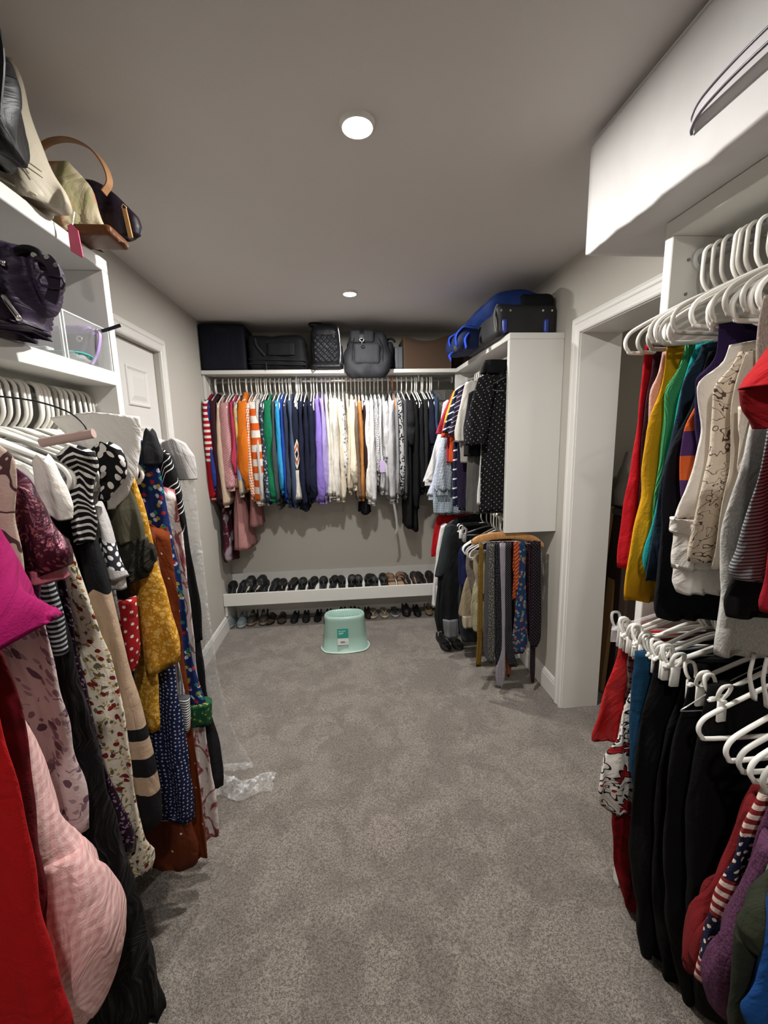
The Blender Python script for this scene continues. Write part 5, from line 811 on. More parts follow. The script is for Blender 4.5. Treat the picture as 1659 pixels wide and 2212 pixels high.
garment('B', -.562, 'sweatshirt', 'bright green sweatshirt in the middle of the blues', 'sweatshirt', 'clothes on the back rod', [(1.834, -.19, .185), (1.689, -.2, .205), (1.103, -.2, .205)], 'solid|#136b4b', {'th': (.01, .036, .038), 'rise': .095, 'topth': .005, 'amp': .006, 'nu': 30, 'nv': 22}, [([(1.839, .175, .205, .0), (1.794, .145, .23, -.001), (1.639, .115, .24, -.007), (1.477, .11, .22, -.008), (1.214, .125, .24, -.006), (1.114, .15, .22, -.007)], 'solid|#136b4b', {'th': (.025, .043, .045, .049, .034), 'amp': .007, 'rise': .015, 'nu': 22, 'nv': 26, 'cuff': (.022, None)})], [('hem_band', [(1.107, -.2, .199), (1.073, -.195, .193)], 'solid|#136b4b', {'th': (.036, .036), 'nu': 26, 'nv': 6, 'amp': .003})], -0.006)
h('B', -0.562, 'tube', 'w', 'green sweatshirt')
garment('B', -.525, 'sweater', 'charcoal grey sweater behind the green sweatshirt', 'sweater', 'clothes on the back rod', [(1.828, -.19, .185), (1.683, -.2, .205), (1.051, -.2, .205)], 'solid|#3f4544', {'th': (.01, .015, .016), 'rise': .095, 'topth': .005, 'amp': .006, 'nu': 30, 'nv': 22}, [([(1.833, .175, .205, .0), (1.788, .145, .23, -.001), (1.633, .115, .225, -.008), (1.461, .118, .245, -.01), (1.188, .125, .24, -.006), (1.088, .15, .212, -.008)], 'solid|#3f4544', {'th': (.01, .018, .019, .021, .014), 'amp': .007, 'rise': .015, 'nu': 22, 'nv': 26, 'cuff': (.022, None)})], [('hem_band', [(1.055, -.2, .199), (1.021, -.195, .193)], 'solid|#3f4544', {'th': (.015, .015), 'nu': 26, 'nv': 6, 'amp': .003})], 0.004)
h('B', -0.525, 'tube', 'w', 'charcoal sweater')
garment('B', -.494, 'sweatshirt', 'sky blue sweatshirt right of the green one', 'sweatshirt', 'clothes on the back rod', [(1.826, -.19, .185), (1.681, -.2, .205), (1.166, -.2, .205)], 'solid|#2f8fc4', {'th': (.01, .02, .021), 'rise': .095, 'topth': .005, 'amp': .006, 'nu': 30, 'nv': 22}, [([(1.831, .175, .205, .0), (1.786, .145, .23, .0), (1.631, .115, .232, -.0), (1.503, .114, .226, .001), (1.275, .125, .255, .004), (1.175, .15, .223, .005)], 'solid|#2f8fc4', {'th': (.014, .023, .025, .027, .018), 'amp': .007, 'rise': .015, 'nu': 22, 'nv': 26, 'cuff': (.022, None)})], [('hem_band', [(1.17, -.2, .199), (1.136, -.195, .193)], 'solid|#2f8fc4', {'th': (.02, .02), 'nu': 26, 'nv': 6, 'amp': .003})], 0.004)
h('B', -0.494, 'tube', 'w', 'sky blue top')
garment('B', -.468, 'top', 'cobalt blue top beside the sky blue sweatshirt', 'top', 'clothes on the back rod', [(1.837, -.19, .185), (1.692, -.2, .205), (1.093, -.2, .205)], 'solid|#1f3f94', {'th': (.01, .012, .013), 'rise': .095, 'topth': .005, 'amp': .006, 'nu': 30, 'nv': 22}, [([(1.842, .175, .205, .0), (1.797, .145, .23, .001), (1.642, .115, .23, -.001), (1.473, .118, .227, .001), (1.204, .125, .255, .007), (1.104, .15, .228, .008)], 'solid|#1f3f94', {'th': (.008, .014, .015, .016, .011), 'amp': .007, 'rise': .015, 'nu': 22, 'nv': 26, 'cuff': (.022, None)})], [], 0.024)
h('B', -0.468, 'tube', 'w', 'cobalt top')
garment('B', -.441, 'sweatshirt', 'slate grey blue sweatshirt right of the cobalt top', 'sweatshirt', 'clothes on the back rod', [(1.818, -.19, .185), (1.673, -.2, .205), (1.063, -.2, .205)], 'solid|#2f3649', {'th': (.01, .019, .02), 'rise': .095, 'topth': .005, 'amp': .006, 'nu': 30, 'nv': 22}, [([(1.823, .175, .205, .0), (1.778, .145, .23, -.0), (1.623, .115, .23, .002), (1.456, .114, .222, .001), (1.189, .125, .254, -.003), (1.089, .15, .208, -.004)], 'solid|#2f3649', {'th': (.013, .023, .024, .026, .018), 'amp': .007, 'rise': .015, 'nu': 22, 'nv': 26, 'cuff': (.022, None)})], [('hem_band', [(1.067, -.2, .199), (1.033, -.195, .193)], 'solid|#2f3649', {'th': (.019, .019), 'nu': 26, 'nv': 6, 'amp': .003})], 0.002)
h('B', -0.441, 'tube', 'w', 'slate sweatshirt')
garment('B', -.407, 'sweatshirt', 'dusty blue sweatshirt beside the diamond patterned sweater', 'sweatshirt', 'clothes on the back rod', [(1.833, -.19, .185), (1.688, -.2, .205), (1.054, -.2, .205)], 'solid|#3c4962', {'th': (.01, .019, .021), 'rise': .095, 'topth': .005, 'amp': .006, 'nu': 30, 'nv': 22}, [([(1.838, .175, .205, .0), (1.793, .145, .23, .0), (1.638, .115, .229, .006), (1.452, .124, .25, .006), (1.166, .125, .238, .001), (1.066, .15, .206, .001)], 'solid|#3c4962', {'th': (.013, .023, .024, .027, .018), 'amp': .007, 'rise': .015, 'nu': 22, 'nv': 26, 'cuff': (.022, None)})], [('hem_band', [(1.058, -.2, .199), (1.024, -.195, .193)], 'solid|#3c4962', {'th': (.019, .019), 'nu': 26, 'nv': 6, 'amp': .003})], 0.022)
h('B', -0.407, 'tube', 'w', 'dusty blue sweatshirt')
garment('B', -.366, 'sweater', 'sweater with navy top, rust diamond band and cream lower sleeve', 'sweater', 'clothes on the back rod', [(1.815, -.19, .185), (1.67, -.2, .205), (1.103, -.2, .205)], 'solid|#1a1e30', {'th': (.01, .029, .031), 'rise': .095, 'topth': .005, 'amp': .006, 'nu': 30, 'nv': 22}, [([(1.82, .175, .205, .0), (1.775, .145, .23, -.001), (1.62, .115, .236, -.009), (1.46, .116, .234, -.011), (1.2, .125, .229, -.006), (1.1, .15, .224, -.007)], 'aztec|#171b2c|#c9c6bd|#17151a|#a05a3c|.26|.50', {'th': (.02, .035, .037, .04, .028), 'amp': .007, 'rise': .015, 'nu': 22, 'nv': 26, 'cuff': (.022, None)})], [('hem_band', [(1.107, -.2, .199), (1.073, -.195, .193)], 'solid|#1a1e30', {'th': (.029, .029), 'nu': 26, 'nv': 6, 'amp': .003})], 0.004)
h('B', -0.366, 'tube', 'w', 'diamond patterned sweater')
garment('B', -.325, 'sweatshirt', 'navy hoodie just right of the diamond patterned sweater', 'hoodie', 'clothes on the back rod', [(1.823, -.19, .185), (1.678, -.2, .205), (1.029, -.2, .205)], 'solid|#171b30', {'th': (.01, .017, .018), 'rise': .095, 'topth': .005, 'amp': .006, 'nu': 30, 'nv': 22}, [([(1.828, .175, .205, .0), (1.783, .145, .23, -.0), (1.628, .115, .229, -.004), (1.442, .117, .243, -.004), (1.156, .125, .251, -.001), (1.056, .15, .224, -.001)], 'solid|#171b30', {'th': (.012, .021, .022, .024, .016), 'amp': .007, 'rise': .015, 'nu': 22, 'nv': 26, 'cuff': (.022, None)})], [('hem_band', [(1.033, -.2, .199), (.999, -.195, .193)], 'solid|#171b30', {'th': (.017, .017), 'nu': 26, 'nv': 6, 'amp': .003})], -0.007)
h('B', -0.325, 'tube', 'w', 'navy hoodie')
garment('B', -.342, 'top', 'black top hem hanging below the navy sweatshirts', 'top', 'clothes on the back rod', [(1.8, -.15, .14), (1.5, -.18, .17), (1.01, -.18, .19)], 'solid|#0c0c0e', {'th': (.008, .012, .033), 'rise': .05, 'amp': .008, 'hemw': .006}, (), (), 0.0)
h('B', -0.342, 'tube', 'w', 'low black top')
garment('B', -.291, 'sweatshirt', 'dark navy sweatshirt, middle one of the navy three', 'sweatshirt', 'clothes on the back rod', [(1.818, -.19, .185), (1.673, -.2, .205), (1.086, -.2, .205)], 'solid|#131729', {'th': (.01, .019, .02), 'rise': .095, 'topth': .005, 'amp': .006, 'nu': 30, 'nv': 22}, [([(1.823, .175, .205, .0), (1.778, .145, .23, -.0), (1.623, .115, .237, -.002), (1.478, .111, .237, -.003), (1.233, .125, .25, -.003), (1.133, .15, .214, -.004)], 'solid|#131729', {'th': (.013, .023, .024, .026, .018), 'amp': .007, 'rise': .015, 'nu': 22, 'nv': 26, 'cuff': (.022, None)})], [('hem_band', [(1.09, -.2, .199), (1.056, -.195, .193)], 'solid|#131729', {'th': (.019, .019), 'nu': 26, 'nv': 6, 'amp': .003})], 0.006)
h('B', -0.291, 'tube', 'w', 'dark navy sweatshirt')
garment('B', -.25, 'sweatshirt', 'ink blue sweatshirt left of the lavender sweater', 'sweatshirt', 'clothes on the back rod', [(1.821, -.19, .185), (1.676, -.2, .205), (1.103, -.2, .205)], 'solid|#151a2e', {'th': (.01, .03, .031), 'rise': .095, 'topth': .005, 'amp': .006, 'nu': 30, 'nv': 22}, [([(1.826, .175, .205, .0), (1.781, .145, .23, -.001), (1.626, .115, .228, -.006), (1.461, .109, .234, -.008), (1.196, .125, .249, -.006), (1.096, .15, .211, -.008)], 'solid|#151a2e', {'th': (.02, .035, .037, .041, .028), 'amp': .007, 'rise': .015, 'nu': 22, 'nv': 26, 'cuff': (.022, None)})], [('hem_band', [(1.107, -.2, .199), (1.073, -.195, .193)], 'solid|#151a2e', {'th': (.03, .03), 'nu': 26, 'nv': 6, 'amp': .003})], 0.001)
h('B', -0.25, 'tube', 'w', 'ink blue sweatshirt')
garment('B', -.206, 'sweater', 'lavender purple sweater, the brighter of the two purples', 'sweater', 'clothes on the back rod', [(1.836, -.19, .185), (1.691, -.2, .205), (1.083, -.2, .205)], 'solid|#7f6bb8', {'th': (.01, .027, .029), 'rise': .095, 'topth': .005, 'amp': .006, 'nu': 30, 'nv': 22}, [([(1.841, .175, .205, .0), (1.796, .145, .23, -.0), (1.641, .115, .243, .004), (1.459, .107, .253, .004), (1.177, .125, .255, -.0), (1.077, .15, .223, -.0)], 'solid|#7f6bb8', {'th': (.019, .032, .034, .038, .026), 'amp': .007, 'rise': .015, 'nu': 22, 'nv': 26, 'cuff': (.022, None)})], [('hem_band', [(1.087, -.2, .199), (1.053, -.195, .193)], 'solid|#7f6bb8', {'th': (.027, .027), 'nu': 26, 'nv': 6, 'amp': .003})], 0.02)
h('B', -0.206, 'tube', 'w', 'lavender sweater')
garment('B', -.168, 'sweater', 'paler lilac sweater beside the white ones', 'sweater', 'clothes on the back rod', [(1.84, -.19, .185), (1.695, -.2, .205), (1.082, -.2, .205)], 'solid|#9a8cc0', {'th': (.01, .019, .02), 'rise': .095, 'topth': .005, 'amp': .006, 'nu': 30, 'nv': 22}, [([(1.845, .175, .205, .0), (1.8, .145, .23, .0), (1.645, .115, .238, .006), (1.484, .12, .255, .007), (1.222, .125, .231, .003), (1.122, .15, .21, .003)], 'solid|#9a8cc0', {'th': (.013, .022, .023, .026, .017), 'amp': .007, 'rise': .015, 'nu': 22, 'nv': 26, 'cuff': (.022, None)})], [('hem_band', [(1.086, -.2, .199), (1.052, -.195, .193)], 'solid|#9a8cc0', {'th': (.019, .019), 'nu': 26, 'nv': 6, 'amp': .003})], 0.012)
h('B', -0.168, 'tube', 'w', 'lilac sweater')
garment('B', -.137, 'sweater', 'white sweater just right of the lilac one', 'sweater', 'clothes on the back rod', [(1.829, -.19, .185), (1.684, -.2, .205), (1.099, -.2, .205)], 'solid|#d6d2cc', {'th': (.01, .016, .017), 'rise': .095, 'topth': .005, 'amp': .006, 'nu': 30, 'nv': 22}, [([(1.834, .175, .205, .0), (1.789, .145, .23, .0), (1.634, .115, .243, .005), (1.478, .12, .231, .007), (1.221, .125, .228, .004), (1.121, .15, .223, .005)], 'solid|#d6d2cc', {'th': (.011, .019, .02, .022, .015), 'amp': .007, 'rise': .015, 'nu': 22, 'nv': 26, 'cuff': (.022, None)})], [('hem_band', [(1.103, -.2, .199), (1.069, -.195, .193)], 'solid|#d6d2cc', {'th': (.016, .016), 'nu': 26, 'nv': 6, 'amp': .003})], 0.021)
h('B', -0.137, 'tube', 'w', 'first white sweater')
garment('B', -.103, 'cardigan', 'ivory cardigan with black bands on its cuff', 'cardigan', 'clothes on the back rod', [(1.829, -.19, .185), (1.684, -.2, .205), (1.116, -.2, .205)], 'solid|#cfc9bb', {'th': (.01, .02, .021), 'rise': .095, 'topth': .005, 'amp': .006, 'nu': 30, 'nv': 22}, [([(1.834, .175, .205, .0), (1.789, .145, .23, -.0), (1.634, .115, .226, .001), (1.484, .119, .219, .0), (1.234, .125, .23, -.002), (1.134, .15, .235, -.003)], 'solid|#cfc9bb', {'th': (.014, .024, .025, .028, .019), 'amp': .007, 'rise': .015, 'nu': 22, 'nv': 26, 'cuff': (.045, 'hs|#cfc9bb|#17130f|.018|.55')})], [], 0.025)
h('B', -0.103, 'tube', 'w', 'ivory cardigan with striped cuff')
garment('B', -.068, 'sweater', 'ribbed white sweater right of the ivory cardigan', 'sweater', 'clothes on the back rod', [(1.839, -.19, .185), (1.694, -.2, .205), (1.096, -.2, .205)], 'rib|#d9d5cd|.008', {'th': (.01, .021, .022), 'rise': .095, 'topth': .005, 'amp': .006, 'nu': 30, 'nv': 22}, [([(1.844, .175, .205, .0), (1.799, .145, .23, -.0), (1.644, .115, .245, -.006), (1.474, .114, .225, -.007), (1.204, .125, .237, -.005), (1.104, .15, .226, -.005)], 'rib|#d9d5cd|.008', {'th': (.014, .025, .026, .029, .02), 'amp': .007, 'rise': .015, 'nu': 22, 'nv': 26, 'cuff': (.022, None)})], [('hem_band', [(1.1, -.2, .199), (1.066, -.195, .193)], 'rib|#d9d5cd|.008', {'th': (.021, .021), 'nu': 26, 'nv': 6, 'amp': .003})], -0.006)
h('B', -0.068, 'tube', 'w', 'ribbed white sweater')
garment('B', -.037, 'cardigan', 'cream cardigan whose hem hangs a little lower', 'cardigan', 'clothes on the back rod', [(1.828, -.19, .185), (1.683, -.2, .205), (1.077, -.2, .205)], 'solid|#cdc3b0', {'th': (.01, .017, .018), 'rise': .095, 'topth': .005, 'amp': .006, 'nu': 30, 'nv': 22}, [([(1.833, .175, .205, .0), (1.788, .145, .23, .0), (1.633, .115, .236, .002), (1.461, .108, .248, .004), (1.188, .125, .241, .004), (1.088, .15, .231, .005)], 'solid|#cdc3b0', {'th': (.011, .02, .021, .023, .016), 'amp': .007, 'rise': .015, 'nu': 22, 'nv': 26, 'cuff': (.022, None)})], [], 0.007)
h('B', -0.037, 'tube', 'w', 'cream cardigan')
garment('B', -.006, 'blouse', 'white blouse printed with small grey flowers', 'blouse', 'clothes on the back rod', [(1.813, -.19, .185), (1.668, -.2, .205), (1.149, -.2, .205)], 'floral|#d4d0cb|#6b6e7a|#8b8d92|.04|.2', {'th': (.01, .017, .018), 'rise': .095, 'topth': .005, 'amp': .006, 'nu': 30, 'nv': 22}, [([(1.818, .175, .205, .0), (1.773, .145, .23, .0), (1.618, .115, .232, -.004), (1.545, .112, .236, -.003), (1.372, .125, .245, .004), (1.272, .15, .221, .004)], 'floral|#d4d0cb|#6b6e7a|#8b8d92|.04|.2', {'th': (.012, .021, .022, .024, .016), 'amp': .007, 'rise': .015, 'nu': 22, 'nv': 26, 'cuff': (.022, None)})], [], -0.016)
h('B', -0.006, 'tube', 'w', 'white blouse with grey flowers')
garment('B', .025, 'sweater', 'oatmeal sweater right of the flowered blouse', 'sweater', 'clothes on the back rod', [(1.83, -.19, .185), (1.685, -.2, .205), (1.148, -.2, .205)], 'solid|#c8bca6', {'th': (.01, .016, .017), 'rise': .095, 'topth': .005, 'amp': .006, 'nu': 30, 'nv': 22}, [([(1.835, .175, .205, .0), (1.79, .145, .23, -.001), (1.635, .115, .226, .005), (1.496, .118, .235, .003), (1.258, .125, .241, -.007), (1.158, .15, .22, -.009)], 'solid|#c8bca6', {'th': (.011, .019, .02, .022, .015), 'amp': .007, 'rise': .015, 'nu': 22, 'nv': 26, 'cuff': (.022, None)})], [('hem_band', [(1.152, -.2, .199), (1.118, -.195, .193)], 'solid|#c8bca6', {'th': (.016, .016), 'nu': 26, 'nv': 6, 'amp': .003})], 0.018)
h('B', 0.025, 'tube', 'w', 'oatmeal sweater')
garment('B', .06, 'sweater', 'slouchy cream sweater with a wide folded cuff', 'sweater', 'clothes on the back rod', [(1.825, -.19, .185), (1.68, -.2, .205), (1.176, -.2, .205)], 'solid|#d2c8b4', {'th': (.01, .025, .026), 'rise': .095, 'topth': .005, 'amp': .006, 'nu': 30, 'nv': 22}, [([(1.83, .175, .205, .0), (1.785, .145, .23, .0), (1.63, .115, .226, -.002), (1.515, .107, .226, -.001), (1.3, .125, .249, .003), (1.2, .15, .207, .003)], 'solid|#d2c8b4', {'th': (.017, .029, .031, .034, .023), 'amp': .007, 'rise': .015, 'nu': 22, 'nv': 26, 'cuff': (.05, None)})], [('hem_band', [(1.18, -.2, .199), (1.146, -.195, .193)], 'solid|#d2c8b4', {'th': (.025, .025), 'nu': 26, 'nv': 6, 'amp': .003})], 0.016)
h('B', 0.06, 'tube', 'w', 'slouchy cream sweater')
garment('B', .091, 'shirt', 'taupe brown jacket sleeve beside the tan one', 'jacket', 'clothes on the back rod', [(1.813, -.19, .185), (1.668, -.2, .205), (1.079, -.2, .205)], 'solid|#6b5a4c', {'th': (.01, .015, .016), 'rise': .095, 'topth': .005, 'amp': .006, 'nu': 30, 'nv': 22}, [([(1.818, .175, .205, .0), (1.773, .145, .23, .001), (1.618, .115, .244, -.004), (1.454, .106, .23, -.002), (1.191, .125, .232, .006), (1.091, .15, .216, .007)], 'solid|#6b5a4c', {'th': (.01, .017, .018, .02, .014), 'amp': .007, 'rise': .015, 'nu': 22, 'nv': 26, 'cuff': (.022, None)})], [], -0.008)
h('B', 0.091, 'tube', 'w', 'taupe jacket')
garment('B', .119, 'jacket', 'tan camel coloured jacket sleeve', 'jacket', 'clothes on the back rod', [(1.814, -.19, .185), (1.669, -.2, .205), (1.078, -.2, .205)], 'solid|#a9713a', {'th': (.01, .015, .016), 'rise': .095, 'topth': .005, 'amp': .006, 'nu': 30, 'nv': 22}, [([(1.819, .175, .205, .0), (1.774, .145, .23, .001), (1.619, .115, .228, .009), (1.455, .106, .221, .011), (1.19, .125, .244, .008), (1.09, .15, .214, .009)], 'solid|#a9713a', {'th': (.011, .018, .019, .021, .014), 'amp': .007, 'rise': .015, 'nu': 22, 'nv': 26, 'cuff': (.022, None)})], [], -0.018)
h('B', 0.119, 'tube', 'w', 'tan jacket')
garment('B', .147, 'top', 'dark chocolate brown top right of the tan sleeve', 'top', 'clothes on the back rod', [(1.822, -.19, .185), (1.677, -.2, .205), (1.217, -.2, .205)], 'solid|#2a1a18', {'th': (.01, .012, .013), 'rise': .095, 'topth': .005, 'amp': .006, 'nu': 30, 'nv': 22}, [([(1.827, .175, .205, .0), (1.782, .145, .23, .0), (1.627, .115, .227, .001), (1.544, .116, .219, .002), (1.361, .125, .238, .003), (1.261, .15, .221, .004)], 'solid|#2a1a18', {'th': (.008, .014, .015, .016, .011), 'amp': .007, 'rise': .015, 'nu': 22, 'nv': 26, 'cuff': (.022, None)})], [], 0.021)
h('B', 0.147, 'tube', 'w', 'chocolate top')
garment('B', .143, 'top', 'black top hem hanging below the white sweatshirts', 'top', 'clothes on the back rod', [(1.8, -.15, .13), (1.5, -.18, .16), (.959, -.18, .18)], 'solid|#0d0d0f', {'th': (.008, .012, .036), 'rise': .05, 'amp': .008, 'hemw': .006}, (), (), 0.0)
h('B', 0.143, 'tube', 'w', 'black top hem')
garment('B', .175, 'sweatshirt', 'bright white sweatshirt right of the chocolate top', 'sweatshirt', 'clothes on the back rod', [(1.817, -.19, .185), (1.672, -.2, .205), (1.069, -.2, .205)], 'solid|#d5d3d0', {'th': (.01, .021, .022), 'rise': .095, 'topth': .005, 'amp': .006, 'nu': 30, 'nv': 22}, [([(1.822, .175, .205, .0), (1.777, .145, .23, .0), (1.622, .115, .239, -.008), (1.452, .108, .222, -.008), (1.181, .125, .243, .0), (1.081, .15, .214, .0)], 'solid|#d5d3d0', {'th': (.014, .025, .026, .029, .02), 'amp': .007, 'rise': .015, 'nu': 22, 'nv': 26, 'cuff': (.022, None)})], [('hem_band', [(1.073, -.2, .199), (1.039, -.195, .193)], 'solid|#d5d3d0', {'th': (.021, .021), 'nu': 26, 'nv': 6, 'amp': .003})], 0.003)
h('B', 0.175, 'tube', 'w', 'bright white sweatshirt')
garment('B', .21, 'sweatshirt', 'cool white hoodie left of the grey patterned knit', 'hoodie', 'clothes on the back rod', [(1.814, -.19, .185), (1.669, -.2, .205), (1.053, -.2, .205)], 'solid|#cccbcb', {'th': (.01, .02, .021), 'rise': .095, 'topth': .005, 'amp': .006, 'nu': 30, 'nv': 22}, [([(1.819, .175, .205, .0), (1.774, .145, .23, -.001), (1.619, .115, .232, -.007), (1.442, .121, .255, -.009), (1.165, .125, .237, -.006), (1.065, .15, .235, -.007)], 'solid|#cccbcb', {'th': (.013, .023, .024, .027, .018), 'amp': .007, 'rise': .015, 'nu': 22, 'nv': 26, 'cuff': (.022, None)})], [('hem_band', [(1.057, -.2, .199), (1.023, -.195, .193)], 'solid|#cccbcb', {'th': (.02, .02), 'nu': 26, 'nv': 6, 'amp': .003})], -0.002)
h('B', 0.21, 'tube', 'w', 'cool white hoodie')
garment('B', .242, 'sweater', 'white knit with fine grey nordic pattern', 'sweater', 'clothes on the back rod', [(1.827, -.19, .185), (1.682, -.2, .205), (1.214, -.2, .205)], 'micro|#c9c8c8|#75757a|.014|.36', {'th': (.01, .017, .018), 'rise': .095, 'topth': .005, 'amp': .006, 'nu': 30, 'nv': 22}, [([(1.832, .175, .205, .0), (1.787, .145, .23, .001), (1.632, .115, .225, .001), (1.559, .124, .233, .004), (1.386, .125, .249, .007), (1.286, .15, .228, .008)], 'micro|#c9c8c8|#75757a|.014|.36', {'th': (.011, .02, .021, .023, .016), 'amp': .007, 'rise': .015, 'nu': 22, 'nv': 26, 'cuff': (.022, None)})], [('hem_band', [(1.218, -.2, .199), (1.184, -.195, .193)], 'micro|#c9c8c8|#75757a|.014|.36', {'th': (.017, .017), 'nu': 26, 'nv': 6, 'amp': .003})], 0.006)
h('B', 0.242, 'tube', 'w', 'grey patterned knit')
garment('B', .273, 'sweater', 'ice grey sweater behind the lilac tag', 'sweater', 'clothes on the back rod', [(1.826, -.19, .185), (1.681, -.2, .205), (1.139, -.2, .205)], 'solid|#bfbfc0', {'th': (.01, .015, .016), 'rise': .095, 'topth': .005, 'amp': .006, 'nu': 30, 'nv': 22}, [([(1.831, .175, .205, .0), (1.786, .145, .23, .001), (1.631, .115, .236, -.006), (1.49, .107, .219, -.004), (1.25, .125, .252, .006), (1.15, .15, .221, .007)], 'solid|#bfbfc0', {'th': (.01, .017, .018, .02, .014), 'amp': .007, 'rise': .015, 'nu': 22, 'nv': 26, 'cuff': (.022, None)})], [('hem_band', [(1.143, -.2, .199), (1.109, -.195, .193)], 'solid|#bfbfc0', {'th': (.015, .015), 'nu': 26, 'nv': 6, 'amp': .003})], 0.002)
h('B', 0.273, 'tube', 'w', 'ice grey sweater')
garment('B', .308, 'sweater', 'pale grey raglan top with three quarter sleeve', 'top', 'clothes on the back rod', [(1.814, -.19, .185), (1.669, -.2, .205), (1.138, -.2, .205)], 'solid|#b7b7b9', {'th': (.01, .026, .027), 'rise': .095, 'topth': .005, 'amp': .006, 'nu': 30, 'nv': 22}, [([(1.819, .175, .205, .0), (1.774, .145, .23, .0), (1.619, .115, .233, -.0), (1.608, .114, .254, .001), (1.497, .125, .23, .005), (1.397, .15, .231, .005)], 'solid|#b7b7b9', {'th': (.018, .031, .032, .035, .024), 'amp': .007, 'rise': .015, 'nu': 22, 'nv': 26, 'cuff': (.022, None)})], [('hem_band', [(1.142, -.2, .199), (1.108, -.195, .193)], 'solid|#b7b7b9', {'th': (.026, .026), 'nu': 26, 'nv': 6, 'amp': .003})], 0.02)
h('B', 0.308, 'tube', 'w', 'pale grey raglan top')
garment('B', .354, 'sweatshirt', 'light grey marl sweatshirt right of the raglan top', 'sweatshirt', 'clothes on the back rod', [(1.818, -.19, .185), (1.673, -.2, .205), (1.062, -.2, .205)], 'heather|#a3a3a5|#b5b5b6', {'th': (.01, .024, .026), 'rise': .095, 'topth': .005, 'amp': .006, 'nu': 30, 'nv': 22}, [([(1.823, .175, .205, .0), (1.778, .145, .23, -.0), (1.623, .115, .233, -.009), (1.453, .116, .249, -.01), (1.182, .125, .226, -.004), (1.082, .15, .232, -.004)], 'heather|#a3a3a5|#b5b5b6', {'th': (.017, .029, .03, .033, .023), 'amp': .007, 'rise': .015, 'nu': 22, 'nv': 26, 'cuff': (.022, None)})], [('hem_band', [(1.066, -.2, .199), (1.032, -.195, .193)], 'heather|#a3a3a5|#b5b5b6', {'th': (.024, .024), 'nu': 26, 'nv': 6, 'amp': .003})], 0.02)
h('B', 0.354, 'tube', 'w', 'light grey sweatshirt')
garment('B', .39, 'sweatshirt', 'mid grey sweatshirt next to the spotted knit', 'sweatshirt', 'clothes on the back rod', [(1.836, -.19, .185), (1.691, -.2, .205), (1.069, -.2, .205)], 'solid|#8a8a8c', {'th': (.01, .014, .015), 'rise': .095, 'topth': .005, 'amp': .006, 'nu': 30, 'nv': 22}, [([(1.841, .175, .205, .0), (1.796, .145, .23, .0), (1.641, .115, .24, .005), (1.472, .108, .248, .006), (1.202, .125, .255, .004), (1.102, .15, .224, .004)], 'solid|#8a8a8c', {'th': (.01, .017, .017, .019, .013), 'amp': .007, 'rise': .015, 'nu': 22, 'nv': 26, 'cuff': (.022, None)})], [('hem_band', [(1.073, -.2, .199), (1.039, -.195, .193)], 'solid|#8a8a8c', {'th': (.014, .014), 'nu': 26, 'nv': 6, 'amp': .003})], 0.022)
h('B', 0.39, 'tube', 'o', 'mid grey sweatshirt')
garment('B', .425, 'sweater', 'grey knit with black leopard spots', 'sweater', 'clothes on the back rod', [(1.832, -.19, .185), (1.687, -.2, .205), (1.134, -.2, .205)], 'leopard|#a5a5a6|#121214|.04', {'th': (.01, .023, .024), 'rise': .095, 'topth': .005, 'amp': .006, 'nu': 30, 'nv': 22}, [([(1.837, .175, .205, .0), (1.792, .145, .23, .0), (1.637, .115, .23, .008), (1.487, .108, .238, .008), (1.237, .125, .243, .001), (1.137, .15, .217, .001)], 'leopard|#a5a5a6|#121214|.04', {'th': (.016, .027, .029, .032, .022), 'amp': .007, 'rise': .015, 'nu': 22, 'nv': 26, 'cuff': (.022, None)})], [('hem_band', [(1.138, -.2, .199), (1.104, -.195, .193)], 'leopard|#a5a5a6|#121214|.04', {'th': (.023, .023), 'nu': 26, 'nv': 6, 'amp': .003})], -0.02)
h('B', 0.425, 'tube', 'w', 'spotted grey knit')
garment('B', .461, 'sweater', 'steel grey sweater right of the spotted knit', 'sweater', 'clothes on the back rod', [(1.823, -.19, .185), (1.678, -.2, .205), (1.096, -.2, .205)], 'solid|#45474a', {'th': (.01, .016, .017), 'rise': .095, 'topth': .005, 'amp': .006, 'nu': 30, 'nv': 22}, [([(1.828, .175, .205, .0), (1.783, .145, .23, -.0), (1.628, .115, .234, -.001), (1.468, .108, .229, -.002), (1.207, .125, .234, -.001), (1.107, .15, .227, -.001)], 'solid|#45474a', {'th': (.011, .02, .021, .023, .015), 'amp': .007, 'rise': .015, 'nu': 22, 'nv': 26, 'cuff': (.022, None)})], [('hem_band', [(1.1, -.2, .199), (1.066, -.195, .193)], 'solid|#45474a', {'th': (.016, .016), 'nu': 26, 'nv': 6, 'amp': .003})], 0.011)
h('B', 0.461, 'tube', 'w', 'steel grey sweater')
garment('B', .5, 'blouse', 'black blouse with short wide sleeve and long lace hem', 'blouse', 'clothes on the back rod', [(1.823, -.19, .185), (1.678, -.2, .205), (.83, -.2, .205)], 'solid|#0f0f10', {'th': (.01, .03, .032), 'rise': .095, 'topth': .005, 'amp': .006, 'nu': 30, 'nv': 22}, [([(1.828, .175, .205, .0), (1.783, .145, .23, .0), (1.628, .115, .236, .007), (1.659, .112, .258, .008), (1.591, .125, .251, .004), (1.491, .15, .229, .005)], 'solid|#1c1c1e', {'th': (.02, .035, .037, .041, .028), 'amp': .007, 'rise': .015, 'nu': 22, 'nv': 26, 'cuff': None})], [], -0.019)
h('B', 0.5, 'tube', 'w', 'black lace blouse')
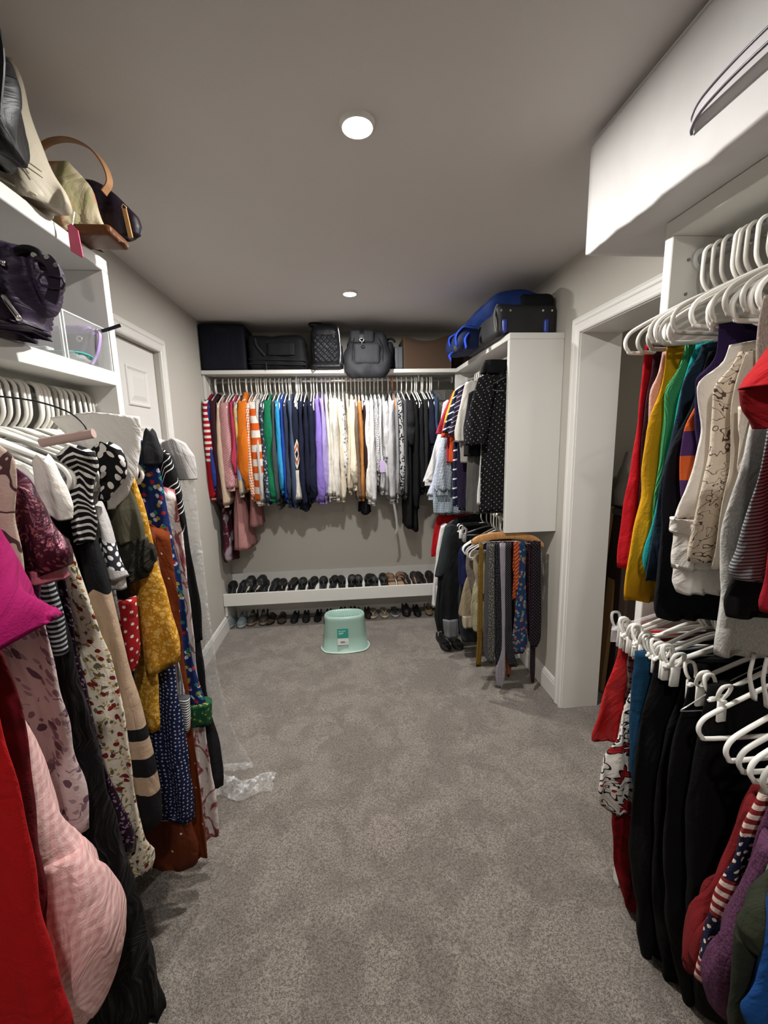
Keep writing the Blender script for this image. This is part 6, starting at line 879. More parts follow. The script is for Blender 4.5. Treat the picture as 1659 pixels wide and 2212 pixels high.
garment('B', .543, 'cardigan', 'long black cardigan beside the lace blouse', 'cardigan', 'clothes on the back rod', [(1.819, -.19, .185), (1.674, -.2, .205), (.805, -.2, .205)], 'solid|#0d0d0f', {'th': (.01, .02, .021), 'rise': .095, 'topth': .005, 'amp': .006, 'nu': 30, 'nv': 22}, [([(1.824, .175, .205, .0), (1.779, .145, .23, .0), (1.624, .115, .244, .005), (1.409, .113, .233, .005), (1.094, .125, .252, .001), (.994, .15, .231, .001)], 'solid|#0d0d0f', {'th': (.014, .023, .025, .027, .019), 'amp': .007, 'rise': .015, 'nu': 22, 'nv': 26, 'cuff': (.022, None)})], [], -0.006)
h('B', 0.543, 'tube', 'w', 'long black cardigan')
garment('B', .582, 'sweatshirt', 'black hoodie right of the long black cardigan', 'hoodie', 'clothes on the back rod', [(1.815, -.19, .185), (1.67, -.2, .205), (1.129, -.2, .205)], 'solid|#141416', {'th': (.01, .022, .023), 'rise': .095, 'topth': .005, 'amp': .006, 'nu': 30, 'nv': 22}, [([(1.82, .175, .205, .0), (1.775, .145, .23, .001), (1.62, .115, .228, -.004), (1.483, .114, .243, -.002), (1.246, .125, .234, .006), (1.146, .15, .213, .007)], 'solid|#141416', {'th': (.015, .026, .027, .03, .021), 'amp': .007, 'rise': .015, 'nu': 22, 'nv': 26, 'cuff': (.022, None)})], [('hem_band', [(1.133, -.2, .199), (1.099, -.195, .193)], 'solid|#141416', {'th': (.022, .022), 'nu': 26, 'nv': 6, 'amp': .003})], 0.019)
h('B', 0.582, 'tube', 'w', 'black hoodie')
garment('B', .621, 'sweatshirt', 'faded black sweatshirt near the corner', 'sweatshirt', 'clothes on the back rod', [(1.824, -.19, .185), (1.679, -.2, .205), (1.146, -.2, .205)], 'solid|#1f2022', {'th': (.01, .019, .021), 'rise': .095, 'topth': .005, 'amp': .006, 'nu': 30, 'nv': 22}, [([(1.829, .175, .205, .0), (1.784, .145, .23, .0), (1.629, .115, .23, .006), (1.502, .121, .236, .007), (1.274, .125, .239, .004), (1.174, .15, .224, .005)], 'solid|#1f2022', {'th': (.013, .023, .024, .027, .018), 'amp': .007, 'rise': .015, 'nu': 22, 'nv': 26, 'cuff': (.022, None)})], [('hem_band', [(1.15, -.2, .199), (1.116, -.195, .193)], 'solid|#1f2022', {'th': (.019, .019), 'nu': 26, 'nv': 6, 'amp': .003})], -0.001)
h('B', 0.621, 'tube', 'w', 'off black sweatshirt')
garment('B', .665, 'jacket', 'deep navy jacket last before the corner', 'jacket', 'clothes on the back rod', [(1.823, -.19, .185), (1.678, -.2, .205), (1.2, -.2, .205)], 'solid|#171a2b', {'th': (.01, .022, .023), 'rise': .095, 'topth': .005, 'amp': .006, 'nu': 30, 'nv': 22}, [([(1.828, .175, .205, .0), (1.783, .145, .23, .001), (1.628, .115, .239, .001), (1.661, .113, .234, .003), (1.594, .125, .249, .008), (1.494, .15, .225, .01)], 'solid|#171a2b', {'th': (.015, .026, .027, .03, .02), 'amp': .007, 'rise': .015, 'nu': 22, 'nv': 26, 'cuff': (.022, None)})], [], 0.019)
h('B', 0.665, 'tube', 'w', 'deep navy jacket')
garment('B', .704, 'shirt', 'denim blue shirt deepest in the corner', 'shirt', 'clothes on the back rod', [(1.84, -.19, .185), (1.695, -.2, .205), (1.273, -.2, .205)], 'solid|#2f4058', {'th': (.01, .018, .019), 'rise': .095, 'topth': .005, 'amp': .006, 'nu': 30, 'nv': 22}, [([(1.845, .175, .205, .0), (1.8, .145, .23, .001), (1.645, .115, .234, -.004), (1.598, .114, .254, -.002), (1.451, .125, .242, .006), (1.351, .15, .229, .007)], 'solid|#2f4058', {'th': (.012, .021, .022, .024, .017), 'amp': .007, 'rise': .015, 'nu': 22, 'nv': 26, 'cuff': (.022, None)})], [], 0.004)
h('B', 0.704, 'tube', 'w', 'denim blue shirt')
h('L', 0.5, 'tube', 'w', '+just before the bright red gown', -0.031)
h('L', 0.586, 'tube', 'w', '+just before the dark crimson gown', 0.031)
h('L', 0.61, 'wire', 'w', '+just past the dark crimson gown', -0.014)
h('L', 0.664, 'tube', 'w', '+just before the pink gingham dress', -0.002)
h('L', 0.742, 'tube', 'w', '+just past the maroon velvet top', -0.016)
h('L', 0.821, 'tube', 'w', '+just before the black tulle gown', -0.046)
h('L', 0.847, 'tube', 'w', '+just past the black tulle gown', -0.031)
h('L', 0.903, 'tube', 'w', '+just before the cream floral dress', -0.021)
h('L', 0.931, 'tube', 'w', '+just before the zebra striped blouse', -0.011)
h('L', 1.009, 'tube', 'w', '+just before the black polka dot blouse', 0.032)
h('L', 1.11, 'tube', 'w', '+just before the olive dress with ruffle sleeve', 0.034)
h('L', 1.162, 'tube', 'w', '+just before the mustard floral dress', -0.004)
h('L', 1.188, 'tube', 'w', '+just before the navy dotted print dress', 0.002)
h('R', 0.47, 'tube', 'g', '+just before the bright red tee', -0.043)
h('R', 0.527, 'tube', 'w', '+just before the dark red cardigan', 0.031)
h('R', 0.583, 'tube', 'b', '+just past the dark red cardigan', 0.04)
h('R', 0.638, 'tube', 'b', '+just before the black knit top', -0.04)
h('R', 0.669, 'tube', 'g', '+just before the light grey hoodie', 0.007)
h('R', 0.695, 'tube', 'g', '+just past the light grey hoodie', -0.005)
h('R', 0.782, 'tube', 'w', '+just before the white tiered blouse', 0.053)
h('R', 0.807, 'tube', 'g', '+just past the white tiered blouse', -0.016)
h('R', 0.865, 'tube', 'w', '+just past the purple and orange striped top', -0.016)
h('R', 0.993, 'tube', 'g', '+just before the yellow tank top', -0.044)
h('RL', 0.649, 'tube', 'w', '+just before the second red cardigan', -0.007)
h('RL', 0.754, 'tube', 'w', '+just before the long black skirt', 0.011)
h('RL', 0.803, 'wire', 'b', '+just past the long black skirt', 0.004)
h('RL', 0.904, 'clip', 'w', '+just past the wide black trousers', -0.016)
h('RL', 0.957, 'clip', 'b', '+just past the black trousers with folded waistband', -0.022)
h('RL', 1.0, 'clip', 'w', '+just past the blue leggings', -0.021)
h('F', 2.3, 'wire', 'g', '+just before the black dotted polo', 0.015)
h('F', 2.451, 'tube', 'w', '+just before the pale grey shirt', -0.036)
h('F', 2.498, 'tube', 'g', '+just past the pale grey shirt', -0.016)
h('F', 2.542, 'tube', 'w', '+just before the purple piped polo', 0.024)
h('F', 2.597, 'tube', 'w', '+just before the navy and white striped polo', -0.016)
h('F', 2.645, 'tube', 'b', '+just past the navy and white striped polo', -0.034)
h('F', 2.789, 'tube', 'g', '+just before the navy plaid shirt', -0.029)
h('F', 2.837, 'tube', 'b', '+just past the navy plaid shirt', 0.013)
h('F', 2.89, 'tube', 'b', '+just past the blue gingham shirt', -0.004)
h('F', 2.979, 'tube', 'g', '+just before the white patterned shirt', -0.037)
h('F', 3.036, 'tube', 'w', '+just past the white patterned shirt', 0.002)
h('F', 3.082, 'tube', 'w', '+second one just past the white patterned shirt', -0.022)
h('F', 3.126, 'tube', 'b', '+third one just past the white patterned shirt', -0.003)
h('B', -0.655, 'tube', 'w', '+right of the orange striped sweatshirt', 0.04)
h('B', -0.591, 'tube', 'w', '+right of the dark floral blouse', -0.014)
h('B', -0.536, 'wire', 'w', '+left of the charcoal sweater', 0.005)
h('B', -0.478, 'wire', 'w', '+left of the cobalt top', -0.002)
h('B', -0.42, 'tube', 'w', '+left of the dusty blue sweatshirt', 0.048)
h('B', -0.356, 'tube', 'w', '+right of the diamond patterned sweater', -0.016)
h('B', -0.23, 'tube', 'w', '+right of the ink blue sweatshirt', 0.017)
h('B', 0.258, 'wire', 'w', '+left of the ice grey sweater', 0.036)
h('B', 0.38, 'wire', 'w', '+left of the mid grey sweatshirt', 0.043)
h('B', 0.568, 'tube', 'w', '+left of the black hoodie', 0.0)
h('B', 0.631, 'tube', 'w', '+right of the off black sweatshirt', 0.028)
h('B', 0.691, 'tube', 'w', '+left of the denim blue shirt', -0.013)
h('B', 0.759, 'wire', 'w', '+right of the denim blue shirt', 0.025)
# ------------------------------------------------------------------ bags, boxes, luggage
def rbox(name, sx, sy, sz, r, n=14, f=None, seed=0, amp=0.0):
    """rounded box centred in x, y with its base at z = 0; f deforms an (N,3) array in place"""
    P = []; Q = []; idx = {}; V = []
    g = np.linspace(-1, 1, n)
    def vid(p):
        k = tuple(np.round(p, 5))
        if k not in idx: idx[k] = len(V); V.append(p)
        return idx[k]
    for ax in range(3):
        for sg in (-1, 1):
            for i in range(n-1):
                for j in range(n-1):
                    q = []
                    for (a, b) in ((g[i], g[j]), (g[i+1], g[j]), (g[i+1], g[j+1]), (g[i], g[j+1])):
                        p = [0, 0, 0]; p[ax] = sg; p[(ax+1) % 3] = a; p[(ax+2) % 3] = b; q.append(vid(p))
                    Q.append(q if sg > 0 else q[::-1])
    V = np.array(V, float); h = np.array([sx, sy, sz])/2; r = min(r, h.min()*.98)
    # spread samples towards the rounded edges
    W = np.sign(V)*np.abs(V)**.8*h; inner = np.clip(W, -(h-r), h-r); d = W-inner
    edge = np.abs(V) > .999; d = np.where(edge, np.sign(V)*r, d)
    L = np.linalg.norm(d, axis=1)[:, None]+1e-9; V2 = inner+d/L*r
    V2[:, 2] += sz/2
    if amp:
        rg = np.random.RandomState(seed); c = V2-[0, 0, sz/2]; nr = c/(np.linalg.norm(c, axis=1)[:, None]+1e-9)
        for i in range(7):
            k = rg.randn(3)*(9+5*i); V2 += nr*(amp/(1+.4*i)*np.sin(V2@k+rg.rand()*6.3))[:, None]
        V2[:, 2] = np.maximum(V2[:, 2], 0)
    if f is not None: f(V2)
    uv = np.array([[V2[i][0]+V2[i][1], -V2[i][2]] for q in Q for i in q])
    return mesh(name, V2, Q, uv)
def tubeo(name, pts, r, mat, parent, k=6, closed=False, n=8, flat=1.0, label=None):
    V, Fs = tube_vf(smooth_pts(pts, k, closed) if k else pts, r, n, closed, flat); return part(name, mesh(name, V, Fs), mat, parent, label=label)
def ribbon(name, pts, w, th, mat, parent, wdir=(0, 0, 1), k=6):
    P = smooth_pts(pts, k); T = np.gradient(P, axis=0); T /= np.linalg.norm(T, axis=1)[:, None]+1e-9; D = np.array(wdir, float); V = []; n = len(P)
    for i in range(n):
        d = D-T[i]*(D@T[i]); d /= np.linalg.norm(d)+1e-9; nn = np.cross(T[i], d)
        for a, b in ((-1, -1), (1, -1), (1, 1), (-1, 1)): V.append(P[i]+d*a*w/2+nn*b*th/2)
    Fs = [(i*4+k2, i*4+(k2+1) % 4, (i+1)*4+(k2+1) % 4, (i+1)*4+k2) for i in range(n-1) for k2 in range(4)]+[(3, 2, 1, 0), tuple((n-1)*4+q for q in range(4))]
    uv = None
    return part(name, mesh(name, V, Fs, None, False), mat, parent)
M_silver = simple('silver_metal', (.8, .8, .8), .18, 1); M_gold = simple('gold_metal', (.78, .58, .30), .25, 1)
# long white box on the right unit
t = thing('storage_box', 'long white box with a clear strap handle above the right closet unit', 'box', (.972, .76, 2.086))
M_card = NT('white_card', .55, 0, .4); M_card.base(M_card.mix(M_card.ss(M_card.noise(M_card.ob(), 6.0, 4.0), .3, .8), '#cbcac9', '#c1bfbe')); M_card.bump(M_card.noise(M_card.ob(), 90.0, 3.0), .08, .001); M_card = M_card.m
def wob(V):
    m_ = (V[:, 2] < .01) & (V[:, 0] < -.19); V[m_, 2] += .0025*np.sin(V[m_, 1]*31)+.002*np.sin(V[m_, 1]*73)
V = rbox('box_body', .405, 1.22, .306, .006, 40, wob); part('box_body', V, M_card, t)
part('box_lid', rbox('box_lid', .409, 1.224, .004, .002, 6), M_card, t, (0, 0, .3055))
M_strap = NT('strap_plastic', .15, 0, .5); M_strap.base((.78, .76, .78, 1)); M_strap.b.inputs['Alpha'].default_value = .75; M_strap = M_strap.m
hp = [(-.204, .20, .090), (-.213, .19, .094), (-.228, .15, .099), (-.236, .07, .102), (-.236, -.02, .102), (-.228, -.10, .099), (-.213, -.14, .094), (-.204, -.15, .090)]
h_ = ribbon('handle', hp, .020, .004, M_strap, t)
for dz in (.012, -.012): tubeo('handle_edge', [(a-.002, b, c+dz) for a, b, c in hp], .0028, simple('dark_violet_plastic', lin('#4a4550')[:3], .3), h_, 4)

def bag(rod, s, name, label, cat, rws, th, mat, grp=None, **kw):
    (x, y, z), rz = frame_of(rod, s); zb = min(r[0] for r in rws); t = thing(name, label, cat, (x, y, zb), rz, grp)
    o = dict(nu=56, nv=44, amp=.010, freq=9, rise=.0, ex=.75, wr=1.4); o.update(kw)
    part('bag_body', cloth(rws, th, name='bag_body', **o), fabric(mat), t, (0, 0, -zb)); return t
BG = [bag('L', 0.97, 'handbag', 'large black leather bag at the left end of the top shelf', 'bag', [(2.257, -.235, .178), (2.238, -.235, .195), (2.204, -.235, .201), (2.17, -.235, .199), (2.123, -.235, .19), (2.086, -.235, .174), (2.086, -.235, .148)], (0.03, 0.06, 0.08, 0.075), 'leather|#0b0b0d', None, **{'seed': 3, 'amp': 0.012}),
      bag('L', 1.165, 'handbag', 'big cream leather handbag slouching on the top shelf', 'bag', [(2.39, -.235, .076), (2.358, -.235, .087), (2.303, -.235, .092), (2.245, -.235, .103), (2.201, -.235, .114), (2.159, -.235, .13), (2.128, -.235, .146), (2.096, -.235, .155), (2.086, -.235, .153), (2.086, -.235, .124)], (0.012, 0.035, 0.055, 0.065, 0.06, 0.05), 'leather|#b9b09d', None, **{'seed': 11, 'amp': 0.013, 'freq': 7, 'nv': 54, 'nu': 70}),
      bag('L', 1.325, 'handbag', 'floral canvas handbag with tan leather handle', 'bag', [(2.277, -.22, .082), (2.256, -.22, .1), (2.225, -.22, .122), (2.192, -.22, .135), (2.147, -.22, .15), (2.107, -.22, .166), (2.086, -.22, .189), (2.086, -.22, .199)], (0.02, 0.045, 0.05, 0.05), 'tiedye|#b8ab90|#8f8a66|#b07a58', None, **{'seed': 5, 'amp': 0.016, 'freq': 10, 'nv': 50, 'nu': 64}),
      bag('L', 1.41, 'handbag', 'dark plum zipped handbag at the right end of the top shelf', 'bag', [(2.28, -.22, .1), (2.269, -.22, .127), (2.242, -.22, .158), (2.212, -.22, .186), (2.188, -.22, .209), (2.161, -.22, .214), (2.135, -.22, .207), (2.13, -.22, .183)], (0.02, 0.035, 0.035, 0.03), 'leather|#1c141d', None, **{'seed': 8, 'amp': 0.004}),
      bag('L', 0.94, 'handbag', 'big purple slouchy handbag with buckles in the cubby', 'bag', [(1.916, -.235, .166), (1.906, -.235, .198), (1.892, -.235, .238), (1.871, -.235, .248), (1.846, -.235, .241), (1.821, -.235, .227), (1.797, -.235, .217), (1.782, -.235, .199), (1.762, -.235, .193), (1.762, -.235, .194), (1.762, -.235, .201)], (0.04, 0.06, 0.075, 0.085, 0.08), 'leather|#31263a', None, **{'seed': 14, 'amp': 0.02, 'freq': 13, 'nv': 60, 'nu': 80, 'wr': 2.0})]
b1, b2, b3, b4, b5 = BG
zb = 2.084
def lp(o, p): return (p[0]-o.location.x, p[1]-o.location.y, p[2]-o.location.z)
tubeo('zip_pull', [lp(b1, p) for p in ((-.505, 1.0, 2.385), (-.500, .99, 2.40), (-.495, .99, 2.385))], .004, M_silver, b1)
ribbon('strap', [lp(b1, p) for p in ((-.62, .90, 2.36), (-.56, .885, 2.22), (-.58, .885, 2.10))], .018, .004, fabric('leather|#16161a'), b1, (1, 0, 0))
for q in ((.0, 0), (.012, .004)): tubeo('seam', [lp(b2, p) for p in ((-.80, 1.105, 2.15+q[0]), (-.74, 1.098, 2.165+q[0]), (-.69, 1.10, 2.15+q[0]), (-.655, 1.12, 2.13+q[0]))], .0013, fabric('leather|#a39a86'), b2)
tubeo('piping', [lp(b2, p) for p in ((-.79, 1.112, 2.20), (-.755, 1.10, 2.14), (-.72, 1.10, 2.11), (-.67, 1.115, 2.092))], .003, fabric('leather|#cfc6b3'), b2)
ribbon('handle', [lp(b3, p) for p in ((-.80, 1.36, 2.325), (-.756, 1.355, 2.345), (-.703, 1.35, 2.346), (-.655, 1.35, 2.325), (-.624, 1.345, 2.285), (-.616, 1.345, 2.245), (-.632, 1.34, 2.215))], .020, .004, fabric('leather|#a47a55'), b3, (.3, 1, 0))
part('leather_base', rbox('leather_base', .15, .105, .026, .010), fabric('leather|#5a3418'), b3, (.115, 0, -.002))
t = thing('hang_tag', 'pink leather tag on a bead chain below the cream handbag', 'tag', (-.655, 1.215, 2.005))
part('tag_plate', mesh('tag_plate', [(x, y, z) for y in (-.002, .002) for x, z in ((-.013, .012), (-.013, .070), (-.004, .074), (.010, .060), (.014, .0), (.008, -.002))], [(0, 1, 2, 3, 4, 5), (11, 10, 9, 8, 7, 6)]+[(i, i+6, (i+1) % 6+6, (i+1) % 6) for i in range(6)], None, False), fabric('leather|#d4617c'), t)
mm = MB()
for i in range(7): mm.cyl((-.003+.0015*i, 0, .068+.005*i), .0018, .003, 'z', 8)
part('bead_chain', mm.me('bead_chain'), M_silver, t)
part('zip_pull', MB().box(-.006, .006, -.003, .003, -.075, 0, .001).me('zip_pull'), fabric('leather|#b08a5a'), b4, lp(b4, (-.597, 1.372, 2.192)), (0, -.12, 0)); tubeo('pull_ring', [lp(b4, p) for p in ((-.604, 1.374, 2.196), (-.598, 1.37, 2.203), (-.592, 1.374, 2.196), (-.598, 1.376, 2.19))], .0015, M_gold, b4, 4, True)
# purple cubby bag details
mp = fabric('leather|#2b2230')
ribbon('buckle_strap', [lp(b5, p) for p in ((-.545, .885, 1.872), (-.524, .876, 1.866), (-.512, .872, 1.845), (-.517, .872, 1.815), (-.529, .876, 1.795))], .020, .005, mp, b5, (1, 0, .2))
tubeo('buckle', [lp(b5, p) for p in ((-.532, .866, 1.838), (-.498, .866, 1.832), (-.500, .866, 1.815), (-.534, .866, 1.82))], .0022, mp, b5, 2, True)
for p in ((-.545, .872, 1.873), (-.522, .870, 1.869), (-.507, .868, 1.855)): part('rivet', MB().cyl((0, 0, 0), .0042, .004, 'y', 10).me('rivet'), M_silver, b5, lp(b5, p))
tubeo('handle', [lp(b5, p) for p in ((-.60, .90, 1.86), (-.592, .90, 1.885), (-.573, .90, 1.893), (-.553, .90, 1.885), (-.546, .90, 1.86))], .008, fabric('leather|#0e0c10'), b5)
for pts in (((-.62, .872, 1.845), (-.61, .866, 1.86), (-.59, .866, 1.855)), ((-.60, .862, 1.80), (-.59, .858, 1.785), (-.575, .858, 1.76))): tubeo('clasp', [lp(b5, p) for p in pts], .005, M_silver, b5)
# dark hat on the left in the cubby
t = thing('ball_cap', 'dark knitted cap half out of view on the cubby shelf', 'hat', (-.62, .70, 1.758)); part('crown', rbox('crown', .20, .20, .15, .08, 12, None, 2, .004), fabric('nylon|#161618'), t)
# clear acrylic bins and what is in them
M_acr = NT('acrylic', .03, 0, .5); M_acr.base((.98, .99, .99, 1)); M_acr.b.inputs['Alpha'].default_value = .07; M_acr = M_acr.m
M_edge = NT('acrylic_edge', .2, 0, .5); M_edge.base((.85, .87, .86, 1)); M_edge.b.inputs['Alpha'].default_value = .7; M_edge = M_edge.m
def bin_(label, y0, y1, h=.118):
    t = thing('acrylic_bin', label, 'bin', (-.85, (y0+y1)/2, 1.7575), 0, 'clear acrylic bins on the cubby shelf'); a = (y1-y0)/2; th = .003
    for n_, b in (('front_pane', (.148, .148+th, -a, a, 0, h)), ('back_pane', (-.15, -.15+th, -a, a, 0, h)), ('side_pane', (-.147, .148, -a, -a+th, 0, h)), ('side_pane', (-.147, .148, a-th, a, 0, h)), ('base_pane', (-.147, .148, -a+th, a-th, 0, th))):
        part(n_, MB().box(*b).me(n_), M_acr, t)
    m = MB(); m.box(.147, .152, -a-.001, -a+.004, 0, h); m.box(.147, .152, a-.004, a+.001, 0, h); m.box(.148, .1515, -a, a, h-.0015, h+.001); m.box(-.15, .15, a-.003, a, h-.0012, h+.001); part('bright_edge', m.me('bright_edge'), M_edge, t)
bin_('clear acrylic bin holding the big purple handbag', .80, 1.185); bin_('clear acrylic bin at the post with small purses inside', 1.195, 1.405)
t = thing('clutch_bag', 'small lavender purse with metal rings in the acrylic bin', 'bag', (-.82, 1.36, 1.762)); part('bag_body', rbox('bag_body', .20, .035, .10, .012, 12, None, 3, .003), fabric('nylon|#17151c'), t); part('flap', rbox('flap', .205, .045, .025, .008, 10), fabric('leather|#6f5a8c'), t, (0, 0, .088))
ribbon('strap', [(.10, -.01, .10), (.13, -.02, .09), (.125, -.03, .04), (.105, -.03, .004)], .012, .003, fabric('leather|#a890c8'), t, (0, 1, 0)); ribbon('strap', [(.09, .0, .10), (.09, -.02, .06), (.07, -.03, .01)], .010, .003, fabric('leather|#6f5a8c'), t, (0, 1, 0))
for p in ((.075, -.022, .075), (.115, -.015, .10)): tubeo('ring', [(p[0]+.007*math.cos(a), p[1], p[2]+.007*math.sin(a)) for a in np.linspace(0, 2*PI, 9)[:-1]], .0018, M_silver, t, 2, True)
t = thing('pouch', 'flat teal edged clear pouch lying in the acrylic bin', 'pouch', (-.77, 1.27, 1.762)); part('pouch_film', rbox('pouch_film', .14, .09, .022, .010, 10, None, 5, .003), clear_mat(), t); tubeo('teal_edge', [(-.07, -.04, .02), (.06, -.045, .016), (.07, .0, .02), (.06, .04, .014), (-.07, .04, .02)], .0035, simple('teal_trim', lin('#1c8a86')[:3], .4), t, 5)
t = thing('tissue_pack', 'small white packet on the teal pouch', 'packet', (-.80, 1.26, 1.786)); part('wrapper', rbox('wrapper', .05, .035, .014, .005, 8, None, 6, .002), simple('white_film', (.7, .7, .7), .3), t)
t = thing('wristlet_strap', 'thin dark strap end poking out beside the post', 'strap', (-.67, 1.372, 1.868)); ribbon('strap', [(-.05, 0, -.004), (-.02, 0, .0), (.025, 0, .014)], .009, .004, fabric('leather|#2c2a30'), t)
# --- luggage along the back shelf (top of the board at 2.068)
Z = 2.0685
t = thing('storage_cube', 'tall navy fabric storage cube in the left corner of the luggage shelf', 'box', (-.866, 3.46, Z))
mn = fabric('nylon|#13141f'); part('box_body', rbox('box_body', .32, .30, .322, .008, 14, None, 1, .001), mn, t); part('handle_slot', rbox('handle_slot', .10, .008, .032, .004, 8), simple('slot_black', (.004, .004, .006), .9), t, (-.005, -.151, .263))
tubeo('top_ring', [(.02+.06*math.cos(a), -.05, .318+.020*math.sin(a)) for a in np.linspace(0, PI, 8)], .0025, simple('grey_cord', (.2, .2, .2), .6), t, 2)
t = thing('duffel_bag', 'wide black travel bag lying between the navy cube and the quilted backpack', 'bag', (-.478, 3.45, Z))
def sag(V): V[:, 2] *= 1-.05*(V[:, 0]+.2); V[:, 2] += (V[:, 2] > .1)*.008*np.sin(V[:, 0]*14)
part('bag_body', rbox('bag_body', .425, .28, .255, .045, 22, sag, 4, .006), fabric('nylon|#101114'), t)
for zz in (.045, .075): tubeo('piping', [(-.205, -.13, zz), (-.19, -.142, zz), (0, -.146, zz-.006), (.19, -.142, zz-.012), (.205, -.13, zz-.012)], .004, fabric('nylon|#1e1f23'), t)
ribbon('strap', [(-.15, -.145, .22), (-.14, -.149, .17), (-.11, -.149, .13), (-.085, -.147, .10)], .014, .003, fabric('nylon|#2b2c30'), t, (1, 0, 0)); part('zip_pull', MB().box(-.004, .004, -.004, .0, -.05, 0, .001).me('zip_pull'), fabric('nylon|#2b2c30'), t, (-.08, -.150, .05))
part('pocket', rbox('pocket', .20, .02, .09, .008, 10, None, 8, .001), fabric('nylon|#15161a'), t, (.03, -.140, .10))
def quilt(V):
    f = V[:, 1] < -.07; low = (V[:, 2] > .05) & (V[:, 2] < .235) & (np.abs(V[:, 0]) < .085); m_ = f & low
    u = (V[:, 0]+V[:, 2])/.044; w = (V[:, 0]-V[:, 2])/.044; h = np.abs(np.sin(PI*u))*np.abs(np.sin(PI*w)); V[m_, 1] -= .014*(h[m_]**.5)
    V[:, 0] *= 1-.22*np.clip((V[:, 2]-.22)/.12, 0, 1)**2
t = thing('backpack', 'black quilted backpack with silver zips on the luggage shelf', 'backpack', (-.118, 3.385, Z))
part('bag_body', rbox('bag_body', .225, .20, .325, .06, 70, quilt, 6, .002), fabric('leather|#1b1c20'), t)
part('side_pocket', rbox('side_pocket', .05, .14, .17, .02, 10, None, 2, .002), fabric('nylon|#1b1c20'), t, (.10, -.01, .01))
tubeo('zipper', [(.095, -.095, .30), (.104, -.09, .22), (.108, -.09, .12), (.10, -.095, .03)], .0028, M_silver, t); part('zip_pull', MB().box(-.006, .006, -.005, 0, -.03, 0, .001).me('zip_pull'), fabric('leather|#0b0b0c'), t, (.062, -.108, .245)); tubeo('pull_ring', [(.066, -.106, .262), (.073, -.108, .255), (.066, -.11, .248)], .0025, M_silver, t)
tubeo('grab_handle', [(-.045, -.02, .30), (-.100, -.02, .316), (-.118, -.02, .333), (-.085, -.02, .342), (-.035, -.02, .335), (-.02, -.02, .318)], .008, fabric('nylon|#1a1a1c'), t); part('patterned_lining', rbox('patterned_lining', .085, .03, .035, .014, 10), fabric('micro|#6f6f6c|#2a2a2a|0.006|0.4'), t, (-.068, .0, .300))
part('base_panel', rbox('base_panel', .23, .205, .035, .015, 12), fabric('leather|#121214'), t, (0, 0, .002)); tubeo('foot_ring', [(-.10, -.10, .012), (-.085, -.118, .004), (-.07, -.10, .012)], .005, fabric('leather|#121214'), t)
t = thing('backpack', 'charcoal fold top backpack with a silver snap hook, overhanging the shelf', 'backpack', (.185, 3.375, Z))
def taper(V):
    z = V[:, 2]; V[:, 0] *= np.interp(z, [0, .03, .12, .20, .28], [.86, .98, 1.04, .92, .70]); V[:, 1] -= .035*np.interp(z, [0, .28], [1, 0]); V[:, 0] += .012*z/.28; V[:, 2] -= .075*np.clip((-.072-V[:, 1])/.05, 0, 1)*(1-z/.29)
part('bag_body', rbox('bag_body', .335, .235, .275, .055, 30, taper, 9, .009), fabric('nylon|#222327'), t)
part('front_pocket', rbox('front_pocket', .20, .05, .155, .03, 16, None, 4, .003), fabric('nylon|#28292d'), t, (-.005, -.135, .015)); part('top_flap', rbox('top_flap', .175, .05, .09, .018, 12, None, 7, .004), fabric('nylon|#26272b'), t, (-.03, -.105, .175))
ribbon('buckle_strap', [(-.035, -.125, .27), (-.037, -.138, .235), (-.037, -.141, .205)], .032, .004, fabric('leather|#131315'), t, (1, 0, 0))
m = MB(); m.box(-.018, .018, -.004, .004, -.003, .003, .001); m.tube(smooth_pts([(-.016, 0, -.002), (-.012, 0, -.016), (0, 0, -.022), (.012, 0, -.016), (.016, 0, -.002)], 4), .0034, 8); m.tube([(0, 0, -.02), (0, 0, -.040)], .005, 8); m.tube(smooth_pts([(0, 0, -.038), (.008, 0, -.045), (.004, 0, -.056), (-.004, 0, -.056), (-.006, 0, -.048)], 4), .003, 8)
part('snap_hook', m.me('snap_hook', True), M_silver, t, (-.037, -.147, .200)); tubeo('ring', [(-.032+.012*math.cos(a), -.165, .140+.009*math.sin(a)) for a in np.linspace(0, 2*PI, 9)[:-1]], .004, fabric('leather|#0c0c0d'), t, 2, True)
for sx in (.085, -.09): tubeo('seam', [(sx, -.135, .21), (sx*1.2, -.162, .15), (sx*1.25, -.166, .05)], .0022, fabric('nylon|#0f1012'), t)
part('side_wing', rbox('side_wing', .07, .17, .20, .03, 12, None, 3, .005), fabric('nylon|#1a1b1e'), t, (.165, .01, .0)); tubeo('grab_handle', [(.14, .0, .185), (.17, .0, .225), (.205, .0, .228), (.225, .0, .205)], .009, fabric('nylon|#17181a'), t)
t = thing('file_box', 'narrow slate grey box standing beside the brown fabric bin', 'box', (.432, 3.44, Z)); part('box_body', rbox('box_body', .06, .22, .165, .003, 8), simple('slate_card', lin('#4b5054')[:3], .6), t); part('spine_line', MB().box(-.008, -.006, -.1115, -.110, .01, .155).me('spine_line'), simple('slate_line', lin('#2e3235')[:3], .6), t)
t = thing('fabric_bin', 'brown fabric bin with a sagging rim at the right of the luggage shelf', 'bin', (.650, 3.46, Z))
m = MB(); n = 24; V = []; Fs = []
for (y, o) in ((-.145, 0), (-.139, 1)):
    for i in range(n+1):
        x = -.185+.37*i/n; zt = .236-.040*math.sin(PI*min(1, i/n*1.02))**1.2+.012*(i/n)
        for k in range(5): V.append((x, y-.006*math.sin(PI*k/4)*(1 if o == 0 else -1), zt*k/4))
def G_(o, i, k): return o*(n+1)*5+i*5+k
